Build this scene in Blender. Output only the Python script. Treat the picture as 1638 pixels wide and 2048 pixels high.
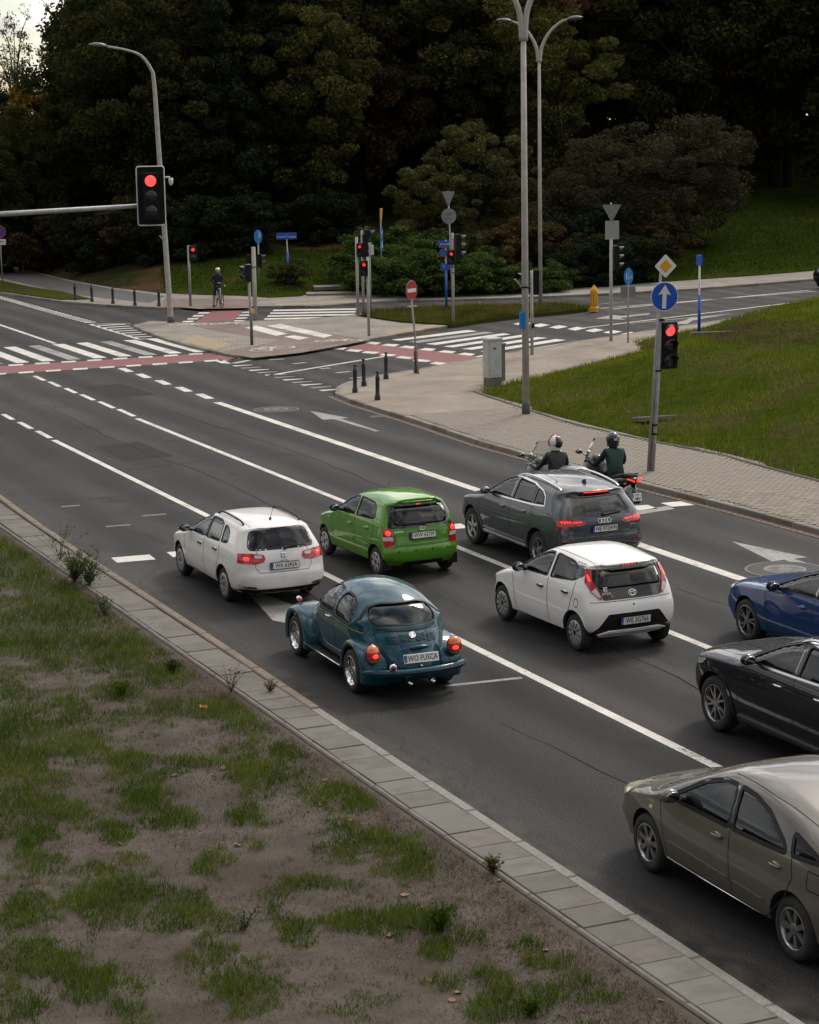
import bpy, bmesh, math, random
import numpy as np
from mathutils import Vector, Matrix, geometry
from mathutils.bvhtree import BVHTree
random.seed(7); RNG = np.random.default_rng(7)
R = math.radians; PI = math.pi
for o in list(bpy.data.objects): bpy.data.objects.remove(o)
SC = bpy.context.scene; COL = SC.collection

# ---------------------------------------------------------------- camera
CAM_F, CAM_YAW, CAM_PITCH, CAM_ROLL, CAM_H = 4207.95, .4170115, .1795876, -.0171133, 7.70845   # focal length in px of a 1638 px wide picture
_f = Vector((math.sin(CAM_YAW)*math.cos(CAM_PITCH), math.cos(CAM_YAW)*math.cos(CAM_PITCH), -math.sin(CAM_PITCH)))
_r = Vector((math.cos(CAM_YAW), -math.sin(CAM_YAW), 0)); _u = _r.cross(_f)
_r2 = math.cos(CAM_ROLL)*_r + math.sin(CAM_ROLL)*_u; _u2 = -math.sin(CAM_ROLL)*_r + math.cos(CAM_ROLL)*_u
cd = bpy.data.cameras.new('camera'); cam = bpy.data.objects.new('camera', cd); COL.objects.link(cam)
M = Matrix((_r2, _u2, -_f)).transposed().to_4x4(); M.translation = Vector((0, 0, CAM_H)); cam.matrix_world = M
cd.sensor_fit = 'HORIZONTAL'; cd.sensor_width = 36; cd.lens = CAM_F/1638*36; cd.clip_start = .5; cd.clip_end = 4000
SC.camera = cam
# ---------------------------------------------------------------- world, sun, exposure
SUN_AZ, SUN_EL = R(52), R(44)          # azimuth from +Y towards +X
w = bpy.data.worlds.new('World'); SC.world = w; w.use_nodes = True
nt = w.node_tree; nt.nodes.clear(); N = nt.nodes.new; LK = nt.links.new
out = N('ShaderNodeOutputWorld'); bg = N('ShaderNodeBackground'); sky = N('ShaderNodeTexSky')
sky.sky_type = 'NISHITA'; sky.sun_disc = False; sky.sun_elevation = SUN_EL; sky.sun_rotation = SUN_AZ; sky.air_density = 1.0; sky.dust_density = 1.5
tc = N('ShaderNodeTexCoord'); sep = N('ShaderNodeSeparateXYZ'); LK(tc.outputs['Generated'], sep.inputs[0])
addz = N('ShaderNodeMath'); addz.operation = 'ADD'; addz.inputs[1].default_value = .22; LK(sep.outputs[2], addz.inputs[0])
mx = N('ShaderNodeMath'); mx.operation = 'MAXIMUM'; mx.inputs[1].default_value = .05; LK(addz.outputs[0], mx.inputs[0])
dx = N('ShaderNodeMath'); dx.operation = 'DIVIDE'; LK(sep.outputs[0], dx.inputs[0]); LK(mx.outputs[0], dx.inputs[1])
dy = N('ShaderNodeMath'); dy.operation = 'DIVIDE'; LK(sep.outputs[1], dy.inputs[0]); LK(mx.outputs[0], dy.inputs[1])
cmb = N('ShaderNodeCombineXYZ'); LK(dx.outputs[0], cmb.inputs[0]); LK(dy.outputs[0], cmb.inputs[1])
cn = N('ShaderNodeTexNoise'); cn.inputs['Scale'].default_value = 1.9; cn.inputs['Detail'].default_value = 4.5; cn.inputs['Roughness'].default_value = .58; cn.inputs['Distortion'].default_value = .25
LK(cmb.outputs[0], cn.inputs['Vector'])
cr = N('ShaderNodeValToRGB'); cr.color_ramp.elements[0].position = .38; cr.color_ramp.elements[1].position = .54; LK(cn.outputs[0], cr.inputs[0])
cn2 = N('ShaderNodeTexNoise'); cn2.inputs['Scale'].default_value = 2.6; cn2.inputs['Detail'].default_value = 2; LK(cmb.outputs[0], cn2.inputs['Vector'])
cc = N('ShaderNodeValToRGB'); cc.color_ramp.elements[0].position = .40; cc.color_ramp.elements[0].color = (5.0, 5.0, 5.1, 1); cc.color_ramp.elements[1].position = .64; cc.color_ramp.elements[1].color = (18.5, 17.6, 16.2, 1)
LK(cn2.outputs[0], cc.inputs[0])
mixc = N('ShaderNodeMixRGB'); LK(cr.outputs[0], mixc.inputs[0]); LK(sky.outputs[0], mixc.inputs[1]); LK(cc.outputs[0], mixc.inputs[2])
# clouds glow towards the veiled sun
vd = N('ShaderNodeVectorMath'); vd.operation = 'DOT_PRODUCT'; LK(tc.outputs['Generated'], vd.inputs[0]); vd.inputs[1].default_value = (math.sin(SUN_AZ)*math.cos(SUN_EL), math.cos(SUN_AZ)*math.cos(SUN_EL), math.sin(SUN_EL))
gm_ = N('ShaderNodeMapRange'); gm_.interpolation_type = 'SMOOTHSTEP'; LK(vd.outputs['Value'], gm_.inputs[0]); gm_.inputs[1].default_value = -.35; gm_.inputs[2].default_value = 1.; gm_.inputs[3].default_value = .60; gm_.inputs[4].default_value = 1.35
mg = N('ShaderNodeVectorMath'); mg.operation = 'SCALE'; LK(mixc.outputs[0], mg.inputs[0]); LK(gm_.outputs[0], mg.inputs['Scale']); LK(mg.outputs[0], bg.inputs[0]); bg.inputs[1].default_value = .125; LK(bg.outputs[0], out.inputs[0])
sl = bpy.data.lights.new('sun', 'SUN'); sl.energy = 1.9; sl.angle = R(14); sl.color = (1, .93, .84)
sun = bpy.data.objects.new('sun', sl); COL.objects.link(sun)
sd = Vector((math.sin(SUN_AZ)*math.cos(SUN_EL), math.cos(SUN_AZ)*math.cos(SUN_EL), math.sin(SUN_EL)))
sun.rotation_euler = (-sd).to_track_quat('-Z', 'Y').to_euler(); sun.location = (30, 40, 60)
SC.view_settings.view_transform = 'Standard'; SC.view_settings.look = 'None'; SC.view_settings.gamma = 1; SC.view_settings.use_curve_mapping = False
SC.view_settings.exposure = -0.15
SC.render.engine = 'CYCLES'
SC.cycles.max_bounces = 5; SC.cycles.diffuse_bounces = 2; SC.cycles.glossy_bounces = 3; SC.cycles.transmission_bounces = 4; SC.cycles.transparent_max_bounces = 10; SC.cycles.caustics_reflective = False; SC.cycles.caustics_refractive = False

# ---------------------------------------------------------------- helpers
def G(px, py, z=0.):
    """ground point (height z) seen at a pixel of the 1638 x 2048 photograph"""
    d = _f + _r2*((px-819)/CAM_F) - _u2*((py-1024)/CAM_F)
    t = (z-CAM_H)/d.z
    return Vector((d.x*t, d.y*t, z))
def PX(P):
    """pixel of a world point (numpy Nx3) - used to sow grass where the verge is green"""
    d = np.asarray(P, float)-np.array([0, 0, CAM_H]); r, u, f = map(np.array, (_r2, _u2, _f)); zz = d@f
    return 819+CAM_F*(d@r)/zz, 1024-CAM_F*(d@u)/zz

MATS = {}
def srgb(h):
    if isinstance(h, str):
        h = h.lstrip('#'); v = [int(h[i:i+2], 16)/255 for i in (0, 2, 4)]
        return tuple(((c+.055)/1.055)**2.4 if c > .04045 else c/12.92 for c in v)
    return tuple(h)
def mat(name, col=(.5, .5, .5), rough=.5, metal=0., coat=0., emit=None, es=0., spec=.5, c2=None, nscale=8., ndetail=4., npos=(.35, .65), bump=0., bscale=40., stretch=(1, 1, 1), coords='Object', c3=None, c3scale=.3, c3pos=(.5, .7), flake=0.):
    if name in MATS: return MATS[name]
    m = bpy.data.materials.new(name); m.use_nodes = True; t = m.node_tree; b = t.nodes['Principled BSDF']
    b.inputs['Base Color'].default_value = (*srgb(col), 1); b.inputs['Roughness'].default_value = rough; b.inputs['Metallic'].default_value = metal
    b.inputs['Coat Weight'].default_value = coat; b.inputs['Coat Roughness'].default_value = .04; b.inputs['Specular IOR Level'].default_value = spec
    if emit is not None: b.inputs['Emission Color'].default_value = (*srgb(emit), 1); b.inputs['Emission Strength'].default_value = es
    vec = None
    if c2 is not None or bump or c3 is not None:
        if coords == 'World': g = t.nodes.new('ShaderNodeNewGeometry'); src = g.outputs['Position']
        else: g = t.nodes.new('ShaderNodeTexCoord'); src = g.outputs['Object']
        mp = t.nodes.new('ShaderNodeMapping'); mp.inputs['Scale'].default_value = stretch; t.links.new(src, mp.inputs[0]); vec = mp.outputs[0]
    last = None
    if c2 is not None:
        n = t.nodes.new('ShaderNodeTexNoise'); n.inputs['Scale'].default_value = nscale; n.inputs['Detail'].default_value = ndetail; n.inputs['Roughness'].default_value = .6; t.links.new(vec, n.inputs['Vector'])
        r = t.nodes.new('ShaderNodeValToRGB'); e = r.color_ramp.elements; e[0].position, e[1].position = npos; e[0].color = (*srgb(col), 1); e[1].color = (*srgb(c2), 1)
        t.links.new(n.outputs[0], r.inputs[0]); last = r.outputs[0]
    if c3 is not None:
        n = t.nodes.new('ShaderNodeTexNoise'); n.inputs['Scale'].default_value = c3scale; n.inputs['Detail'].default_value = 5; n.inputs['Distortion'].default_value = .4; t.links.new(vec, n.inputs['Vector'])
        r = t.nodes.new('ShaderNodeValToRGB'); e = r.color_ramp.elements; e[0].position, e[1].position = c3pos
        t.links.new(n.outputs[0], r.inputs[0]); mm = t.nodes.new('ShaderNodeMixRGB'); t.links.new(r.outputs[0], mm.inputs[0]); mm.inputs[2].default_value = (*srgb(c3), 1)
        if last: t.links.new(last, mm.inputs[1])
        else: mm.inputs[1].default_value = (*srgb(col), 1)
        last = mm.outputs[0]
    if last: t.links.new(last, b.inputs['Base Color'])
    if bump:
        n = t.nodes.new('ShaderNodeTexNoise'); n.inputs['Scale'].default_value = bscale; n.inputs['Detail'].default_value = 3; t.links.new(vec, n.inputs['Vector'])
        bp = t.nodes.new('ShaderNodeBump'); bp.inputs['Strength'].default_value = bump; bp.inputs['Distance'].default_value = .02; t.links.new(n.outputs[0], bp.inputs['Height']); t.links.new(bp.outputs[0], b.inputs['Normal'])
    MATS[name] = m; return m

def addv(P, part):            # part = (verts, faces)
    n = len(P[0]); P[0].extend(part[0]); P[1].extend([tuple(i+n for i in f) for f in part[1]])
def join(*parts):
    P = ([], [])
    for p in parts: addv(P, p)
    return P
def box(cx, cy, cz, sx, sy, sz, rz=0):
    c, s = math.cos(rz), math.sin(rz); v = []
    for z in (-.5, .5):
        for x, y in ((-.5, -.5), (.5, -.5), (.5, .5), (-.5, .5)):
            X, Y = x*sx, y*sy; v.append((cx+X*c-Y*s, cy+X*s+Y*c, cz+z*sz))
    return v, [(3, 2, 1, 0), (4, 5, 6, 7), (0, 1, 5, 4), (1, 2, 6, 5), (2, 3, 7, 6), (3, 0, 4, 7)]
def bbox(cx, cy, cz, sx, sy, sz, b=.01):   # bevelled top edges box
    v = []
    for z, k in ((-.5*sz, 0), (.5*sz-b, 0), (.5*sz, b)):
        for x, y in ((-1, -1), (1, -1), (1, 1), (-1, 1)): v.append((cx+x*(sx/2-k), cy+y*(sy/2-k), cz+z))
    f = [(3, 2, 1, 0), (8, 9, 10, 11)]
    for l in (0, 4):
        for i in range(4): j = (i+1) % 4; f.append((l+i, l+j, l+4+j, l+4+i))
    return v, f
def tube(pts, rad, n=8, caps=True, closed=False):
    pts = [Vector(p) for p in pts]; m = len(pts); rs = rad if isinstance(rad, (list, tuple)) else [rad]*m
    v, f = [], []; up = None
    for i, p in enumerate(pts):
        if closed: d = pts[(i+1) % m]-pts[i-1]
        else: d = pts[min(i+1, m-1)]-pts[max(i-1, 0)]
        d.normalize()
        if up is None: up = d.orthogonal().normalized()
        else: up = (up-d*up.dot(d)).normalized()
        s = d.cross(up)
        for k in range(n):
            a = 2*PI*k/n; q = p+(up*math.cos(a)+s*math.sin(a))*rs[i]; v.append(tuple(q))
    for i in range(m if closed else m-1):
        for k in range(n):
            a, b = i*n+k, i*n+(k+1) % n; j = ((i+1) % m)*n; f.append((a, b, j+(k+1) % n, j+k))
    if caps and not closed: f.append(tuple(range(n-1, -1, -1))); f.append(tuple((m-1)*n+k for k in range(n)))
    return v, f
def lathe(prof, n=16, axis='z', c=(0, 0, 0), caps=True):   # prof: (r, h)
    v, f = [], []
    for r, h in prof:
        for k in range(n):
            a = 2*PI*k/n; x, y = r*math.cos(a), r*math.sin(a)
            q = {'z': (x, y, h), 'y': (x, h, -y), 'x': (h, x, y)}[axis]; v.append((q[0]+c[0], q[1]+c[1], q[2]+c[2]))
    for i in range(len(prof)-1):
        for k in range(n): a, b = i*n+k, i*n+(k+1) % n; f.append((a, b, b+n, a+n))
    if caps: f.append(tuple(range(n-1, -1, -1))); f.append(tuple((len(prof)-1)*n+k for k in range(n)))
    return v, f
def prism(poly, h0, h1, plane='xy'):
    def q(a, b, h): return {'xy': (a, b, h), 'xz': (a, h, b), 'yz': (h, a, b)}[plane]
    n = len(poly); v = [q(a, b, h0) for a, b in poly]+[q(a, b, h1) for a, b in poly]
    f = [tuple(range(n-1, -1, -1)), tuple(range(n, 2*n))]+[(i, (i+1) % n, n+(i+1) % n, n+i) for i in range(n)]
    return v, f
def xform(part, M): return [tuple(M @ Vector(v)) for v in part[0]], part[1]
def move(part, d): return [(v[0]+d[0], v[1]+d[1], v[2]+d[2]) for v in part[0]], part[1]
def sphere(c, r, n=12, m=8):
    rr = r if isinstance(r, (tuple, list)) else (r, r, r)
    v, f = [(c[0], c[1], c[2]-rr[2])], []
    for j in range(1, m):
        a = -PI/2+PI*j/m
        for k in range(n): b = 2*PI*k/n; v.append((c[0]+rr[0]*math.cos(a)*math.cos(b), c[1]+rr[1]*math.cos(a)*math.sin(b), c[2]+rr[2]*math.sin(a)))
    v.append((c[0], c[1], c[2]+rr[2])); T = len(v)-1
    for k in range(n):
        f.append((0, 1+(k+1) % n, 1+k)); f.append((T, T-n+k, T-n+(k+1) % n))
    for j in range(m-2):
        for k in range(n): a = 1+j*n+k; b = 1+j*n+(k+1) % n; f.append((a, b, b+n, a+n))
    return v, f
class Oriented(tuple): pass
def mesh(name, part, smooth=False, angle=None, fix=True):
    me = bpy.data.meshes.new(name); me.from_pydata([tuple(v) for v in part[0]], [], part[1])
    if fix and not isinstance(part, Oriented):
        bm = bmesh.new(); bm.from_mesh(me); bmesh.ops.recalc_face_normals(bm, faces=bm.faces); bm.to_mesh(me); bm.free()
    if smooth or angle: me.polygons.foreach_set('use_smooth', [True]*len(me.polygons))
    if angle: me.set_sharp_from_angle(angle=R(angle))
    return me
def obj(name, data, m=None, parent=None, smooth=False, angle=None, fix=True, loc=None, kind=None, label=None):
    me = data if not isinstance(data, tuple) else mesh(name, data, smooth, angle, fix)
    o = bpy.data.objects.new(name, me); COL.objects.link(o)
    if m is not None and me is not None and len(me.materials) == 0:
        for x in (m if isinstance(m, list) else [m]): me.materials.append(x)
    if parent: o.parent = parent
    if loc: o.location = loc
    if kind: o['kind'] = kind
    if label: o['label'] = label
    return o
def tag(o, label, cat, group=None):
    o['label'] = label; o['category'] = cat
    if group: o['group'] = group
    return o
def thing(name, label, cat, loc=(0, 0, 0), rz=0, group=None):
    o = bpy.data.objects.new(name, None); COL.objects.link(o); o.location = loc; o.rotation_euler = (0, 0, rz); o.empty_display_size = .3
    return tag(o, label, cat, group)
def text_mesh(s, size, shear=0., space=1., weight=0.):
    cu = bpy.data.curves.new('txt', 'FONT'); cu.body = s; cu.size = size; cu.align_x = 'CENTER'; cu.align_y = 'CENTER'; cu.shear = shear; cu.space_character = space; cu.resolution_u = 2; cu.offset = weight
    o = bpy.data.objects.new('txt', cu); COL.objects.link(o); dg = bpy.context.evaluated_depsgraph_get()
    me = bpy.data.meshes.new_from_object(o.evaluated_get(dg)); bpy.data.objects.remove(o); bpy.data.curves.remove(cu); me.materials.clear()
    return me
def text_obj(name, s, size, m, parent, mw, shear=0., space=1., sx=1., weight=0., label=None):
    """flat lettering; mw places its xy plane"""
    me = text_mesh(s, size, shear, space, weight); me.transform(mw @ Matrix.Diagonal((sx, 1, 1, 1)))
    return obj(name, me, m, parent, label=label)
def catmull(pts, n=6, closed=False):
    P = [Vector(p) for p in pts]; m = len(P); o = []
    for i in range(m if closed else m-1):
        if closed: a, b, c, d = P[i-1], P[i], P[(i+1) % m], P[(i+2) % m]
        else: a, b, c, d = P[max(i-1, 0)], P[i], P[i+1], P[min(i+2, m-1)]
        for k in range(n):
            t = k/n; o.append(.5*((2*b)+(c-a)*t+(2*a-5*b+4*c-d)*t*t+(3*b-a-3*c+d)*t**3))
    if not closed: o.append(P[-1])
    return o
def tri_poly(poly):      # triangulate a flat polygon (list of 2-tuples)
    return [tuple(t) for t in geometry.tessellate_polygon([[Vector((p[0], p[1], 0)) for p in poly]])]
def slab(poly, z0, z1):
    n = len(poly); v = [(p[0], p[1], z1) for p in poly]+[(p[0], p[1], z0) for p in poly]
    f = tri_poly(poly)+[(i, (i+1) % n, n+(i+1) % n, n+i) for i in range(n)]
    return v, f
def GP(pts, z=0.): return [(lambda g: (g.x, g.y))(G(a, b, z)) for a, b in pts]
def inside(poly, x, y):
    poly = np.asarray(poly); x = np.asarray(x); y = np.asarray(y); r = np.zeros(x.shape, bool); j = len(poly)-1
    for i in range(len(poly)):
        xi, yi = poly[i]; xj, yj = poly[j]
        c = ((yi > y) != (yj > y)) & (x < (xj-xi)*(y-yi)/((yj-yi) if yj != yi else 1e-9)+xi); r ^= c; j = i
    return r
_gt = RNG.random((64, 64))
def vnoise(x, y, s=1.):
    x = np.asarray(x)*s; y = np.asarray(y)*s; xi = np.floor(x).astype(int); yi = np.floor(y).astype(int); fx = x-xi; fy = y-yi; fx = fx*fx*(3-2*fx); fy = fy*fy*(3-2*fy)
    g = lambda a, b: _gt[a % 64, b % 64]
    return (g(xi, yi)*(1-fx)+g(xi+1, yi)*fx)*(1-fy)+(g(xi, yi+1)*(1-fx)+g(xi+1, yi+1)*fx)*fy
def fnoise(x, y, s=1.): return (vnoise(x, y, s)+.5*vnoise(x+17, y+5, 2.1*s)+.25*vnoise(x+3, y+29, 4.3*s))/1.75

# ---------------------------------------------------------------- surface materials
def asphalt_mat():
    m = bpy.data.materials.new('asphalt'); m.use_nodes = True; t = m.node_tree; b = t.nodes['Principled BSDF']; n = t.nodes.new; L = t.links.new
    g = n('ShaderNodeNewGeometry')
    def noise(scale, detail, st, dist=0.):
        mp = n('ShaderNodeMapping'); mp.inputs['Scale'].default_value = st; L(g.outputs['Position'], mp.inputs[0]); x = n('ShaderNodeTexNoise'); x.inputs['Scale'].default_value = scale; x.inputs['Detail'].default_value = detail; x.inputs['Distortion'].default_value = dist; L(mp.outputs[0], x.inputs['Vector']); return x.outputs[0]
    def ramp(src, p0, p1, c0, c1):
        r = n('ShaderNodeValToRGB'); e = r.color_ramp.elements; e[0].position = p0; e[1].position = p1; e[0].color = (*c0, 1); e[1].color = (*c1, 1); L(src, r.inputs[0]); return r.outputs[0]
    def mul(a, bb, fac=1.):
        x = n('ShaderNodeMixRGB'); x.blend_type = 'MULTIPLY'; x.inputs[0].default_value = fac; L(a, x.inputs[1]); L(bb, x.inputs[2]); return x.outputs[0]
    grain = ramp(noise(55, 1.5, (1, 1, 1)), .36, .64, (.013, .013, .0132), (.056, .054, .0525))
    tracks = ramp(noise(.9, 2, (1, .05, 1)), .32, .68, (.72, .72, .72), (1.18, 1.17, 1.15))
    blot = ramp(noise(.35, 4, (1, .6, 1), .5), .36, .66, (.80, .80, .81), (1.12, 1.12, 1.11))
    c = mul(mul(grain, tracks), blot)
    sx = n('ShaderNodeSeparateXYZ'); L(g.outputs['Position'], sx.inputs[0]); wob = n('ShaderNodeMath'); wob.operation = 'MULTIPLY_ADD'; L(noise(.25, 2, (1, 1, 1)), wob.inputs[0]); wob.inputs[1].default_value = .7; L(sx.outputs[0], wob.inputs[2])
    ph = n('ShaderNodeMath'); ph.operation = 'MULTIPLY'; L(wob.outputs[0], ph.inputs[0]); ph.inputs[1].default_value = 2*PI/1.547; ph2 = n('ShaderNodeMath'); ph2.operation = 'COSINE'; L(ph.outputs[0], ph2.inputs[0]); ph3 = n('ShaderNodeMath'); ph3.operation = 'MULTIPLY_ADD'; L(ph2.outputs[0], ph3.inputs[0]); ph3.inputs[1].default_value = .5; ph3.inputs[2].default_value = .5
    c = mul(c, ramp(ph3.outputs[0], .1, .9, (.74, .74, .75), (1.26, 1.24, 1.22)))
    # light wheel lanes: asphalt worn pale between the oil-darkened lane middles (pieces of real wear)
    oil = ramp(noise(1.6, 2, (1, .35, 1), .3), .60, .74, (1, 1, 1), (.62, .62, .63)); c = mul(c, oil)
    # tar-filled cracks
    v = n('ShaderNodeTexVoronoi'); v.feature = 'DISTANCE_TO_EDGE'; v.inputs['Scale'].default_value = .16
    mp = n('ShaderNodeMapping'); mp.inputs['Scale'].default_value = (1, .5, 1); L(g.outputs['Position'], mp.inputs[0])
    dn = n('ShaderNodeTexNoise'); dn.inputs['Scale'].default_value = .9; dn.inputs['Detail'].default_value = 3; L(g.outputs['Position'], dn.inputs['Vector'])
    ad = n('ShaderNodeMixRGB'); ad.blend_type = 'ADD'; ad.inputs[0].default_value = .9; L(mp.outputs[0], ad.inputs[1]); L(dn.outputs['Color'], ad.inputs[2]); L(ad.outputs[0], v.inputs['Vector'])
    crk = ramp(v.outputs['Distance'], .0015, .004, (.55, .55, .55), (1, 1, 1)); c = mul(c, crk, .8)
    gd = n('ShaderNodeMapRange'); L(wob.outputs[0], gd.inputs[0]); gd.inputs[1].default_value = 10.15; gd.inputs[2].default_value = 10.85; gd.inputs[3].default_value = 1.; gd.inputs[4].default_value = 0.; gn = n('ShaderNodeMath'); gn.operation = 'MULTIPLY'; L(gd.outputs[0], gn.inputs[0]); L(ramp(noise(4.5, 3, (1, .5, 1)), .38, .62, (.1,)*3, (1,)*3), gn.inputs[1])
    gx_ = n('ShaderNodeMixRGB'); L(gn.outputs[0], gx_.inputs[0]); L(c, gx_.inputs[1]); gx_.inputs[2].default_value = (.085, .07, .055, 1); c = gx_.outputs[0]
    L(c, b.inputs['Base Color']); b.inputs['Roughness'].default_value = .72; b.inputs['Specular IOR Level'].default_value = .15
    bp = n('ShaderNodeBump'); bp.inputs['Strength'].default_value = .5; bp.inputs['Distance'].default_value = .008; L(noise(85, 1, (1, 1, 1)), bp.inputs['Height']); L(bp.outputs[0], b.inputs['Normal'])
    MATS['asphalt'] = m; return m
ASPH = asphalt_mat()
def paint_mat(name, c, wear=.5):
    """road paint worn through to the asphalt in flecks"""
    m = bpy.data.materials.new(name); m.use_nodes = True; t = m.node_tree; b = t.nodes['Principled BSDF']; n = t.nodes.new; L = t.links.new
    g = n('ShaderNodeNewGeometry'); x = n('ShaderNodeTexNoise'); x.inputs['Scale'].default_value = 14; x.inputs['Detail'].default_value = 8; x.inputs['Roughness'].default_value = .75; L(g.outputs['Position'], x.inputs['Vector'])
    y = n('ShaderNodeTexNoise'); y.inputs['Scale'].default_value = .8; y.inputs['Detail'].default_value = 4; L(g.outputs['Position'], y.inputs['Vector'])
    a = n('ShaderNodeMath'); a.operation = 'MULTIPLY_ADD'; L(y.outputs[0], a.inputs[0]); a.inputs[1].default_value = .55; L(x.outputs[0], a.inputs[2])
    r = n('ShaderNodeValToRGB'); e = r.color_ramp.elements; e[0].position = .80+.16*(1-wear); e[1].position = .92+.16*(1-wear); e[0].color = (*c, 1); e[1].color = (.14, .135, .13, 1); L(a.outputs[0], r.inputs[0])
    d = n('ShaderNodeTexNoise'); d.inputs['Scale'].default_value = 2.2; d.inputs['Detail'].default_value = 5; L(g.outputs['Position'], d.inputs['Vector'])
    rr = n('ShaderNodeValToRGB'); e = rr.color_ramp.elements; e[0].position = .3; e[1].position = .7; e[0].color = (.74, .73, .71, 1); e[1].color = (1.05, 1.05, 1.05, 1); L(d.outputs[0], rr.inputs[0])
    mm = n('ShaderNodeMixRGB'); mm.blend_type = 'MULTIPLY'; mm.inputs[0].default_value = 1; L(r.outputs[0], mm.inputs[1]); L(rr.outputs[0], mm.inputs[2]); L(mm.outputs[0], b.inputs['Base Color']); b.inputs['Roughness'].default_value = .65
    MATS[name] = m; return m
WHITE = paint_mat('road_paint_white', (.64, .61, .57), .82); FADED = paint_mat('road_paint_faded', (.29, .28, .265), 1.2); REDP = paint_mat('road_paint_red', (.19, .045, .045), .2)
def paver_mat(name, c1, c2, cj, scale, rz=0., w=.2, h=.1):
    m = bpy.data.materials.new(name); m.use_nodes = True; t = m.node_tree; b = t.nodes['Principled BSDF']; n = t.nodes.new; L = t.links.new
    g = n('ShaderNodeNewGeometry'); mp = n('ShaderNodeMapping'); mp.inputs['Rotation'].default_value = (0, 0, rz); L(g.outputs['Position'], mp.inputs[0])
    x = n('ShaderNodeTexBrick'); x.inputs['Scale'].default_value = scale; x.inputs['Mortar Size'].default_value = .006; x.inputs['Brick Width'].default_value = w; x.inputs['Row Height'].default_value = h; x.inputs['Mortar Smooth'].default_value = .3
    x.inputs['Color1'].default_value = (*c1, 1); x.inputs['Color2'].default_value = (*c2, 1); x.inputs['Mortar'].default_value = (*cj, 1); L(mp.outputs[0], x.inputs['Vector'])
    d = n('ShaderNodeTexNoise'); d.inputs['Scale'].default_value = .7; d.inputs['Detail'].default_value = 7; L(g.outputs['Position'], d.inputs['Vector'])
    rr = n('ShaderNodeValToRGB'); e = rr.color_ramp.elements; e[0].position = .32; e[1].position = .68; e[0].color = (.74, .72, .70, 1); e[1].color = (1.1, 1.1, 1.1, 1); L(d.outputs[0], rr.inputs[0])
    mm = n('ShaderNodeMixRGB'); mm.blend_type = 'MULTIPLY'; mm.inputs[0].default_value = 1; L(x.outputs[0], mm.inputs[1]); L(rr.outputs[0], mm.inputs[2]); L(mm.outputs[0], b.inputs['Base Color']); b.inputs['Roughness'].default_value = .85
    bp = n('ShaderNodeBump'); bp.inputs['Strength'].default_value = .4; bp.inputs['Distance'].default_value = .006; bp.invert = True; L(x.outputs['Fac'], bp.inputs['Height']); L(bp.outputs[0], b.inputs['Normal'])
    MATS[name] = m; return m
PAVE = paver_mat('pavement_pavers', (.24, .20, .16), (.295, .245, .195), (.12, .10, .08), 1.)
PAVE2 = paver_mat('pavement_pavers_far', (.215, .19, .165), (.27, .24, .205), (.13, .115, .10), .6, R(20))
PAVER = paver_mat('pavers_red', (.16, .115, .10), (.20, .14, .12), (.10, .075, .065), .6, R(20))
TACT = mat('tactile_yellow', (.31, .235, .13), .8, c2=(.26, .205, .13), nscale=5, coords='World', bump=.4, bscale=60)
STONE = mat('kerb_granite', (.16, .148, .132), .8, c2=(.25, .232, .207), nscale=35, coords='World', bump=.3, bscale=90, c3=(.16, .14, .12), c3scale=1.1)
STONEB = mat('kerb_brown', (.14, .108, .08), .85, c2=(.20, .16, .122), nscale=20, coords='World', bump=.35, bscale=60, c3=(.13, .10, .08), c3scale=1.4)
CONC = mat('concrete_slab', (.145, .133, .118), .85, spec=.2, c2=(.175, .16, .142), nscale=3, coords='World', bump=.15, bscale=120, c3=(.15, .135, .12), c3scale=.9, c3pos=(.5, .8))
CONC2 = mat('concrete_edging', (.125, .112, .097), .9, c2=(.17, .153, .134), nscale=6, coords='World', bump=.2, bscale=100)
JOINT = mat('joint_dirt', (.055, .048, .04), .95)
SOIL = mat('sandy_soil', (.066, .054, .044), .95, c2=(.112, .093, .077), nscale=2.3, ndetail=9, coords='World', bump=1.0, bscale=38, c3=(.062, .05, .039), c3scale=.55, c3pos=(.45, .7), spec=.1)
TURF = mat('turf_soil', (.030, .046, .006), .95, spec=0., c2=(.055, .065, .012), nscale=2.5, coords='World', bump=.6, bscale=30, c3=(.055, .045, .025), c3scale=.5)
LITTER = mat('leaf_litter', (.05, .033, .018), .95, spec=0., c2=(.10, .062, .03), nscale=9, ndetail=8, coords='World', bump=.8, bscale=30, c3=(.022, .028, .010), c3scale=.25, c3pos=(.42, .6))
HILLM = mat('hill_turf', (.014, .022, .006), .95, spec=0., c2=(.028, .038, .012), nscale=1.2, coords='World', bump=.6, bscale=12, c3=(.03, .022, .012), c3scale=.12, c3pos=(.45, .62))

# ---------------------------------------------------------------- ground, road, pavements
g0 = obj('ground', ([(-1500, -600, -.3), (1800, -600, -.3), (1800, 2600, -.3), (-1500, 2600, -.3)], [(0, 1, 2, 3)]), HILLM, kind='structure', label='dark turf ground running to the horizon')
road = obj('road', slab([(-60, -40), (150, -40), (150, 150), (-60, 150)], -.25, 0), ASPH, kind='structure', label='worn grey asphalt of the junction and its four lanes')

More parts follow.
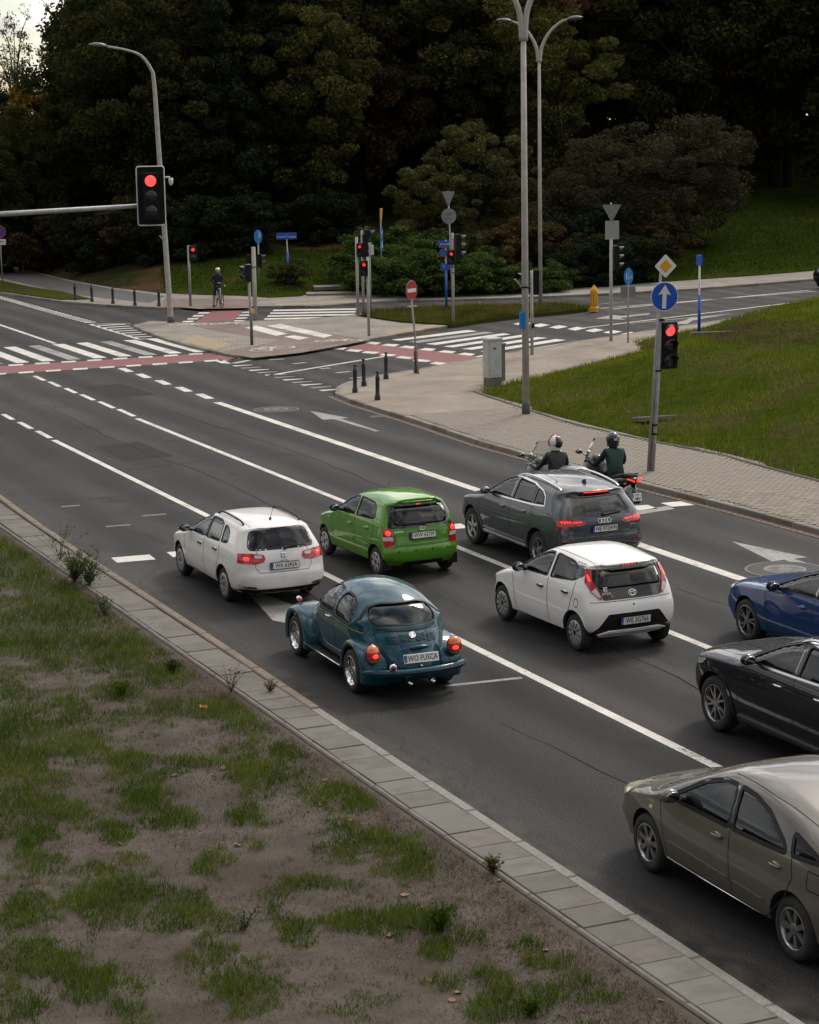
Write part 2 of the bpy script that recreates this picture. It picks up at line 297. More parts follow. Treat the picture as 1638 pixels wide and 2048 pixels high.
ASPH2 = ASPH.copy(); ASPH2.name = 'asphalt_coarse_vignette'  # coarse near-lane asphalt, its colour also darkened for the vignette falloff in the foreground
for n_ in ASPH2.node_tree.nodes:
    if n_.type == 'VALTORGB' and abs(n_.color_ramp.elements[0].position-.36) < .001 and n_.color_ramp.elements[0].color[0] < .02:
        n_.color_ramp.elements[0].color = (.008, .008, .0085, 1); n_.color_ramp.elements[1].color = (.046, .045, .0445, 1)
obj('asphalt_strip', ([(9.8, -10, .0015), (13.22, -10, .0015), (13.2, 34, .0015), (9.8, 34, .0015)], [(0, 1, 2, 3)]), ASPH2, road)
MARKZ = .004
def mark(pts, m=WHITE, name='lane_marking', z=MARKZ, parent=road):
    pts = [(p[0], p[1]) for p in pts]
    return obj(name, ([(x, y, z) for x, y in pts], tri_poly(pts) if len(pts) > 4 else [tuple(range(len(pts)))]), m, parent)
def mline(a, b, wd, m=WHITE, name='lane_line', z=MARKZ, parent=road):
    a = Vector(a[:2]); b = Vector(b[:2]); d = (b-a).normalized(); q = Vector((-d.y, d.x))*wd/2
    return mark([a+q, a-q, b-q, b+q], m, name, z, parent)
# lane lines of the main road
mline((13.36, 2), (13.4, 52.8), .15); mline((16.46, 2), (16.5, 55.7), .15); mline((19.55, 2), (19.58, 57.9), .24)
for a, b in ((66.1, 67.6), (64.2, 65.7), (62.3, 63.7), (60.3, 61.9), (58.2, 59.9), (56.2, 57.9)): mline((16.57, a), (16.62, b), .15, name='lane_dash')
for a, b in ((67., 68.3), (65., 66.3), (62.9, 64.2), (60.8, 62.1), (58.8, 60.1)): mline((19.68, a), (19.76, b), .26, name='lane_dash')
for a, b in ((57.3, 58.6), (55.2, 56.7), (53.2, 54.7)): mline((13.42, a), (13.45, b), .15, name='lane_dash')
# stop line blocks
for x in np.arange(10.4, 22.4, 1.07): mline((x, 36.95), (x+.72, 36.9), .5, name='stop_line_block')
mline((12.05, 26.05), (13.2, 25.95), .1, FADED, 'stop_line_block'); mark(GP([(1262, 1024), (1335, 1012), (1350, 1018), (1275, 1030)]), FADED, 'lane_marking')
# lane arrows
mark([(21.23, 54.7), (20.85, 52.75), (21.16, 52.75), (21.2, 50.0), (21.34, 50.0), (21.36, 52.75), (21.6, 52.75)], FADED, 'lane_arrow')
mark([(21.23, 33.0), (20.85, 31.1), (21.12, 31.1), (21.16, 28.2), (21.3, 28.2), (21.32, 31.1), (21.62, 31.1)], FADED, 'lane_arrow')
mark([(11.72, 33.6), (11.3, 31.0), (11.62, 30.3), (11.75, 27.2), (11.9, 27.2), (12.0, 30.3), (12.25, 30.3)], FADED, 'lane_arrow')
# zebra and red cycle crossing on the far side of the main road
for i in range(13):
    x0 = 23.52-.925*i; mark([(x0, 71.85), (x0+.46, 71.85), (x0+.44, 77.6), (x0-.02, 77.6)], WHITE if i % 3 != 2 else FADED, 'zebra_stripe')
mark([(10, 68.7), (24.1, 68.75), (24.7, 71.2), (10, 71.2)], REDP, 'red_cycle_crossing')
for i in range(15):
    x = 23.55-.925*i; mark([(x-.5, 71.0), (x, 71.0), (x+.12, 71.45), (x-.4, 71.45)], WHITE, 'crossing_block', .008)
    x = 23.3-.925*i; mark([(x-.5, 68.55), (x, 68.55), (x+.12, 69.0), (x-.4, 69.0)], WHITE, 'crossing_block', .008)
mline((20.0, 77.9), (20.3, 125), .16); mline((16.7, 77.9), (17., 125), .15)
for i in range(34): y = 85.9+.62*i; mark([(23.35, y), (23.85, y), (23.87, y+.3), (23.37, y+.3)], WHITE, 'edge_dash')
# hatched wedge before the island tip
mline((23.38, 85.2), (23.23, 77.7), .16, name='hatch_edge'); mline((23.2, 77.7), (24.4, 77.6), .15, name='hatch_edge'); mline((23.4, 85.2), (24.9, 84.4), .15, name='hatch_edge')
for i in range(7): y = 78.6+i*.95; mline((23.3, y), (24.05+.1*i, y), .28, name='hatch_stripe')
# cross street: red crossing, zebra, give-way teeth, centre line
mark(GP([(688, 697), (733, 686), (985, 716), (905, 733)]), REDP, 'red_cycle_crossing')
for i in range(7):
    a = G(660+38.3*i, 699+6.25*i); a = a
    t = i/6.
    p = [(660, 697), (720, 702), (775, 705), (830, 711)]
def blocks_px(L):
    for q in L: mark(GP(q), WHITE, 'crossing_block', .008)
blocks_px([[(640+x*.30525, 640+y*.30525) for x, y in q] for q in (
    [(65, 190), (85, 180), (175, 182), (155, 196)], [(165, 203), (200, 193), (282, 198), (250, 211)], [(270, 216), (300, 206), (392, 210), (360, 224)], [(388, 233), (410, 222), (502, 228), (470, 239)], [(490, 248), (530, 238), (615, 245), (585, 258)], [(605, 270), (640, 257), (728, 265), (700, 277)], [(718, 288), (760, 275), (842, 285), (815, 298)],
    [(285, 152), (330, 144), (402, 150), (365, 162)], [(400, 167), (440, 157), (522, 162), (490, 175)], [(515, 180), (560, 169), (640, 175), (605, 189)], [(648, 196), (690, 184), (762, 190), (730, 204)], [(768, 210), (815, 200), (895, 207), (865, 220)], [(900, 226), (945, 215), (1020, 223), (990, 236)], [(1015, 240), (1065, 231), (1110, 238), (1090, 249)])])
for q in ([(467, 130), (523, 136), (1030, 74), (965, 66)], [(580, 143), (640, 150), (1140, 84), (1085, 77)], [(692, 157), (755, 164), (1250, 94), (1200, 87)], [(808, 174), (872, 180), (1375, 104), (1320, 97)], [(928, 190), (995, 196), (1488, 118), (1425, 112)], [(1048, 205), (1115, 211), (1612, 132), (1545, 125)], [(1180, 220), (1240, 226), (1740, 150), (1670, 140)]):
    mark(GP([(640+x*.30525, 640+y*.30525) for x, y in q]), WHITE if q[0][0] != 580 else FADED, 'zebra_stripe')
for i in range(7):   # stop blocks beyond the zebra
    x, y = 1026+i*36., 648+i*3.4; mark(GP([(x, y), (x+20, y-4.5), (x+38, y-1.5), (x+17, y+3.)]), WHITE, 'stop_line_block')
mline((23.18, 63.5), (28.9, 66.9), .16); mline((23.35, 69.0), (23.3, 67.8), .3, name='give_way_line')
for i in range(12):
    y = 67.6-.79*i; mark([(23.22, y+.16), (23.22, y-.16), (23.9+.0*i, y-.05), (23.9, y+.05)], WHITE if i % 2 else FADED, 'give_way_tooth')
mline(G(440, 722), G(505, 713), .16, name='hatch_edge'); mline(G(462, 727), G(545, 713), .16, name='hatch_edge')
for a, b in (((538, 720), (568, 718)), ((585, 728), (612, 725)), ((672, 746), (700, 743)), ((640, 738), (660, 736)), ((700, 757), (730, 754))): mline(G(*a), G(*b), .22, FADED, 'lane_marking')
# lines of the far street
mline(G(1167, 656), G(1720, 589), .14); mline(G(1225, 618), G(1720, 571), .14); mline(G(1195, 617), G(1720, 575.5), .12); mline(G(1180, 610), G(1250, 604), .12, FADED); mline(G(1260, 647), G(1460, 628), .14, FADED)
mark(GP([(1190, 637), (1225, 630), (1245, 632), (1300, 626), (1298, 629), (1240, 636), (1252, 640)]), FADED, 'lane_arrow'); mark(GP([(1340, 648), (1370, 641), (1380, 636), (1460, 628), (1385, 641), (1375, 648)]), FADED, 'lane_arrow')
# far zebra and red crossing over the slip lane
mark(GP([(427, 620.5), (487, 619.5), (466, 642), (390, 644.5)]), REDP, 'red_cycle_crossing')
for i in range(5):
    t = i/4.; xl = 405-42*t; y = 621+23*t; mark(GP([(xl, y+1.2), (xl+4, y-1.8), (xl+26, y-2.3), (xl+21, y+.8)]), WHITE, 'crossing_block', .008)
    xl = 487-22*t; mark(GP([(xl, y-.2), (xl+4, y-3), (xl+26, y-3.4), (xl+21, y-.6)]), WHITE, 'crossing_block', .008)
for i in range(4):
    t = i/3.; xl = 545-17*t; xr = 712-4*t; y = 621+17*t; mark(GP([(xl, y+1.4), (xl+2, y-1.4), (xr+1, y-4.2-.6*t), (xr, y-1.4-.6*t)]), WHITE, 'zebra_stripe')
mark(GP([(812, 615), (814, 612), (836, 611), (835, 614)]), WHITE, 'lane_marking')

TAR = mat('tar_seam', (.004, .004, .004), .8, spec=.05); PATCH = mat('asphalt_patch', (.010, .010, .0105), .75, c2=(.034, .033, .0325), nscale=50, coords='World', bump=.4, bscale=80, spec=.12); GHOST = paint_mat('ghost_marking', (.13, .125, .118), 1.2)
def crack(pts, wd=.022, m=TAR, jit=.06, name='road_crack'):
    P = []
    for a, b in zip(pts, pts[1:]):
        for k in range(8): t = k/8; P.append((a[0]+(b[0]-a[0])*t+random.uniform(-jit, jit), a[1]+(b[1]-a[1])*t+random.uniform(-jit, jit)))
    P.append(pts[-1]); v, f = [], []
    for i, p in enumerate(P):
        a, b = Vector(P[max(i-1, 0)]), Vector(P[min(i+1, len(P)-1)]); d = (b-a).normalized(); w_ = wd*random.uniform(.3, 1.); q = Vector((-d.y, d.x))*w_/2; v += [(p[0]+q.x, p[1]+q.y, .0028), (p[0]-q.x, p[1]-q.y, .0028)]
        if i: f.append((2*i-2, 2*i-1, 2*i+1, 2*i))
    return obj(name, (v, f), m, road, fix=False)
for pts in ([(14.9, 37.5), (15.1, 44), (14.8, 52), (15.0, 60)], [(17.9, 39), (18.1, 47), (17.8, 57)], [(10.6, 44), (13.2, 43.4)], [(19.6, 60.5), (22.6, 60.9), (26, 62.5)], [(13.6, 47), (16.3, 47.6), (19.4, 47.2)], [(12.0, 14), (12.2, 19), (11.9, 24)], [(15.2, 14), (15.0, 22), (15.3, 28)], [(18.4, 22), (18.2, 30)]): crack(pts)
mark([(14.0, 48.5), (15.3, 48.6), (15.25, 51.4), (14.05, 51.2)], PATCH, 'asphalt_repair', .002); mark([(17.2, 60.5), (18.6, 60.6), (18.5, 64.0), (17.1, 63.8)], PATCH, 'asphalt_repair', .002); mark([(20.6, 39.2), (21.9, 39.1), (21.95, 41.0), (20.65, 41.1)], PATCH, 'asphalt_repair', .002)
for x_, y_, l_ in ((11.2, 40.3, .5), (12.2, 41.1, .5), (11.0, 43.0, .4), (12.6, 38.8, .5), (17.7, 24.6, .4), (18.0, 26.4, .35)): mline((x_, y_), (x_+l_, y_-.03), .14, GHOST, 'ghost_marking')
# --- left verge strip: kerb stones, slabs, edging, soil
KZ = .10
strip = obj('pavement_strip', slab([(9.16, 4), (9.9, 4), (9.9, 60), (9.16, 60)], -.2, .075), JOINT, kind='structure', label='narrow strip of concrete slabs and kerb stones along the near lane')
def kerb_run(parent, pts, z=KZ, wd=.15, ln=1., m=STONE, h=.28, inward=1, jit=.004, name='kerb_stone'):
    """kerb stones along a polyline; width lies to the left of the running direction when inward = 1"""
    P = [Vector((p[0], p[1])) for p in pts]; D = [0]
    for i in range(1, len(P)): D.append(D[-1]+(P[i]-P[i-1]).length)
    def at(s):
        for i in range(1, len(P)):
            if s <= D[i] or i == len(P)-1: return P[i-1].lerp(P[i], (s-D[i-1])/max(1e-6, D[i]-D[i-1]))
    n = max(1, round(D[-1]/ln)); st = D[-1]/n; cache = kerb_run.cache
    for k in range(n):
        a, b = at(k*st), at((k+1)*st); d = b-a; L = d.length; key = (round(L, 2), wd, h, (m if not isinstance(m, list) else m[k % len(m)]).name)
        mm = m if not isinstance(m, list) else m[k % len(m)]
        if key not in cache: me = mesh(name, bbox(0, 0, -h/2, L-.012, wd, h, .018)); me.materials.append(mm); cache[key] = me
        o = obj(name, cache[key], None, parent); c = (a+b)/2; q = Vector((-d.y, d.x)).normalized()*wd/2*inward
        q -= q.normalized()*.006; o.location = (c.x+q.x, c.y+q.y, z+random.uniform(-jit, jit)); o.rotation_euler = (random.uniform(-.006, .006), 0, math.atan2(d.y, d.x)+random.uniform(-.004, .004))
kerb_run.cache = {}
LKERB = [(9.96, 60), (10.16, 47), (10.02, 42), (9.95, 37), (9.97, 31), (9.93, 25.5)]
kerb_run(strip, [(x, y) for x, y in LKERB][::-1], .115, .15, 1.18, STONEB, inward=1); kerb_run(strip, [(9.92, 5), (9.93, 25.5)], .10, .15, 1.18, STONE, inward=1)
sm = [mesh('slab', bbox(0, 0, -.03, .505, .5, .06, .006)) for _ in range(4)]; sm[0].materials.append(CONC)
for k_, (a_, b_) in enumerate((((.125, .113, .10), (.155, .142, .125)), ((.155, .143, .126), (.182, .167, .147)), ((.135, .12, .104), (.17, .155, .136)))): sm[k_+1].materials.append(mat('concrete_slab_%d' % k_, a_, .87, spec=.2, c2=b_, nscale=4, coords='World', bump=.2, bscale=110, c3=(.12, .106, .092), c3scale=1.6, c3pos=(.52, .72)))
y = 8.
while y < 52:
    o = obj('paving_slab', random.choice(sm), None, strip, loc=(9.53+random.uniform(-.004, .004)+(.1 if y > 45 else .06*max(0, (y-38)/7)), y, .103+random.uniform(-.007, .006)))
    o.rotation_euler = (random.uniform(-.008, .008), random.uniform(-.006, .006), random.uniform(-.006, .006)); y += .512
kerb_run(strip, [(9.265, 5), (9.26, 52)], .108, .075, 1., CONC2, .2, name='edging_stone')
VX = [-40, -25, -15]+list(np.arange(-12, 9.1, .25))+[9.175]; VY = list(np.arange(2, 62, .3))
gx, gy = np.meshgrid(VX, VY); vz = .09+.05*(fnoise(gx, gy, .5)-.5)+.02*(fnoise(gx, gy, 2.)-.5); vz = np.where(gx > 8.7, .085, vz)
v = np.stack([gx, gy, vz], -1).reshape(-1, 3); nx = len(VX)
def gridf(nx, ny): return [(j*nx+i, j*nx+i+1, (j+1)*nx+i+1, (j+1)*nx+i) for j in range(ny-1) for i in range(nx-1)]
verge = obj('verge', (v.tolist(), gridf(nx, len(VY))), SOIL, fix=False, smooth=True, kind='structure', label='sandy verge with worn patches of grass beside the near lane')

# --- right corner pavement and grass mound
KR = [(23.0, 8), (23.0, 32.6), (22.95, 35.2), (22.83, 37.5), (22.66, 40.5), (22.5, 43.7), (22.44, 46.2), (22.55, 48.3), (22.68, 50.5), (22.75, 53), (22.82, 55.5), (23.05, 57.3), (23.6, 58.6), (24.5, 59.8), (25.9, 60.8), (27.6, 61.6), (29.5, 62.9), (31.6, 64.3), (34, 65.4), (36.2, 66.7), (40, 68.6), (46, 71.4), (56, 75.5), (75, 82)]
corner_poly = KR+[(75, 40), (75, 8)]
corner = obj('pavement_corner', slab([(x+.0, y) for x, y in corner_poly], -.2, .11), PAVE, kind='structure', label='paver footway around the right-hand corner')
kerb_run(corner, [(x-.0, y) for x, y in KR if 30 < y < 76], .125, .15, 1.0, [STONE, STONEB, STONE], inward=-1)
# individually laid pavers on the near footway
pm = [mesh('paver', bbox(0, 0, -.04, .094, .192, .08, .006)) for _ in range(3)]
for k, x in enumerate(pm): x.materials.append(mat('paver_%d' % k, [(.20, .172, .14), (.235, .20, .162), (.265, .225, .183)][k], .85, c2=[(.17, .145, .118), (.2, .17, .138), (.225, .19, .155)][k], nscale=6, coords='World', bump=.2, bscale=70))
GE = [(26.15, 8), (26.15, 37.2), (26.2, 39.6), (26.35, 41.4), (26.05, 44.1), (25.85, 47.8), (26.15, 51), (26.5, 54.3), (26.65, 55.4)]
def kr_x(y): return float(np.interp(y, [p[1] for p in KR[:12]], [p[0] for p in KR[:12]]))
def ge_x(y): return float(np.interp(y, [p[1] for p in GE], [p[0] for p in GE]))
cand = []
for j in range(200):
    y = 31.5+j*.101
    for i in range(19):
        x = 22.5+i*.2+(.1 if j % 2 else 0)
        if kr_x(y)+.2 < x < ge_x(y)-.12: cand.append((x, y, i, j))
prest = ([], [])
for k, (x, y, i, j) in enumerate(cand):
    q = random.choice(pm)
    if k < 300 and y > 0: pass
near = sorted(cand, key=lambda c: (c[0]-0)**2+c[1]**2 if PX([[c[0], c[1], .11]])[0][0] < 1640 else 1e9)[:300]; ns = set((c[2], c[3]) for c in near)
for x, y, i, j in cand:
    z = .128+random.uniform(-.003, .003)
    if (i, j) in ns:
        o = obj('paver', random.choice(pm), None, corner, loc=(x, y, z)); o.rotation_euler = (random.uniform(-.02, .02), random.uniform(-.012, .012), PI/2+random.uniform(-.01, .01))
    else: addv(prest, bbox(x, y, z-.04, .192, .094, .08, .006))
pr = obj('paver_field', prest, MATS['paver_1'], corner, fix=False); pr['kind'] = 'stuff'
# grass mound
MO = [(26.75, 55.5), (28.2, 56.6), (30, 57.6), (33.5, 60.2), (36.5, 62.6), (37.8, 65.4), (42, 67.4), (48, 70.2), (58, 74.4), (75, 80), (75, 8), (26.25, 8)]+[(x+.1, y) for x, y in GE[1:]]
def poly_dist(poly, x, y):
    d = np.full(np.shape(x), 1e9); n = len(poly)
    for i in range(n):
        ax, ay = poly[i]; bx_, by_ = poly[(i+1) % n]; dx_, dy_ = bx_-ax, by_-ay; t = np.clip(((x-ax)*dx_+(y-ay)*dy_)/(dx_*dx_+dy_*dy_+1e-12), 0, 1); d = np.minimum(d, np.hypot(x-ax-t*dx_, y-ay-t*dy_))
    return d
def mound_z(x, y):
    x = np.asarray(x, float); y = np.asarray(y, float); ins = inside(MO, x, y); d = np.where(ins, poly_dist(MO, x, y), 0)
    s = np.clip(d/6.5, 0, 1); s = s*s*(3-2*s); amp = np.interp(x, [26, 29, 34, 44, 60], [.4, 1.0, 1.35, 1.5, 1.7])
    return .10+amp*s+np.where(ins, .12*np.clip(d/.7, 0, 1), -.12)+.07*(fnoise(x, y, .35)-.5)*np.clip(d, 0, 1)
mxs = np.concatenate([np.arange(25.5, 40, .4), np.arange(40, 76, 1.5)]); mys = np.arange(20, 81, .5); gx, gy = np.meshgrid(mxs, mys)
mv = np.stack([gx, gy, mound_z(gx, gy)], -1).reshape(-1, 3)
mound = obj('grass_mound', (mv.tolist(), gridf(len(mxs), len(mys))), TURF, fix=False, smooth=True, kind='structure', label='grassy bank rising beside the right-hand footway')
kerb_run(mound, [(x, y) for x, y in GE if y > 30], .15, .06, 1., CONC2, .2, inward=-1, name='edging_stone')

# --- island with pavers, cycle path and grass wedge
IS = GP([(266, 655), (285, 665), (330, 682), (380, 696), (430, 708), (470, 716), (505, 718), (548, 715), (600, 706), (650, 700), (690, 692), (760, 679), (860, 662), (960, 645), (1040, 635), (1120, 628), (1188, 622), (1200, 618), (1185, 614), (1100, 615), (1000, 618), (900, 620), (780, 624), (722, 632), (620, 642), (520, 645), (390, 650), (300, 646)], 0.)
island = obj('traffic_island', slab(IS, -.2, .09), PAVE2, kind='structure', label='paved traffic island in the middle of the crossing')
kerb_run(island, IS+[IS[0]], .10, .15, 1., [STONE, STONEB], inward=1)
mark(GP([(372, 650), (478, 646), (560, 664), (640, 664), (742, 680), (690, 690), (600, 706), (505, 716), (440, 705), (520, 690), (560, 680), (470, 668)], .09), PAVER, 'cycle_path', .095, island)
mark(GP([(362, 684), (392, 669), (466, 689), (432, 700)], .09), TACT, 'tactile_strip', .099, island); mark(GP([(778, 671), (765, 664), (905, 643.5), (920, 647)], .09), TACT, 'tactile_strip', .099, island)
for q in ([(490, 656), (512, 651), (575, 668), (552, 672)], [(532, 652), (560, 648), (665, 671), (648, 676)], [(568, 674), (588, 671), (618, 676), (598, 680)]): mark(GP(q, .09), WHITE, 'cycle_lane_line', .10, island)
def bike_symbol(parent, c, s, rz, z, m=WHITE, flat=1.):
    P = ([], [])
    def T(x, y): return (c[0]+s*(x*math.cos(rz)-y*math.sin(rz)), c[1]+s*(x*math.sin(rz)+y*math.cos(rz)))
    def seg(a, b, w_):
        a = Vector(a); b = Vector(b); d = (b-a).normalized(); q = Vector((-d.y, d.x))*w_/2; addv(P, ([(*T(*(a+q)), z), (*T(*(a-q)), z), (*T(*(b-q)), z), (*T(*(b+q)), z)], [(0, 1, 2, 3)]))
    for cx in (-.5, .5):
        for k in range(16):
            a, b = 2*PI*k/16, 2*PI*(k+1)/16; seg((cx+.32*math.cos(a), .32*math.sin(a)), (cx+.32*math.cos(b), .32*math.sin(b)), .09)
    for a, b in (((-.5, 0), (-.2, .45)), ((-.2, .45), (.35, .45)), ((.5, 0), (.3, .6)), ((-.5, 0), (0, 0)), ((0, 0), (.35, .45)), ((0, 0), (-.25, .55)), ((-.35, .57), (-.12, .57)), ((.3, .6), (.12, .62))): seg(a, b, .08)
    return obj('cycle_symbol', P, m, parent, fix=False)
for px, py, sc_, a in ((462, 648, 1., 0.), (678, 682, 1.05, .1), (545, 698, 1.2, .9), (375, 650, .9, 0.)): bike_symbol(island, G(px, py, .09), sc_, -.42+a, .104)
# grass wedge on the island
GWp = GP([(719, 633), (800, 645), (905, 652), (960, 643), (1040, 633), (1120, 626), (1172, 620), (1185, 616), (1100, 612), (1000, 615), (900, 617), (790, 622)], .09)
wedge = obj('grass_wedge', slab(GWp, 0, .16), TURF, island)
# --- far footway, lawn and hill
FE = GP([(-160, 575), (0, 589), (143, 609), (214, 614), (269, 617), (320, 619.5), (366, 619), (427, 617), (520, 617), (640, 616), (715, 610), (790, 604), (900, 603), (1000, 600.6), (1110, 596), (1218, 591), (1389, 581.5), (1520, 571), (1638, 561), (1800, 546)], 0)
FB = GP([(-160, 500), (0, 527), (70, 543), (140, 560), (230, 576), (330, 587), (400, 590), (480, 592), (540, 596), (600, 593), (640, 582), (745, 590), (850, 589), (1000, 583), (1120, 579), (1240, 570), (1389, 560), (1520, 551), (1638, 541), (1800, 527)], .1)
far = obj('far_footway', slab(FE+FB[::-1], -.2, .10), PAVE2, kind='structure', label='far footway of pavers beyond the crossing')
kerb_run(far, FE, .115, .15, 1., [STONE, STONEB, STONE], inward=1)
mark(GP([(0, 530), (70, 546), (140, 563), (230, 579), (330, 592), (300, 606), (150, 590), (0, 556)], .1), mat('path_asphalt', (.062, .058, .056), .9, c2=(.085, .08, .076), nscale=2, coords='World', bump=.2), 'asphalt_path', .106, far)
mark(GP([(330, 596), (430, 597), (520, 600), (500, 616), (400, 618), (325, 612)], .1), PAVER, 'cycle_path', .106, far); bike_symbol(far, G(343, 604, .1), 1., -.3, .112, FADED)
mark(GP([(555, 608), (700, 602), (703, 605), (550, 612)], .1), TACT, 'tactile_strip', .106, far)
gl = obj('grass_strip', slab(GP([(-160, 540), (0, 562), (60, 575), (120, 584), (182, 599), (120, 600), (0, 584), (-160, 562)], .1), .05, .15), TURF, far)
# hill behind
hv = []; ds = [0, 1.5, 4, 8, 14, 22, 32, 45, 62, 85, 120, 200, 500]; hz = [.06, .2, .45, .9, 1.5, 2.3, 3.2, 4.4, 6.0, 7.5, 8.5, 8.5, 6]
FBr = []
for i in range(len(FB)-1):
    for k in range(5): t = k/5; FBr.append((FB[i][0]*(1-t)+FB[i+1][0]*t, FB[i][1]*(1-t)+FB[i+1][1]*t))
FBr.append(FB[-1]); FBx = [np.mean([FBr[min(max(i+k, 0), len(FBr)-1)] for k in range(-6, 7)], axis=0) for i in range(len(FBr))]
for d, z in zip(ds, hz):
    for i, (x, y) in enumerate(FBr):
        bx_, by_ = (x, y) if d < 3 else (FBx[i] if d > 8 else (FBx[i]+np.array([x, y]))/2); L = math.hypot(x, y); q = (bx_/L*d+bx_, by_/L*d+by_); hv.append((q[0], q[1], z+(.5*(float(fnoise(q[0], q[1], .1))-.5)*min(1, d/6))))
hill = obj('hill', (hv, gridf(len(FBr), len(ds))), [HILLM], fix=False, smooth=True, kind='structure', label='dark turf hillside under the wood')
HBVH = BVHTree.FromPolygons([Vector(v) for v in hv], gridf(len(FBr), len(ds)))
def hill_z(x, y):
    h = HBVH.ray_cast(Vector((x, y, 200)), Vector((0, 0, -1)))
    return h[0].z if h[0] else .1
def HP(px, d):
    """a point on the hill: pixel column px, d metres from the camera"""
    yaw = CAM_YAW+math.atan((px-819)/CAM_F); x, y = d*math.sin(yaw), d*math.cos(yaw)
    return Vector((x, y, hill_z(x, y)))
# ================================================================ cars
def glass_mat(name, tint, refl=(.9, .93, .95)):
    m = bpy.data.materials.new(name); m.use_nodes = True; t = m.node_tree; t.nodes.remove(t.nodes['Principled BSDF']); n = t.nodes.new; L = t.links.new
    o = t.nodes['Material Output']; tr = n('ShaderNodeBsdfTransparent'); tr.inputs[0].default_value = (*tint, 1); gl = n('ShaderNodeBsdfGlossy'); gl.inputs['Roughness'].default_value = .015; gl.inputs[0].default_value = (*refl, 1)
    fr = n('ShaderNodeFresnel'); fr.inputs[0].default_value = 1.55; mx_ = n('ShaderNodeMixShader'); L(fr.outputs[0], mx_.inputs[0]); L(tr.outputs[0], mx_.inputs[1]); L(gl.outputs[0], mx_.inputs[2]); L(mx_.outputs[0], o.inputs[0])
    MATS[name] = m; return m
GLASS = glass_mat('glass_clear', (.50, .54, .51)); GLASSD = glass_mat('glass_privacy', (.10, .11, .12)); GLASSB = glass_mat('glass_blue', (.07, .085, .14))
def paint(name, c, metal=0., rough=.4):
    m = mat(name, c, rough, metal, coat=1., spec=.15); m.node_tree.nodes['Principled BSDF'].inputs['Coat Roughness'].default_value = .015; m.node_tree.nodes['Principled BSDF'].inputs['Coat IOR'].default_value = 1.48
    return m
BLK = mat('black_plastic', (.009, .009, .010), .5, spec=.25); TRIM = mat('black_trim_gloss', (.006, .006, .007), .12, coat=.6); DARK = mat('cabin_dark', (.018, .018, .019), .8); RUB = mat('tyre_rubber', (.016, .016, .017), .85, c2=(.028, .027, .026), nscale=12)
CHR = mat('chrome', (.75, .75, .76), .08, 1.); SILV = mat('alloy_silver', (.42, .42, .43), .28, .85, c2=(.34, .33, .32), nscale=6); ALU = mat('satin_aluminium', (.70, .70, .71), .22, 1.); RIMD = mat('alloy_dark', (.05, .05, .053), .3, .6); COVER = mat('wheel_cover', (.46, .46, .47), .35, .3, c2=(.34, .33, .32), nscale=5)
SEATM = mat('seat_fabric', (.03, .03, .032), .9); SEATB = mat('seat_beige', (.30, .26, .20), .8); SEAMM = mat('panel_gap', (.008, .008, .009), .9); PLW = mat('plate_white', (.66, .66, .63), .4); PLB = mat('plate_blue', (.01, .06, .32), .4); INK = mat('plate_ink', (.008, .008, .01), .5)
REDL = mat('lamp_red', (.34, .010, .012), .12, coat=1., emit=(1, .02, .02), es=.05); REDD = mat('lamp_red_dark', (.16, .006, .008), .12, coat=1.); REDON = mat('lamp_red_lit', (.8, .03, .02), .2, emit=(1, .045, .03), es=1.6); LCLR = mat('lamp_clear', (.55, .52, .52), .15, coat=1.); ORG = mat('lamp_orange', (.65, .13, .01), .15, coat=1., emit=(1, .2, .01), es=.05); LYEL = mat('lamp_aged', (.55, .50, .34), .2, coat=1.)
HEADL = mat('headlamp_glass', (.55, .57, .6), .08, .3, coat=1.)

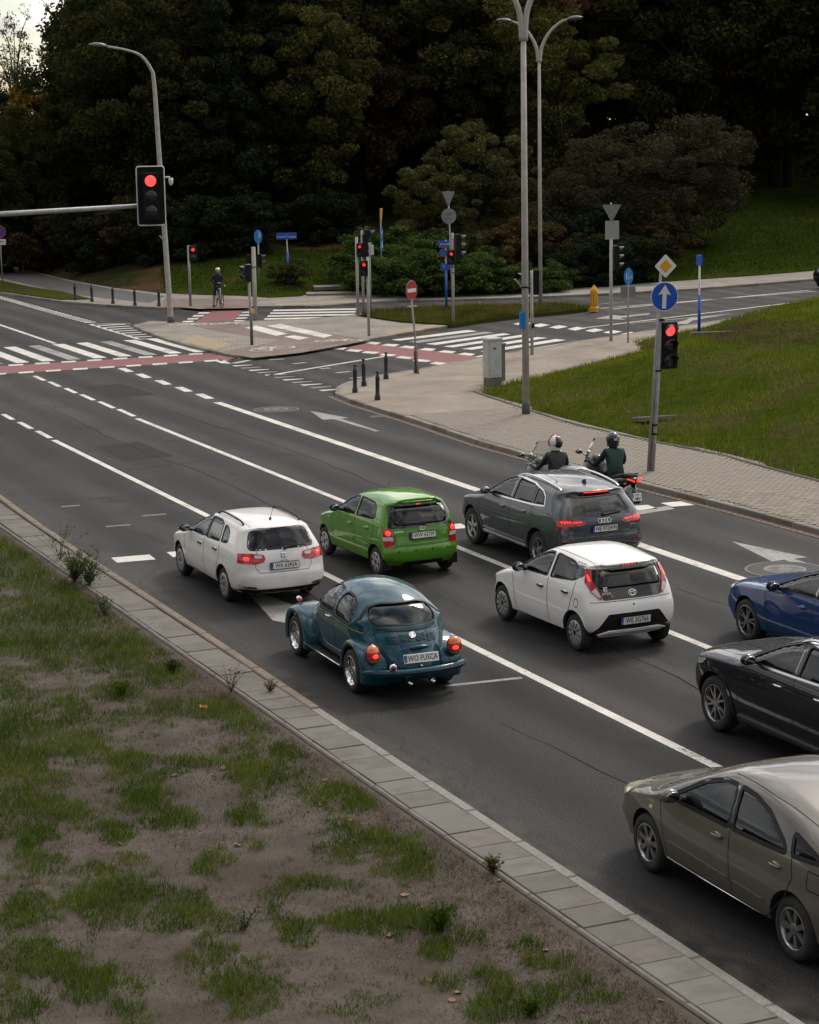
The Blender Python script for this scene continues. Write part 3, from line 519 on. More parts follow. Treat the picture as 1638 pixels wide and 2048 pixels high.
def smooth_curve(pts, n=8): return np.array([(p.x, p.y) for p in catmull([(a, b, 0) for a, b in pts], n)])
def resample(P, k, crowd=.6):
    d = np.concatenate([[0], np.cumsum(np.hypot(*np.diff(P, axis=0).T))]); t = np.linspace(0, 1, k); t = (1-crowd)*t+crowd*(.5-.5*np.cos(PI*t)); return np.stack([np.interp(t*d[-1], d, P[:, i]) for i in (0, 1)], -1)
class Shell:
    def __init__(s, S):
        s.S = S; rear = smooth_curve(S['rear']); top = smooth_curve(S['top']); front = smooth_curve(S['front'])
        s.sil = np.concatenate([rear, top[1:], front[::-1][1:]]); s.H = np.concatenate([np.full(len(rear), S.get('Hr', .22)), np.full(len(top)-1, S.get('Ht', .16)), np.full(len(front)-1, S.get('Hf', .3))])
        k = np.ones(9)/9; s.H = np.convolve(np.pad(s.H, 4, 'edge'), k, 'valid'); s.zt = max(s.sil[:, 1]); s.n = S.get('n', 2.3)
        nu, nv = S.get('nu', 96), S.get('nv', 42); T = resample(top, nu, .35); Rr = resample(rear, nv); F = resample(front, nv); B = resample(np.array([rear[0], front[0]]), nu, .35)
        u = np.linspace(0, 1, nu); v = np.linspace(0, 1, nv); v2 = .3*v+.7*(.5-.5*np.cos(PI*v)); u2 = .5*u+.5*(.5-.5*np.cos(PI*u))
        T = np.stack([np.interp(u2, u, T[:, i]) for i in (0, 1)], -1); B = np.stack([np.interp(u2, u, B[:, i]) for i in (0, 1)], -1); Rr = np.stack([np.interp(v2, v, Rr[:, i]) for i in (0, 1)], -1); F = np.stack([np.interp(v2, v, F[:, i]) for i in (0, 1)], -1)
        U = u2[:, None, None]; V = v2[None, :, None]
        P = (1-V)*B[:, None]+V*T[:, None]+(1-U)*Rr[None]+U*F[None]-((1-U)*(1-V)*B[0]+U*(1-V)*B[-1]+(1-U)*V*T[0]+U*V*T[-1])
        hw = s.hw(P[..., 0], P[..., 1]); bd = np.zeros((nu, nv), bool); bd[0] = bd[-1] = True; bd[:, 0] = bd[:, -1] = True; hw[bd] = 0
        vs = [(-hw[i, j], P[i, j, 0], P[i, j, 1]) for i in range(nu) for j in range(nv)]; idR = {}
        for i in range(nu):
            for j in range(nv):
                if bd[i, j]: idR[i, j] = i*nv+j
                else: idR[i, j] = len(vs); vs.append((hw[i, j], P[i, j, 0], P[i, j, 1]))
        fs = []
        for i in range(nu-1):
            for j in range(nv-1):
                a, b, c, d = i*nv+j, (i+1)*nv+j, (i+1)*nv+j+1, i*nv+j+1; fs.append((a, d, c, b)); fs.append((idR[i, j], idR[i+1, j], idR[i+1, j+1], idR[i, j+1]))
        s.me = mesh('body', (vs, fs), True); s.me.calc_loop_triangles()
        s.vn = [v.normal.copy() for v in s.me.vertices]; s.tris = [tuple(t.vertices) for t in s.me.loop_triangles]; s.co = [v.co.copy() for v in s.me.vertices]
        s.bvh = BVHTree.FromPolygons(s.co, s.tris)
    def hw(s, y, z):
        S = s.S; Y = np.ravel(y); Z = np.ravel(z); A = s.sil[:-1]; D = s.sil[1:]-A; clo = np.array([[*s.sil[-1]]]); 
        A = np.concatenate([A, clo]); D = np.concatenate([D, s.sil[:1]-clo]); Hh = np.concatenate([s.H[:-1], [.05]])
        # straight bottom edge counts with a small rounding radius
        L2 = (D**2).sum(1)+1e-12; t = np.clip(((Y[:, None]-A[:, 0])*D[:, 0]+(Z[:, None]-A[:, 1])*D[:, 1])/L2, 0, 1); d = np.hypot(Y[:, None]-A[:, 0]-t*D[:, 0], Z[:, None]-A[:, 1]-t*D[:, 1])
        q = np.clip(d/Hh, 0, 1); F = ((1-(1-q)**s.n)**(1/s.n)).min(1)
        zz = [a for a, _ in S['W']]; ww = [b for _, b in S['W']]; W = np.interp(Z, zz, ww); e = .03; W = (W+np.interp(Z-e, zz, ww)+np.interp(Z+e, zz, ww)+np.interp(Z-2*e, zz, ww)+np.interp(Z+2*e, zz, ww))/5
        yy = [a for a, _ in S['Q']]; qq = [b for _, b in S['Q']]; Q = sum(np.interp(Y+k, yy, qq) for k in (-.2, -.1, 0, .1, .2))/5
        return (W*Q*F).reshape(np.shape(y))
    def normal(s, p):
        c, n, i, d = s.bvh.find_nearest(p)
        a, b, e = s.tris[i]; w_ = barw(s.co[a], s.co[b], s.co[e], c); m = s.vn[a]*w_[0]+s.vn[b]*w_[1]+s.vn[e]*w_[2]
        return m.normalized(), d
    def hit(s, ax, a, b):
        o, d = {'L': ((-3, a, b), (1, 0, 0)), 'R': ((3, a, b), (-1, 0, 0)), 'B': ((a, -6, b), (0, 1, 0)), 'F': ((a, 9, b), (0, -1, 0)), 'T': ((a, b, 5), (0, 0, -1))}[ax]
        c, n, i, dd = s.bvh.ray_cast(Vector(o), Vector(d))
        if c is None:
            q = {'L': (-.5, a, b), 'R': (.5, a, b), 'B': (a, -.5, b), 'F': (a, 3, b), 'T': (a, b, 1.3)}[ax]; c, n, i, dd = s.bvh.find_nearest(Vector(q))
        n2, _ = s.normal(c); return c, n2
    def patch(s, ax, poly, off=.004, back=.012, step=.06, rnd=0):
        if rnd: poly = round_poly(poly, rnd)
        if ax == 'B':
            q = []
            for a, b in poly:
                ys_ = np.linspace(s.sil[:, 0].min(), s.sil[:, 0].min()+s.S.get('clampy', .45), 10); lim = .972*float(s.hw(ys_, np.full(10, b)).max()); q.append((max(-lim, min(lim, a)), b))
            poly = q
        pts = []; n = len(poly)
        for i in range(n):
            a = Vector(poly[i]); b = Vector(poly[(i+1) % n]); k = max(1, int((b-a).length/step))
            for j in range(k): pts.append(a.lerp(b, j/k))
        nb = len(pts); xs = [p.x for p in pts]; ys = [p.y for p in pts]
        gx_, gy_ = np.meshgrid(np.arange(min(xs), max(xs), step)+step/2, np.arange(min(ys), max(ys), step)+step/2)
        gi = inside([(p.x, p.y) for p in pts], gx_, gy_) & (poly_dist([(p.x, p.y) for p in pts], gx_, gy_) > step*.4)
        pts += [Vector((a, b)) for a, b in zip(gx_[gi], gy_[gi])]
        r = geometry.delaunay_2d_cdt(pts, [(i, (i+1) % nb) for i in range(nb)], [], 1, 1e-5)
        V2, F2, OV = r[0], r[2], r[3]; vs = []; bk = []
        for p in V2:
            c, n_ = s.hit(ax, p.x, p.y); vs.append(tuple(c+n_*off)); bk.append(tuple(c-n_*back))
        fs = [tuple(f) for f in F2]; from_ = {}
        cnt = {}
        for f in fs:
            for k in range(len(f)): e = (f[k], f[(k+1) % len(f)]); cnt[e] = 1
        N_ = len(vs); bm_ = {}
        for a, b in list(cnt):
            if (b, a) not in cnt:
                for q in (a, b):
                    if q not in bm_: bm_[q] = len(vs); vs.append(bk[q])
                fs.append((b, a, bm_[a], bm_[b]))
        f0 = fs[0]; nn = (Vector(vs[f0[1]])-Vector(vs[f0[0]])).cross(Vector(vs[f0[2]])-Vector(vs[f0[0]])); pc = (Vector(vs[f0[0]])+Vector(vs[f0[1]])+Vector(vs[f0[2]]))/3
        if nn.dot(s.normal(pc)[0]) < 0: fs = [tuple(reversed(f)) for f in fs]
        return Oriented((vs, fs))
    def seam(s, ax, pl, w_=.008, off=.0015, closed=False, sm=0):
        P = [Vector(p) for p in pl]
        if sm: P = [Vector((p.x, p.y)) for p in catmull([(p[0], p[1], 0) for p in pl], sm, closed)]
        if closed: P.append(P[0])
        Q = [P[0]]
        for a, b in zip(P, P[1:]):
            k = max(1, int((b-a).length/.05))
            for j in range(1, k+1): Q.append(a.lerp(b, j/k))
        vs, fs = [], []
        for i, p in enumerate(Q):
            d = (Q[min(i+1, len(Q)-1)]-Q[max(i-1, 0)]).normalized(); q = Vector((-d.y, d.x))*w_/2
            if closed and i in (0, len(Q)-1): d = (Q[1]-Q[-2]).normalized(); q = Vector((-d.y, d.x))*w_/2
            for sgn in (1, -1): c, n_ = s.hit(ax, p.x+q.x*sgn, p.y+q.y*sgn); vs.append(tuple(c+n_*off))
            if i: k = 2*i; fs.append((k-2, k-1, k+1, k))
        return vs, fs
    def frame(s, ax, a, b):
        c, n_ = s.hit(ax, a, b); z = n_; up = Vector((0, 0, 1)) if ax != 'T' else Vector((0, 1, 0)); x = up.cross(z).normalized(); y = z.cross(x); m = Matrix((x, y, z)).transposed().to_4x4(); m.translation = c; return m
def barw(a, b, c, p):
    v0, v1, v2 = b-a, c-a, p-a; d00, d01, d11, d20, d21 = v0.dot(v0), v0.dot(v1), v1.dot(v1), v2.dot(v0), v2.dot(v1); den = d00*d11-d01*d01
    if abs(den) < 1e-14: return (1/3, 1/3, 1/3)
    v = (d11*d20-d01*d21)/den; w_ = (d00*d21-d01*d20)/den; return (1-v-w_, v, w_)
def round_poly(poly, r, n=4):
    o = []; m = len(poly)
    for i in range(m):
        a, b, c = Vector(poly[i-1]), Vector(poly[i]), Vector(poly[(i+1) % m]); d1 = (a-b); d2 = (c-b); k = min(r, d1.length*.45, d2.length*.45); p = b+d1.normalized()*k; q = b+d2.normalized()*k
        for j in range(n+1): t = j/n; o.append(tuple((1-t)**2*p+2*t*(1-t)*b+t*t*q))
    return o
def grow(poly, d):
    cx = sum(p[0] for p in poly)/len(poly); cy = sum(p[1] for p in poly)/len(poly); o = []
    for a, b in poly: L_ = math.hypot(a-cx, b-cy); o.append((cx+(a-cx)*(1+d/L_), cy+(b-cy)*(1+d/L_)))
    return o
def boolean(me, cutters):
    o = bpy.data.objects.new('tmp', me); COL.objects.link(o); tmp = []
    for c in cutters:
        q = bpy.data.objects.new('cut', c); COL.objects.link(q); tmp.append(q); md = o.modifiers.new('b', 'BOOLEAN'); md.operation = 'DIFFERENCE'; md.object = q
        try: md.solver = 'MANIFOLD'
        except Exception: md.solver = 'EXACT'
    dg = bpy.context.evaluated_depsgraph_get(); r = bpy.data.meshes.new_from_object(o.evaluated_get(dg))
    bpy.data.objects.remove(o)
    for q in tmp: bpy.data.objects.remove(q)
    return r
def cavity(sh, y0, y1, zf, zt, W2):
    nz, ny = 22, 30; rows = []
    for j in range(nz):
        z = zf+(zt-zf)*j/(nz-1); zc = z+.055; cross = []
        for i in range(len(sh.sil)-1):
            a, b = sh.sil[i], sh.sil[i+1]
            if (a[1]-zc)*(b[1]-zc) <= 0 and a[1] != b[1]: cross.append(a[0]+(b[0]-a[0])*(zc-a[1])/(b[1]-a[1]))
        lo = max(y0, min(cross)+.05); hi = min(y1, max(cross)-.05); ys = np.linspace(lo, hi, ny); h = np.maximum(sh.hw(ys, np.full(ny, z))-.05, .08)
        if z < .85: h = np.minimum(h, W2-.29)
        rows.append((ys, z, h))
    vs, fs = [], []
    for sg in (-1, 1):
        for ys, z, h in rows:
            for y, k in zip(ys, h): vs.append((sg*k, y, z))
    M_ = nz*ny
    for j in range(nz-1):
        for i in range(ny-1):
            a = j*ny+i; fs.append((a, a+ny, a+ny+1, a+1)); fs.append((M_+a, M_+a+1, M_+a+ny+1, M_+a+ny))
    ring = [i for i in range(ny)]+[j*ny+ny-1 for j in range(1, nz)]+[(nz-1)*ny+i for i in range(ny-2, -1, -1)]+[j*ny for j in range(nz-2, 0, -1)]
    for a, b in zip(ring, ring[1:]+ring[:1]): fs.append((a, b, M_+b, M_+a))
    return mesh('cav', (vs, fs))
def finish_body(sh, me, paintm):
    """paint on the outer skin with the smooth normals of the uncut shell, dark lining on every cut face"""
    me.materials.clear(); me.materials.append(paintm); me.materials.append(DARK); nrm = []
    for p in me.polygons:
        n_, d = sh.normal(p.center); skin = d < .0025 and (n_.dot(p.normal) > .3); p.material_index = 0 if skin else 1; p.use_smooth = True
        for li in p.loop_indices:
            if skin: nrm.append(sh.normal(me.vertices[me.loops[li].vertex_index].co)[0])
            else: nrm.append(p.normal.copy())
    me.normals_split_custom_set(nrm); return me
def wheel_meshes(key, Rw, wd, st):
    k = ('wheel', key)
    if k in MESHC: return MESHC[k]
    rr = Rw*st.get('rim', .66); h = wd/2; prof = [(rr, -h+.012), (rr+.02, -h), (Rw-.035, -h+.004), (Rw-.012, -h+.022), (Rw, -h+.05), (Rw, h-.05), (Rw-.012, h-.022), (Rw-.035, h-.004), (rr+.02, h), (rr, h-.012)]
    tyre = lathe(prof, 40, 'x', caps=False); rimP = ([], []); drk = ([], [])
    addv(rimP, lathe([(rr+.004, -h+.006), (rr-.012, -h+.004), (rr-.022, -h+.02), (rr-.03, -h+.06), (rr-.035, h-.03)], 40, 'x', caps=False))
    addv(drk, lathe([(rr-.03, -h+.075), (.02, -h+.075)], 32, 'x', caps=True)); n = st['n']; x0 = -h+st.get('dish', .018)
    if st['kind'] == 'spoke':
        for i in range(n):
            for dl in ([-st['split'], st['split']] if st.get('split') else [0]):
                a = 2*PI*i/n+st.get('rot', 0); a1 = a+dl*.35; a2 = a+dl; w0, w1 = st['w0'], st['w1']; c1 = Vector((0, math.cos(a1), math.sin(a1)))*.045; c2 = Vector((0, math.cos(a2), math.sin(a2)))*(rr-.008); d = (c2-c1).normalized(); q = Vector((0, -d.z, d.y))
                vs = [c1+q*w0, c1-q*w0, c2-q*w1, c2+q*w1]; vv = [(x0+(.004 if k_ < 2 else -.004), v.y, v.z) for k_, v in enumerate(vs)]+[(x0+.035, v.y*1, v.z) for v in vs]; addv(rimP, (vv, [(0, 1, 2, 3), (7, 6, 5, 4), (0, 4, 5, 1), (1, 5, 6, 2), (2, 6, 7, 3), (3, 7, 4, 0)]))
        addv(rimP, lathe([(.062, x0+.03), (.058, x0-.002), (.035, x0-.006), (.012, x0-.008)], 20, 'x'))
    else:   # wheel cover: dished disc with slots
        addv(rimP, lathe([(rr, -h+.008), (rr*.9, -h-.004), (rr*.72, -h-.006), (rr*.45, -h+.004), (rr*.2, -h+.002), (.01, -h)], 40, 'x'))
        for i in range(n):
            a = 2*PI*i/n; r0, r1 = rr*st.get('s0', .55), rr*st.get('s1', .86); w0, w1 = st['w0'], st['w1']; vs = []
            for rr_, w_ in ((r0, w0), ((r0+r1)/2, (w0+w1)/2*1.15), (r1, w1)):
                for sg in (1, -1): vs.append((-h-.0075, rr_*math.cos(a)-sg*w_*math.sin(a), rr_*math.sin(a)+sg*w_*math.cos(a)))
            addv(drk, (vs, [(0, 1, 3, 2), (2, 3, 5, 4)]))
        addv(drk, lathe([(.04, -h-.001), (.03, -h-.004)], 16, 'x'))
    MESHC[k] = (mesh('tyre', tyre, angle=40), mesh('rim', rimP, angle=35), mesh('rim_shadow', drk, angle=35)); a, b, c = MESHC[k]; a.materials.append(RUB); b.materials.append(st['mat']); c.materials.append(BLK); return MESHC[k]
MESHC = {}
def rect(x0, z0, x1, z1): return [(x0, z0), (x1, z0), (x1, z1), (x0, z1)]
def mir(poly): return [(-a, b) for a, b in poly][::-1]
def interior(root, S, sh, seatm, wheel_side=-1):
    zf = S['zf']; yb = S['yseat']; dd = S.get('seatback', 1.15)
    def seat(x, y, w_, nm='seat'):
        P = join(bbox(x, y+.25, zf+.16, w_, .5, .14, .04), xform(bbox(0, 0, 0, w_*.96, .12, dd-zf-.28, .03), Matrix.Translation((x, y-.04, zf+.2+(dd-zf-.28)/2)) @ Matrix.Rotation(R(14), 4, 'X')))
        return obj(nm, P, seatm, root)
    for x in (-.36*S['Wd']/.85, .36*S['Wd']/.85):
        o = seat(x, yb, .46); obj('headrest', xform(bbox(0, 0, 0, .25, .09, .17, .03), Matrix.Translation((x, yb-.17, dd+.09))), seatm, o)
    yr = S.get('yrear', yb-.86); o = seat(0, yr, 1.1*S['Wd']/.85, 'rear_seat')
    for x in ((-.36, .36) if 'yrear' not in S else ()): obj('headrest', xform(bbox(0, 0, 0, .24, .08, .13, .03), Matrix.Translation((x*S['Wd']/.85, yr-.14, dd+.03))), seatm, o)
    yd = S['ydash']; obj('dashboard', join(bbox(0, yd, S['zdash']-.13, 1.3*S['Wd']/.85, .36, .28, .08)), DARK, root)
    sw = lathe([(.175, 0), (.185, .012), (.175, .024), (.165, .012), (.175, 0)], 24, 'y', caps=False); spk = join(box(0, .012, 0, .33, .02, .04), box(0, .012, -.07, .04, .02, .15), sphere((0, .012, 0), (.06, .03, .06)))
    obj('steering_wheel', xform(join(sw, spk), Matrix.Translation((wheel_side*.36*S['Wd']/.85, yd-.34, S['zdash']-.05)) @ Matrix.Rotation(R(-24), 4, 'X')), BLK, root, angle=40)
def plate(root, sh, z, text, two=False, y_off=.012, tilt=None, x=0., w_=.52, frame_m=BLK, fr=True):
    M_ = sh.frame('B', x, z)
    if tilt is not None:
        c = M_.translation.copy(); M_ = Matrix.Rotation(tilt, 4, 'X') @ Matrix(((1, 0, 0), (0, 0, -1), (0, 1, 0))).to_4x4(); M_.translation = c
    P = Matrix.Translation((0, 0, y_off))
    b = obj('number_plate', xform(bbox(0, 0, 0, w_+.016 if fr else w_, .13 if fr else .114, .016, .003), M_ @ P), frame_m, root)
    obj('plate_face', xform(box(.02, 0, .009, w_-.045, .108, .003), M_ @ P), PLW, b); obj('plate_band', xform(box(-w_/2+.022, 0, .009, .042, .108, .003), M_ @ P), PLB, b)
    text_obj('lettering', text, .112, INK, b, M_ @ P @ Matrix.Translation((.022, .0, .0118)), sx=(w_-.07)/(.072*len(text)+.0), weight=.0012)
    text_obj('lettering', 'PL', .03, PLW, b, M_ @ P @ Matrix.Translation((-w_/2+.022, -.032, .0118)))
    return b
def build_car(name, label, S, P):
    """S: shell spec, P: trim spec; returns the car's root at its rear axle"""
    root = thing(name, label, 'car'); sh = Shell(S); S['Wd'] = max(b for _, b in S['W']); Wd = S['Wd']; root['sh'] = 0; wb, Rw = S['wb'], S['Rw']
    cut = [cavity(sh, S['cab'][0], S['cab'][1], S['zf'], sh.zt-.065, Wd)]
    sw = ([], [])
    for poly in P['side']: addv(sw, prism(round_poly(poly, P.get('rnd', .05)), -1.3, 1.3, 'yz'))
    cut.append(mesh('c', sw)); rw = ([], []); addv(rw, prism(round_poly(P['rear_glass'], P.get('rrnd', .06)), -2.5, S['cab'][0]+.6, 'xz')); addv(rw, prism(round_poly(P['windscreen'], .06), S['wsy'], 5, 'xz')); cut.append(mesh('c', rw))
    ra = S.get('Ra', Rw+.045); wc = ([], [])
    for y in (0, wb):
        for sg in (-1, 1): addv(wc, xform(lathe([(ra, 0), (ra, .5)], 48, 'x'), Matrix.Translation((sg*(Wd-.25), y, Rw+S.get('Az', .01))) @ Matrix.Diagonal((sg, 1, 1, 1))))
    cut.append(mesh('c', wc)); body = finish_body(sh, boolean(sh.me, cut), P['paint']); b = obj('body', body, None, root)
    # glass
    gm = P.get('side_glass', [GLASS]*len(P['side']))
    for k, poly in enumerate(P['side']):
        q = round_poly(poly, P.get('rnd', .05))
        for ax in 'LR':
            g = obj('side_window', sh.patch(ax, grow(q, .014), -.007, .010, .05), gm[k], root, smooth=True)
            if P.get('wtrim', True): obj('window_seal', sh.seam(ax, q, P.get('sealw', .022), .002, True), BLK, g, fix=False)
    g = obj('rear_window', sh.patch('B', grow(round_poly(P['rear_glass'], P.get('rrnd', .06)), .012), -.006, .009, .045), P.get('rear_gm', GLASSD), root, smooth=True)
    if P.get('rear_frit'): obj('window_border', sh.seam('B', round_poly(P['rear_glass'], P.get('rrnd', .06)), .05, .001, True), TRIM, g, fix=False)
    obj('windscreen', sh.patch('F', round_poly(P['windscreen'], .06), -.002, .003, .12), GLASS, root, smooth=True)
    if P.get('bpillar'):
        a_, b_ = P['side'][0], P['side'][1]; bp_ = [a_[1], b_[0], b_[-1], a_[2]]
        for ax in 'LR': obj('pillar_trim', sh.patch(ax, bp_, .0025, .004, .05), TRIM, root, smooth=True)
    # wheels
    st = P['wheel']; tw = P.get('tw', .2); ty, rim, shd = wheel_meshes(label, Rw, tw, st)
    for y in (0, wb):
        for sg in (-1, 1):
            o = obj('wheel', ty, None, root, loc=(sg*(Wd-tw/2-P.get('win', .035)), y, Rw)); o.rotation_euler = ((random.random()*6, 0, 0) if sg < 0 else (random.random()*6, 0, PI)); obj('rim', rim, None, o); obj('rim_recess', shd, None, o)
    interior(root, S, sh, P.get('seatm', SEATM))
    # panel gaps
    sm = ([], [])
    for ax in 'LR':
        for pl in P.get('seams', []): addv(sm, sh.seam(ax, pl, P.get('gapw', .013), sm=P.get('seamsm', 0)))
    for pl in P.get('seamsB', []): addv(sm, sh.seam('B', pl, .009))
    for pl in P.get('seamsT', []): addv(sm, sh.seam('T', pl, .009)); addv(sm, sh.seam('T', [(-a, c) for a, c in pl], .009))
    if sm[0]: obj('panel_gap', sm, SEAMM, root, fix=False, kind='stuff')
    # extra skin patches: (name, axis, polygon, material, both sides?, offset, rounding)
    for e in P.get('patches', []):
        nm, ax, poly, m_ = e[:4]; both = e[4] if len(e) > 4 else True; off = e[5] if len(e) > 5 else .006; rd = e[6] if len(e) > 6 else .02; par = root
        lst = [(ax, poly)]
        if both: lst.append(('R', poly) if ax == 'L' else (ax, mir(poly)))
        for a_, pl in lst: obj(nm, sh.patch(a_, pl, off, .01, .035, rd), m_, root, angle=50)
    for z in P.get('handles', []):
        for ax, sg in (('L', -1), ('R', 1)):
            M_ = sh.frame(ax, z[0], z[1]); hnd = obj('door_handle', xform(join(tube([(-.085, 0, .002), (-.06, 0, .03), (0, 0, .036), (.06, 0, .03), (.085, 0, .002)], .014, 8)), M_), P.get('handle_m', P['paint']), root, smooth=True)
            obj('handle_recess', sh.patch(ax, [(z[0]+.075*math.cos(t), z[1]+.034*math.sin(t)) for t in np.linspace(0, 2*PI, 13)[:-1]], .0012, .003, .05), P.get('recess_m', P['paint']), hnd, smooth=True)
    # mirrors
    my, mz = P['mirror']
    for ax, sg in (('L', -1), ('R', 1)):
        M_ = sh.frame(ax, my, mz); c = M_.translation; k_ = P.get('mirror_s', 1.); mx_ = c.x+sg*.13*k_; my = P['mirror'][0]-.12
        shell_ = sphere((mx_, my+.02, mz+.06*k_), (.105*k_, .07*k_, .075*k_), 14, 10); mo = obj('wing_mirror', join(shell_, tube([(c.x-sg*.02, my+.02, mz), (mx_-sg*.05, my+.02, mz+.03)], .025, 8)), P.get('mirror_m', BLK), root, smooth=True)
        obj('mirror_glass', sphere((mx_, my-.042*k_, mz+.06*k_), (.085*k_, .012, .058*k_), 14, 6), mat('mirror_glass', (.28, .3, .32), .05, 1.), mo, smooth=True)
    root['label'] = label; return root, sh
def place(root, S, front_px, rear_px, win=.035, heading=None, sc=1.):
    """stand the car on its left-hand tyre contacts"""
    a, b = G(*front_px), G(*rear_px); d = (a-b); ang = math.atan2(-d.x, d.y) if heading is None else heading; W_ = max(x for _, x in S['W'])-win
    f = Vector((-math.sin(ang), math.cos(ang), 0)); r = Vector((math.cos(ang), math.sin(ang), 0)); mid = (a+b)/2; o = (mid-f*S['wb']/2*sc+r*W_*sc) if heading is None else (a-f*S['wb']*sc+r*W_*sc); root.scale = (sc, sc, sc)
    root.location = (o.x, o.y, .004); root.rotation_euler = (0, 0, ang)
def ring_badge(root, sh, x, z, kind, mw=None):
    M_ = sh.frame('B', x, z) @ Matrix.Translation((0, 0, .009))
    def torus(cx, rx, rz, t): return tube([(cx+rx*math.cos(a), rz*math.sin(a), 0) for a in np.linspace(0, 2*PI, 25)[:-1]], t, 6, closed=True)
    if kind == 'rings': P_ = join(*[torus(-.093+.062*i, .042, .042, .0075) for i in range(4)])
    elif kind == 'ellipses': P_ = join(torus(0, .068, .047, .007), torus(0, .028, .046, .006), move(torus(0, .048, .017, .006), (0, .028, 0)))
    elif kind == 'oval': P_ = join(torus(0, .062, .032, .006))
    elif kind == 'square': P_ = join(bbox(0, 0, 0, .10, .085, .012, .006))
    elif kind == 'circle': P_ = join(torus(0, .047, .047, .006))
    b = obj('badge', xform(P_, M_), CHR, root, smooth=(kind != 'square')); return b, M_

# ---- white estate
IB = dict(wb=2.469, Rw=.302, Ra=.35, zf=.38, cab=(-.62, 2.05), wsy=1.45, yseat=.86, ydash=1.75, zdash=.98, Hr=.26, Ht=0.12, Hf=.4, n=2.4,
    rear=[(-.84, .24), (-.925, .32), (-.95, .45), (-.945, .60), (-.915, .66), (-.90, .80), (-.86, .95), (-.75, 1.15), (-.645, 1.315), (-.68, 1.335), (-.685, 1.368)], top=[(-.685, 1.372), (-.3, 1.425), (.2, 1.447), (.7, 1.45), (1.05, 1.425), (1.35, 1.34), (1.75, 1.15), (2.1, .985), (2.45, .92), (2.85, .82), (3.1, .71)],
    front=[(3.12, .22), (3.24, .33), (3.275, .5), (3.2, .63), (3.1, .71)], W=[(.2, .77), (.4, .835), (.65, .847), (.88, .825), (.98, .80), (1.36, .615), (1.46, .565)], Q=[(-.95, .93), (-.4, .985), (.2, 1), (2.2, 1), (2.9, .95), (3.3, .86)])
WHT = paint('paint_white', (.80, .79, .77), 0, .5); WHTD = mat('paint_white_dusty', (.78, .765, .74), .45, coat=.9, spec=.2, c2=(.60, .555, .49), nscale=2.2, ndetail=8, npos=(.52, .85))
w1 = [(1.98, .985), (1.02, .995), (1.02, 1.35), (1.16, 1.34), (1.40, 1.245)]; w2 = [(.95, .995), (.25, 1.02), (.34, 1.31), (.5, 1.35), (.95, 1.352)]; w3 = [(.19, 1.025), (-.12, 1.05), (-.05, 1.22), (.1, 1.29), (.27, 1.305)]
IBP = dict(bpillar=True, paint=WHTD, side=[w1, w2, w3], side_glass=[GLASS, GLASS, GLASSD], rear_glass=[(-.60, 1.02), (.60, 1.02), (.50, 1.295), (-.50, 1.295)], rrnd=.07, rear_gm=GLASSD, rear_frit=True, windscreen=[(-.60, 1.03), (.60, 1.03), (.52, 1.36), (-.52, 1.36)],
    wheel=dict(kind='cover', n=9, w0=.018, w1=.022, s0=.52, s1=.70, mat=COVER), mirror=(1.86, .97), handles=[(1.2, .84), (.38, .87)], handle_m=BLK,
    seams=[[(2.12, .95), (2.08, .7), (2.02, .32)], [(1.0, .99), (.99, .6), (.97, .28)], [(.22, 1.0), (.18, .8), (.28, .56), (.42, .28)], [(2.02, .30), (.42, .28)]], seamsB=[[(-.46, 1.0), (-.52, .72), (-.45, .62), (.45, .62), (.52, .72), (.46, 1.0)]],
    patches=[('tail_lamp', 'B', [(-.82, .80), (-.52, .775), (-.37, .80), (-.33, .86), (-.36, .93), (-.6, .96), (-.82, .955)], REDL), ('reversing_lamp', 'B', [(-.52, .875), (-.40, .87), (-.385, .915), (-.52, .93)], LCLR, True, .010), ('bumper_skirt', 'B', [(-.79, .24), (.79, .24), (.78, .34), (.5, .33), (-.5, .33), (-.78, .34)], BLK, False, .006), ('reflector', 'B', [(-.72, .36), (-.5, .345), (-.52, .38), (-.72, .40)], REDD), ('brake_lamp', 'B', rect(-.17, 1.338, .17, 1.355), REDD, False, .006, .005), ('bumper_skirt', 'L', [(-.82, .25), (-.36, .25), (-.37, .31), (-.8, .33)], BLK)],
    seamsT=[[(.46, -.5), (.50, .3), (.50, 1.05)]])
car, sh = build_car('estate_car', 'dusty white estate car with roof bars, plate WA 6243A, ahead of the teal beetle', IB, IBP); place(car, IB, (359, 1149), (451, 1203), sc=.95)
plate(car, sh, .725, 'WA 6243A', y_off=.02); b_, M_ = ring_badge(car, sh, 0, .90, 'square'); text_obj('emblem', 'S', .085, INK, b_, M_ @ Matrix.Translation((0, 0, .0072)), sx=1.1)
text_obj('badge', 'IBIZA', .05, CHR, car, sh.frame('B', 0, .80) @ Matrix.Translation((0, 0, .004)), space=1.4)
for sg in (-1, 1):
    c0 = [sh.hit('T', sg*.52, y)[0]+Vector((0, 0, dz)) for y, dz in ((-.32, .0), (-.2, .045), (.3, .055), (.8, .05), (1.0, .0))]; obj('roof_bar', tube(catmull([tuple(c) for c in c0], 4), .018, 8), BLK, car, smooth=True)
h = sh.hit('T', 0, -.25)[0]; obj('aerial', join(tube([tuple(h), (h.x, h.y-.03, h.z+.05)], [.03, .008], 8), tube([(h.x, h.y-.03, h.z+.05), (h.x, h.y-.2, h.z+.3)], .004, 5)), BLK, car)
obj('wiper', join(tube([(0, -.89, 1.02), (.30, -.86, 1.05)], .012, 6), tube([(.1, -.885, 1.045), (.42, -.85, 1.045)], .008, 5), sphere((.02, -.885, 1.015), .03)), BLK, car)
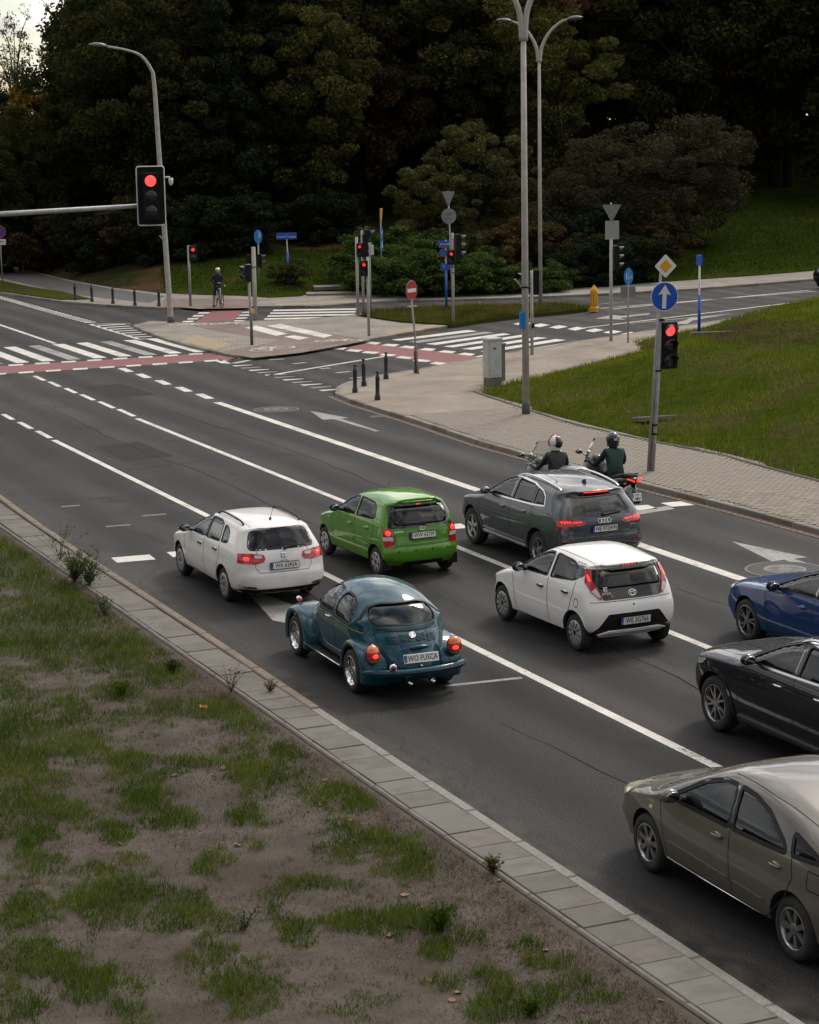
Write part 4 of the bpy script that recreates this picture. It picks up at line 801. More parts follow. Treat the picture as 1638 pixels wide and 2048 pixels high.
for sg in (-1, 1): obj('lamp_glow', sh.patch('B', [(sg*.66+.05*math.cos(t), .87+.035*math.sin(t)) for t in np.linspace(0, 2*PI, 11)[:-1]], .011, .006, .05), REDON, car, smooth=True)

# ---- green hatchback
KI = dict(wb=2.37, Rw=.277, Ra=.33, zf=.36, cab=(-.28, 1.95), wsy=1.3, yseat=.78, ydash=1.62, zdash=1.0, Hr=.2, Ht=0.12, Hf=.4, n=2.5,
    rear=[(-.42, .23), (-.505, .33), (-.53, .46), (-.525, .58), (-.475, .625), (-.455, .80), (-.42, .96), (-.33, 1.2), (-.255, 1.36), (-.295, 1.375), (-.30, 1.405)], top=[(-.30, 1.41), (0, 1.455), (.5, 1.482), (.9, 1.475), (1.15, 1.43), (1.5, 1.28), (1.95, 1.03), (2.3, .945), (2.65, .84), (2.83, .73)],
    front=[(2.86, .22), (2.97, .33), (3.0, .5), (2.93, .64), (2.83, .73)], W=[(.2, .735), (.42, .785), (.68, .797), (.95, .775), (1.04, .755), (1.40, .60), (1.49, .56)], Q=[(-.53, .955), (-.2, .985), (.3, 1), (2, 1), (2.6, .95), (3., .86)])
GRN = paint('paint_green', (.075, .235, .012), .1, .45)
w1 = [(1.82, 1.02), (.93, 1.035), (.93, 1.38), (1.05, 1.375), (1.28, 1.30)]; w2 = [(.85, 1.035), (.12, 1.065), (.06, 1.11), (.16, 1.29), (.28, 1.355), (.85, 1.382)]
KIP = dict(paint=GRN, side=[w1, w2], rear_glass=[(-.58, .985), (.58, .985), (.53, 1.325), (-.53, 1.325)], rrnd=.13, rear_gm=GLASSD, windscreen=[(-.58, 1.06), (.58, 1.06), (.52, 1.38), (-.52, 1.38)], wheel=dict(kind='cover', n=6, w0=.012, w1=.03, s0=.55, s1=.90, mat=COVER), tw=.17, mirror=(1.66, 1.02), handles=[(1.08, .85), (.32, .88)],
    seams=[[(1.92, 1.0), (1.9, .7), (1.84, .30)], [(.9, 1.03), (.88, .6), (.86, .26)], [(.1, 1.06), (.06, .86), (.16, .6), (.36, .27)], [(1.84, .285), (.36, .265)]], seamsB=[[(-.56, .95), (-.57, .625), (.57, .625), (.56, .95)], [(-.72, .605), (.72, .605)]],
    patches=[('window_surround', 'B', [(-.665, .935), (.665, .935), (.655, 1.0), (.57, 1.352), (-.57, 1.352), (-.655, 1.0)], TRIM, False, .001, .03), ('tail_lamp', 'B', [(-.755, .60), (-.565, .60), (-.60, .935), (-.74, .945)], REDL), ('reversing_lamp', 'B', [(-.75, .72), (-.575, .72), (-.59, .79), (-.75, .79)], LCLR, True, .010, .01), ('rubbing_strip', 'L', [(1.82, .60), (.95, .585), (.95, .545), (1.82, .56)], GRN, True, .014), ('rubbing_strip', 'L', [(.84, .585), (.28, .575), (.28, .54), (.84, .545)], GRN, True, .014), ('bumper_inset', 'B', [(-.46, .235), (.46, .235), (.38, .315), (-.38, .315)], BLK, False, .002), ('brake_lamp', 'B', rect(-.09, 1.33, .09, 1.352), REDD, False, .012, .005), ('tailgate_recess', 'B', [(-.36, .70), (.36, .70), (.34, .87), (-.34, .87)], GRN, False, .006, .02), ('side_repeater', 'L', [(2.12, .80), (2.06, .80), (2.06, .83), (2.12, .83)], LYEL, True, .01, .01)])
car, sh = build_car('hatchback', 'bright green small hatchback with plate WW 6579F in the second lane', KI, KIP); place(car, KI, (651, 1110), (750, 1152), sc=.94)
# the pane sits behind the wide black surround: cut look restored by a proud glass
obj('rear_screen', sh.patch('B', round_poly(KIP['rear_glass'], .13), .004, .002, .07), glass_mat('glass_rear_green', (.04, .045, .05)), car, smooth=True)
plate(car, sh, .79, 'WW 6579F', y_off=.022); b_, M_ = ring_badge(car, sh, 0, .91, 'oval'); text_obj('emblem', 'KIA', .05, CHR, b_, M_, sx=1.1); text_obj('badge', 'picanto', .062, CHR, car, sh.frame('B', -.47, .88) @ Matrix.Translation((0, 0, .004)))
obj('wiper', join(tube([(.05, -.44, .99), (-.36, -.43, 1.0)], .011, 6), sphere((.06, -.435, .985), .025)), BLK, car)
obj('roof_spoiler', join(tube([tuple(sh.hit('T', x, -.2)[0]+Vector((0, -.03, .008))) for x in np.linspace(-.5, .5, 9)], .022, 6)), GRN, car, smooth=True)
for x in (-.5, -.17, .17, .5): o = sh.frame('B', x, .52); obj('parking_sensor', xform(lathe([(.018, -.01), (.018, .004)], 10), o), BLK, car)
h = sh.hit('T', 0, 1.05)[0]; obj('aerial', tube([tuple(h), (h.x, h.y-.16, h.z+.17)], .004, 5), BLK, car)
for sg in (-1, 1): obj('lamp_glow', sh.patch('B', [(sg*.665+.05*math.cos(t), .86+.05*math.sin(t)) for t in np.linspace(0, 2*PI, 11)[:-1]], .011, .006, .05), REDON, car, smooth=True); obj('mudflap', box(sg*.68, -.33, .27, .2, .02, .2), BLK, car)
obj('lamp_glow', sh.patch('B', rect(-.03, 1.333, .03, 1.349), .016, .01, .05), REDON, car)

# ---- grey SUV
Q5 = dict(wb=2.819, Rw=.365, Ra=.425, zf=.5, cab=(-.6, 2.4), wsy=1.75, yseat=.98, ydash=2.0, zdash=1.13, seatback=1.3, Hr=.26, Ht=0.13, Hf=.4, n=2.5,
    rear=[(-.80, .30), (-.91, .40), (-.95, .55), (-.945, .72), (-.92, .78), (-.915, .95), (-.86, 1.09), (-.69, 1.31), (-.55, 1.45), (-.605, 1.475), (-.61, 1.51)], top=[(-.61, 1.515), (-.2, 1.588), (.4, 1.645), (.9, 1.655), (1.3, 1.625), (1.65, 1.53), (2.1, 1.31), (2.45, 1.14), (2.8, 1.08), (3.25, 1.0), (3.5, .89)],
    front=[(3.53, .26), (3.66, .4), (3.70, .6), (3.63, .78), (3.5, .89)], W=[(.25, .86), (.5, .925), (.8, .947), (1.03, .915), (1.13, .885), (1.48, .715), (1.66, .63)], Q=[(-.95, .93), (-.4, .985), (.3, 1), (2.4, 1), (3.2, .95), (3.7, .86)])
GRY = paint('paint_grey', (.060, .072, .082), .25, .45); CLAD = mat('cladding_grey', (.045, .052, .058), .45)
w1 = [(2.28, 1.15), (1.2, 1.175), (1.2, 1.555), (1.38, 1.545), (1.72, 1.44)]; w2 = [(1.1, 1.175), (.36, 1.20), (.36, 1.495), (.55, 1.535), (1.1, 1.56)]; w3 = [(.30, 1.205), (-.10, 1.23), (-.02, 1.36), (.12, 1.445), (.30, 1.485)]
wall = [(2.32, 1.135), (1.2, 1.16), (.3, 1.185), (-.15, 1.215), (-.05, 1.38), (.1, 1.465), (.5, 1.548), (1.1, 1.576), (1.4, 1.558), (1.75, 1.455)]
Q5P = dict(bpillar=True, paint=GRY, side=[w1, w2, w3], side_glass=[GLASS, GLASSD, GLASSD], rear_glass=[(-.62, 1.10), (.62, 1.10), (.53, 1.425), (-.53, 1.425)], rear_gm=GLASSD, rear_frit=True, windscreen=[(-.66, 1.18), (.66, 1.18), (.58, 1.55), (-.58, 1.55)], wheel=dict(kind='spoke', n=5, w0=.045, w1=.022, mat=SILV, rim=.63), tw=.235, mirror=(2.12, 1.15), mirror_m=GRY, handles=[(1.42, .99), (.55, 1.02)], handle_m=GRY,
    seams=[[(2.5, 1.05), (2.46, .8), (2.34, .44)], [(1.15, 1.16), (1.13, .8), (1.1, .40)], [(.3, 1.19), (.2, .98), (.3, .75), (.48, .42)], [(2.34, .43), (.48, .41)]], seamsB=[[(-.62, 1.08), (-.66, .9), (-.6, .76), (.6, .76), (.66, .9), (.62, 1.08)], [(-.9, .74), (.9, .74)]],
    patches=[('tail_lamp', 'B', [(-.90, .88), (-.55, .92), (-.40, .945), (-.36, .975), (-.42, 1.01), (-.62, 1.035), (-.90, 1.05)], REDL), ('brake_lamp', 'B', rect(-.26, 1.478, .26, 1.493), REDON, False, .006, .005), ('reflector', 'B', [(-.82, .60), (-.55, .585), (-.55, .625), (-.82, .645)], REDD), ('bumper_skirt', 'B', [(-.84, .31), (.84, .31), (.8, .45), (-.8, .45)], CLAD, False, .006), ('sill_trim', 'L', [(2.32, .36), (.5, .34), (.5, .38), (2.32, .40)], ALU, True, .012, .01), ('window_shade', 'B', [(-.58, 1.415), (.58, 1.415), (.56, 1.45), (-.56, 1.45)], TRIM, False, .006, .02), ('exhaust_trim', 'B', [(-.80, .42), (-.52, .42), (-.50, .47), (-.80, .48)], CHR, True, .008, .015)],
    seamsT=[[(.56, -.4), (.60, .5), (.58, 1.35)]])
car, sh = build_car('suv_car', 'dark grey SUV with roof rails and plate WE 972WN beside the motorcycles', Q5, Q5P); place(car, Q5, (944, 1088), (1092, 1132), heading=.0, sc=.95)
plate(car, sh, .855, 'WE 972WN', y_off=.018); ring_badge(car, sh, 0, .995, 'rings'); text_obj('badge', 'Q5', .07, CHR, car, sh.frame('B', -.66, .82) @ Matrix.Translation((0, 0, .004))); text_obj('badge', 'quattro', .05, CHR, car, sh.frame('B', .62, .88) @ Matrix.Translation((0, 0, .004)))
for ax in 'LR': obj('chrome_trim', sh.seam(ax, wall, .026, .007, True), ALU, car, fix=False)
for sg, ax in ((-1, 'L'), (1, 'R')):
    c0 = [sh.hit('T', sg*.60, y)[0]+Vector((0, 0, dz)) for y, dz in ((-.38, .005), (-.2, .035), (.4, .045), (1.0, .045), (1.35, .0))]; obj('roof_rail', tube(catmull([tuple(c) for c in c0], 4), .02, 8), ALU, car, smooth=True)
    for yy in (0, Q5['wb']):
        A = [(yy+(.425+.0)*math.cos(t), .375+.425*math.sin(t)) for t in np.linspace(R(-8), R(188), 22)]; B_ = [(yy+.50*math.cos(t), .375+.50*math.sin(t)) for t in np.linspace(R(188), R(-8), 22)]; obj('arch_trim', sh.patch(ax, A+B_, .012, .01, .05), CLAD, car, angle=40)
h = sh.hit('T', 0, -.12)[0]; obj('aerial', prism([(h.y-.09, h.z-.01), (h.y+.09, h.z-.01), (h.y-.02, h.z+.06), (h.y-.06, h.z+.065)], -.012, .012, 'yz'), BLK, car)
obj('wiper', join(tube([(.02, -.875, 1.10), (.38, -.845, 1.13)], .013, 6), sphere((.0, -.87, 1.10), .03)), BLK, car)
for sg in (-1, 1):
    for k in range(4): x = sg*(.80-.045*k); obj('lamp_glow', sh.patch('B', [(x-.014, .985), (x+.014, .985), (x+.008, 1.02), (x-.02, 1.02)], .011, .006, .05), REDON, car)
    for k in range(5): x = sg*(.60-.035*k); obj('lamp_glow', sh.patch('B', [(x-.011, .985), (x+.011, .985), (x+.008, 1.005), (x-.014, 1.005)], .011, .006, .05), REDON, car)

# ---- white city car with black tailgate
AY = dict(wb=2.34, Rw=.287, Ra=.34, zf=.36, cab=(-.2, 1.95), wsy=1.3, yseat=.78, ydash=1.62, zdash=.97, Hr=.19, Ht=0.12, Hf=.4, n=2.5,
    rear=[(-.36, .24), (-.44, .33), (-.475, .46), (-.475, .62), (-.45, .74), (-.415, .83), (-.33, 1.06), (-.245, 1.275), (-.295, 1.295), (-.305, 1.345)], top=[(-.305, 1.35), (0, 1.41), (.5, 1.457), (.85, 1.455), (1.15, 1.40), (1.55, 1.21), (1.95, 1.0), (2.3, .91), (2.65, .79), (2.82, .68)],
    front=[(2.85, .21), (2.96, .33), (2.98, .48), (2.92, .59), (2.82, .68)], W=[(.2, .75), (.42, .80), (.66, .808), (.9, .79), (.99, .768), (1.36, .61), (1.47, .565)], Q=[(-.47, .97), (-.2, .99), (.3, 1), (2, 1), (2.6, .95), (3., .86)])
w1 = [(1.82, .985), (.86, 1.01), (.84, 1.365), (1.0, 1.36), (1.26, 1.275)]; w2 = [(.78, 1.01), (.1, 1.075), (-.03, 1.13), (.12, 1.29), (.26, 1.335), (.77, 1.366)]
lampL = [(-.655, 1.275), (-.575, 1.275), (-.605, 1.11), (-.565, 1.0), (-.50, .85), (-.54, .83), (-.655, .95), (-.70, 1.08)]
AYP = dict(paint=WHT, side=[w1, w2], side_glass=[GLASS, GLASSD], seatm=SEATB, rear_glass=[(-.55, .985), (.55, .985), (.50, 1.245), (-.50, 1.245)], rear_gm=GLASSD, windscreen=[(-.58, 1.02), (.58, 1.02), (.52, 1.36), (-.52, 1.36)], wheel=dict(kind='cover', n=10, w0=.006, w1=.012, s0=.35, s1=.92, mat=COVER), tw=.17, mirror=(1.66, .98), handles=[(1.02, .83), (.26, .87)], handle_m=BLK,
    seams=[[(1.95, .97), (1.9, .7), (1.82, .29)], [(.82, 1.0), (.8, .6), (.76, .26)], [(.02, 1.07), (.04, .88), (.14, .62), (.36, .27)], [(1.82, .28), (.36, .26)], [(-.07+.065*math.cos(t), .76+.065*math.sin(t)) for t in np.linspace(0, 2*PI, 15)]], seamsB=[[(-.70, .80), (.70, .80)]],
    patches=[('tailgate_glass', 'B', [(-.49, .82), (.49, .82), (.60, .95), (.66, 1.08), (.60, 1.27), (-.60, 1.27), (-.66, 1.08), (-.60, .95)], TRIM, False, .003, .03), ('tail_lamp', 'B', lampL, REDL, True, .014, .02), ('reversing_lamp', 'B', [(-.655, .96), (-.58, 1.0), (-.53, .88), (-.56, .86)], LCLR, True, .018, .01), ('diffuser', 'B', [(-.72, .32), (-.60, .42), (-.44, .615), (.44, .615), (.60, .42), (.72, .32), (.5, .30), (-.5, .30)], BLK, False, .007, .03), ('skid_bar', 'B', [(-.60, .315), (-.44, .365), (.44, .365), (.60, .315), (.44, .33), (-.44, .33)], WHT, False, .03, .01), ('brake_lamp', 'B', rect(-.15, 1.305, .15, 1.33), REDD, False, .006, .005), ('black_pillar', 'L', [(.06, 1.10), (-.12, 1.16), (-.16, 1.25), (-.06, 1.33), (.16, 1.345), (.10, 1.28)], TRIM, True, .002, .02), ('reflector', 'B', [(-.66, .36), (-.50, .365), (-.52, .385), (-.64, .38)], REDD, True, .010, .005)], seamsT=[[(.50, -.2), (.54, .5), (.52, 1.05)]])
car, sh = build_car('city_car', 'white small hatchback with black glass tailgate and plate WE 3G766', AY, AYP); place(car, AY, (1003, 1240), (1151, 1303), sc=.985)
obj('rear_screen', sh.patch('B', round_poly(AYP['rear_glass'], .06), .007, .002, .07), MATS['glass_rear_green'], car, smooth=True)
plate(car, sh, .50, 'WE 3G766', y_off=.022); ring_badge(car, sh, 0, .90, 'ellipses'); text_obj('badge', 'AYGO', .055, CHR, car, sh.frame('B', -.43, .915) @ Matrix.Translation((0, 0, .008))); text_obj('badge', 'x', .04, CHR, car, sh.frame('B', -.34, .875) @ Matrix.Translation((0, 0, .008)))
obj('sticker', xform(join(box(0, .02, 0, .07, .012, .002), box(-.015, -.01, 0, .03, .035, .002), box(.022, -.01, 0, .012, .04, .002), box(0, -.04, 0, .06, .01, .002)), sh.frame('B', -.44, .985) @ Matrix.Translation((0, 0, .011))), PLW, car)
obj('lock_button', xform(lathe([(.017, -.01), (.014, .006)], 12), sh.frame('B', 0, .735)), BLK, car)
for sg in (-1, 1):
    obj('lamp_glow', sh.patch('B', [(sg*a, b) for a, b in ((.655, 1.10), (.625, 1.10), (.625, 1.18), (.645, 1.2), (.655, 1.18))], .018, .006, .05), REDON, car)
for k in range(5): obj('lamp_glow', sh.patch('B', [(-.10+.05*k-.012, 1.312), (-.10+.05*k+.012, 1.312), (-.10+.05*k+.012, 1.325), (-.10+.05*k-.012, 1.325)], .010, .006, .05), REDON, car)

# ---- beige hybrid in the near lane
PR = dict(wb=2.70, Rw=.312, Ra=.36, zf=.38, cab=(-.55, 2.45), wsy=1.75, yseat=1.02, ydash=2.15, zdash=.96, Hr=.25, Ht=0.125, Hf=.42, n=2.4,
    rear=[(-.72, .25), (-.82, .36), (-.85, .55), (-.84, .75), (-.81, .92), (-.78, 1.08)], top=[(-.79, 1.10), (-.45, 1.20), (.0, 1.34), (.45, 1.44), (.9, 1.488), (1.3, 1.485), (1.65, 1.41), (2.1, 1.22), (2.6, .985), (2.95, .905), (3.35, .80), (3.53, .71)],
    front=[(3.54, .22), (3.66, .34), (3.70, .5), (3.64, .64), (3.53, .71)], W=[(.2, .80), (.44, .855), (.68, .864), (.93, .84), (1.02, .812), (1.40, .63), (1.5, .58)], Q=[(-.85, .90), (-.3, .97), (.3, 1), (2.3, 1), (3., .95), (3.7, .82)])
BEI = paint('paint_beige', (.125, .112, .094), .25, .45)
w1 = [(2.24, .955), (1.11, .97), (1.20, 1.35), (1.42, 1.342), (1.72, 1.25)]; w2 = [(1.05, .97), (.14, 1.005), (.22, 1.085), (.58, 1.265), (.86, 1.333), (1.14, 1.352)]; w3 = [(.06, 1.01), (-.38, 1.045), (-.28, 1.095), (.13, 1.20)]
PRP = dict(bpillar=True, paint=BEI, side=[w1, w2, w3], side_glass=[GLASS, GLASSD, GLASSD], sealw=.045, rear_glass=[(-.5, 1.12), (.5, 1.12), (.48, 1.25), (-.48, 1.25)], rear_gm=GLASSD, windscreen=[(-.66, 1.03), (.66, 1.03), (.56, 1.40), (-.56, 1.40)], wheel=dict(kind='spoke', n=7, w0=.022, w1=.03, mat=SILV, rim=.66), tw=.19, mirror=(2.12, .98), mirror_m=BEI, handles=[(1.28, .84), (.26, .86)], handle_m=BEI,
    seams=[[(2.42, .99), (2.36, .7), (2.27, .32)], [(1.08, 1.0), (1.06, .6), (1.02, .29)], [(.06, 1.04), (.0, .82), (.1, .6), (.42, .30)], [(2.27, .31), (.42, .29)], [(-.22, .95), (-.22, .78), (-.42, .78), (-.42, .95), (-.22, .95)]], patches=[('headlamp', 'L', [(3.46, .62), (3.40, .74), (3.1, .85), (3.06, .79), (3.28, .66)], LYEL, True, .008, .03), ('door_crease', 'L', [(2.2, .50), (1.1, .475), (1.1, .455), (2.2, .48)], BEI, True, .008, .008), ('door_crease', 'L', [(1.02, .475), (.45, .465), (.45, .445), (1.02, .455)], BEI, True, .008, .008), ('side_repeater', 'L', [(2.62, .73), (2.55, .73), (2.55, .765), (2.62, .765)], LYEL, True, .008, .012), ('sill_strip', 'L', [(2.3, .275), (.42, .26), (.42, .275), (2.3, .29)], ALU, True, .006, .004)], seamsT=[[(.56, -.2), (.60, .6), (.58, 1.35)]])
car, sh = build_car('hybrid_car', 'beige metallic hybrid hatchback, nearest car, at the bottom right by the kerb', PR, PRP); place(car, PR, (1289, 1741), (1587, 1926))
text_obj('badge', 'HYBRID', .05, CHR, car, sh.frame('L', 2.60, .81) @ Matrix.Translation((0, 0, .003)))
obj('cowl', sh.patch('T', [(-.62, 2.42), (.62, 2.42), (.6, 2.62), (-.6, 2.62)], .003, .006, .08), BLK, car)

# ---- black SUV
GL = dict(wb=2.888, Rw=.375, Ra=.43, zf=.5, cab=(-.6, 2.3), wsy=1.65, yseat=.95, ydash=1.9, zdash=1.13, seatback=1.3, Hr=.26, Ht=0.13, Hf=.4, n=2.5,
    rear=[(-.80, .30), (-.92, .42), (-.95, .6), (-.93, .85), (-.86, 1.09), (-.69, 1.31), (-.50, 1.49)], top=[(-.56, 1.51), (-.2, 1.58), (.4, 1.63), (.8, 1.635), (1.2, 1.60), (1.6, 1.49), (2.0, 1.30), (2.32, 1.155), (2.7, 1.12), (3.25, 1.065), (3.56, .975)],
    front=[(3.6, .26), (3.71, .4), (3.74, .65), (3.69, .86), (3.56, .975)], W=[(.25, .86), (.5, .925), (.8, .945), (1.06, .915), (1.14, .885), (1.48, .71), (1.64, .63)], Q=[(-.95, .93), (-.4, .985), (.3, 1), (2.4, 1), (3.2, .965), (3.75, .88)])
BLUEBLK = paint('paint_black', (.003, .0038, .006), 0., .5)
w1 = [(2.2, 1.14), (1.12, 1.165), (1.12, 1.53), (1.28, 1.525), (1.6, 1.425)]; w2 = [(1.02, 1.165), (.2, 1.19), (.24, 1.47), (.5, 1.52), (1.02, 1.54)]
wall = [(2.24, 1.125), (1.1, 1.15), (.16, 1.175), (.2, 1.48), (.5, 1.537), (1.05, 1.56), (1.3, 1.543), (1.63, 1.44)]
GLP = dict(bpillar=True, paint=BLUEBLK, side=[w1, w2], side_glass=[GLASS, GLASSD], rear_glass=[(-.62, 1.12), (.62, 1.12), (.53, 1.42), (-.53, 1.42)], windscreen=[(-.66, 1.18), (.66, 1.18), (.58, 1.53), (-.58, 1.53)], wheel=dict(kind='spoke', n=5, w0=.018, w1=.010, split=.26, mat=SILV, rim=.68), tw=.235, mirror=(2.05, 1.14), mirror_m=BLUEBLK, handles=[(1.38, .98), (.5, 1.0)], handle_m=CHR, recess_m=BLK, seatm=SEATB,
    seams=[[(2.42, 1.06), (2.36, .8), (2.26, .44)], [(1.07, 1.15), (1.05, .8), (1.02, .40)], [(.2, 1.18), (.1, .98), (.2, .75), (.4, .42)], [(2.26, .43), (.4, .41)]], patches=[('headlamp', 'L', [(3.50, .80), (3.42, .90), (3.1, .95), (3.2, .86)], HEADL, True, .006, .02), ('running_board', 'L', [(2.3, .30), (.5, .30), (.5, .39), (2.3, .39)], CLAD, True, .05, .02)], seamsT=[[(.72, 2.5), (.70, 3.0), (.62, 3.45)]])
car, sh = build_car('suv_car', 'black SUV with chrome window line, cut off by the right edge', GL, GLP); place(car, GL, (1428, 1462), (1590, 1541), heading=0.0, sc=.97)
for ax in 'LR':
    obj('chrome_trim', sh.seam(ax, wall, .026, .007, True), ALU, car, fix=False)
    for yy in (0, GL['wb']):
        A = [(yy+.43*math.cos(t), .385+.43*math.sin(t)) for t in np.linspace(R(-8), R(188), 22)]; B_ = [(yy+.475*math.cos(t), .385+.475*math.sin(t)) for t in np.linspace(R(188), R(-8), 22)]; obj('arch_trim', sh.patch(ax, A+B_, .014, .01, .05), BLUEBLK, car, angle=40)
for sg in (-1, 1): c0 = [sh.hit('T', sg*.62, y)[0]+Vector((0, 0, dz)) for y, dz in ((-.38, .005), (-.2, .035), (.4, .045), (1.0, .045), (1.3, .0))]; obj('roof_rail', tube(catmull([tuple(c) for c in c0], 4), .02, 8), ALU, car, smooth=True)
for x in (-.3, .3): obj('bonnet_crease', sh.seam('T', [(x*1.15, 2.45), (x, 3.0), (x*.8, 3.4)], .02, .004), BLUEBLK, car, fix=False)

# ---- blue estate
CO = dict(wb=2.70, Rw=.325, Ra=.372, zf=.38, cab=(-.65, 2.2), wsy=1.6, yseat=.92, ydash=1.9, zdash=.96, Hr=.25, Ht=0.12, Hf=.4, n=2.4,
    rear=[(-.86, .24), (-.97, .35), (-1., .55), (-.97, .8), (-.88, 1.0), (-.72, 1.2), (-.6, 1.33)], top=[(-.62, 1.345), (-.2, 1.41), (.4, 1.435), (.9, 1.425), (1.3, 1.36), (1.75, 1.18), (2.15, 1.01), (2.5, .965), (3.05, .90), (3.45, .79)],
    front=[(3.5, .2), (3.60, .33), (3.63, .52), (3.58, .69), (3.45, .79)], W=[(.2, .82), (.42, .885), (.66, .897), (.88, .87), (.97, .84), (1.32, .65), (1.44, .59)], Q=[(-1, .92), (-.4, .985), (.3, 1), (2.3, 1), (3., .945), (3.6, .84)])
BLU = paint('paint_blue', (.002, .030, .135), .1, .45)
w1 = [(2.08, .985), (1.0, 1.0), (1.0, 1.335), (1.15, 1.33), (1.42, 1.24)]; w2 = [(.92, 1.0), (.1, 1.02), (.16, 1.28), (.4, 1.325), (.92, 1.34)]
COP = dict(bpillar=True, paint=BLU, side=[w1, w2], side_glass=[GLASS, GLASSD], rear_glass=[(-.6, 1.02), (.6, 1.02), (.5, 1.28), (-.5, 1.28)], windscreen=[(-.64, 1.03), (.64, 1.03), (.55, 1.35), (-.55, 1.35)], wheel=dict(kind='spoke', n=5, w0=.014, w1=.012, split=.2, mat=mat('alloy_two_tone', (.24, .24, .25), .28, .8), rim=.72), tw=.225, mirror=(1.95, .97), mirror_m=BLK, handles=[(1.2, .83), (.35, .85)],
    seams=[[(2.2, .95), (2.15, .7), (2.08, .32)], [(.96, .99), (.95, .6), (.92, .28)], [(2.08, .30), (.42, .28)], [(.08, 1.0), (.0, .82), (.12, .6), (.40, .30)]], patches=[('headlamp', 'L', [(3.52, .66), (3.42, .77), (3.05, .83), (3.15, .74)], HEADL, True, .006, .02)], seamsT=[[(.74, 2.3), (.70, 2.9), (.6, 3.35)]])
car, sh = build_car('estate_car', 'deep blue car behind the white city car, cut off by the right edge', CO, COP); place(car, CO, (1491, 1283), (1640, 1347), heading=0.0)
for sg in (-1, 1): c0 = [sh.hit('T', sg*.54, y)[0]+Vector((0, 0, dz)) for y, dz in ((-.38, .0), (-.2, .03), (.4, .04), (.9, .03), (1.05, .0))]; obj('roof_rail', tube(catmull([tuple(c) for c in c0], 4), .016, 8), BLK, car, smooth=True)
obj('cowl', sh.patch('T', [(-.62, 2.05), (.62, 2.05), (.6, 2.2), (-.6, 2.2)], .003, .006, .08), BLK, car)
# ---- teal beetle: round shell, separate wings, running boards, blade bumpers
BE = dict(clampy=1.2, wb=2.40, Rw=.312, Ra=.36, zf=.40, cab=(-.18, 1.62), wsy=1.25, yseat=.80, yrear=.22, ydash=1.5, zdash=.99, seatback=1.12, Hr=.55, Ht=.30, Hf=.6, n=2.05, nu=110, nv=50,
    rear=[(-.66, .30), (-.735, .36), (-.74, .44), (-.70, .56), (-.60, .74), (-.46, .90), (-.30, 1.03)], top=[(-.30, 1.03), (-.12, 1.16), (.10, 1.275), (.40, 1.38), (.75, 1.43), (1.05, 1.43), (1.30, 1.39), (1.46, 1.31), (1.60, 1.15), (1.74, 1.01), (1.95, .975), (2.3, .91), (2.6, .79), (2.82, .63), (2.93, .48)],
    front=[(2.86, .30), (2.93, .36), (2.95, .42), (2.93, .48)], W=[(.3, .64), (.5, .68), (.8, .735), (.96, .73), (1.03, .712), (1.3, .625), (1.44, .56)], Q=[(-.74, .76), (-.45, .88), (-.1, .97), (.4, 1), (1.4, 1), (1.75, .95), (2.3, .74), (2.95, .48)])
TEAL = paint('paint_teal', (.0003, .052, .080), .05, .45); TEAL.node_tree.nodes['Principled BSDF'].inputs['Coat IOR'].default_value = 1.4; YEL = mat('pinstripe_yellow', (.55, .42, .05), .4)
w1 = [(1.58, 1.03), (.80, 1.005), (.82, 1.325), (1.15, 1.34), (1.34, 1.285)]; w2 = [(.70, 1.0), (.16, .985), (.10, 1.03), (.24, 1.20), (.46, 1.285), (.72, 1.318)]
rg = [(-.47, .985), (.47, .985), (.50, 1.07), (.455, 1.19), (.28, 1.235), (-.28, 1.235), (-.455, 1.19), (-.50, 1.07)]
BEP = dict(sealw=.016, paint=TEAL, side=[w1, w2], rnd=.07, side_glass=[GLASS, GLASSD], rear_glass=rg, rrnd=.05, rear_gm=GLASSB, windscreen=[(-.5, 1.06), (.5, 1.06), (.44, 1.32), (-.44, 1.32)], wheel=dict(kind='spoke', n=8, w0=.024, w1=.066, mat=CHR, rim=.70, dish=.045), tw=.2, win=-.03, mirror=(1.6, 1.0), mirror_s=.62, handles=[(.93, .93)], handle_m=CHR, recess_m=TEAL,
    seams=[[(1.62, 1.02), (1.70, .85), (1.66, .45)], [(.78, 1.35), (.76, 1.0), (.74, .62), (.80, .38)], [(1.60, .38), (.80, .36)]],
    seamsB=[[(-.49, .89), (-.47, .78), (-.42, .64), (-.33, .49), (-.22, .41), (.22, .41), (.33, .49), (.42, .64), (.47, .78), (.49, .89), (.3, .912), (-.3, .912), (-.49, .89)]], patches=[])
car, sh = build_car('beetle_car', 'teal vintage beetle with chrome wheels and plate WO FUSCA by the kerb', BE, BEP)
W_b = .705+.06
def wing(yc, r_of, x_in, x_out, lip, front):
    na, nb = 40, 14; v, f = [], []
    a0, a1 = (R(-6), R(192)) if not front else (R(-18), R(196))
    for i in range(na):
        a = a0+(a1-a0)*i/(na-1); r0 = r_of(a)
        for j in range(nb):
            t = j/(nb-1)
            if t < .72: s_ = t/.72; ang = s_*PI/2; x = x_in+(x_out-x_in)*math.sin(ang)**1.1; rr = lip+(r0-lip)*(.30+.70*math.cos(ang)**.62) if s_ < 1 else lip+(r0-lip)*.30
            else: s_ = (t-.72)/.28; x = x_out+.006-.02*s_; rr = lip+(r0-lip)*.30*(1-s_)
            v.append((x, yc+rr*math.cos(a), .322+rr*math.sin(a)))
    f = gridf(nb, na); return v, f
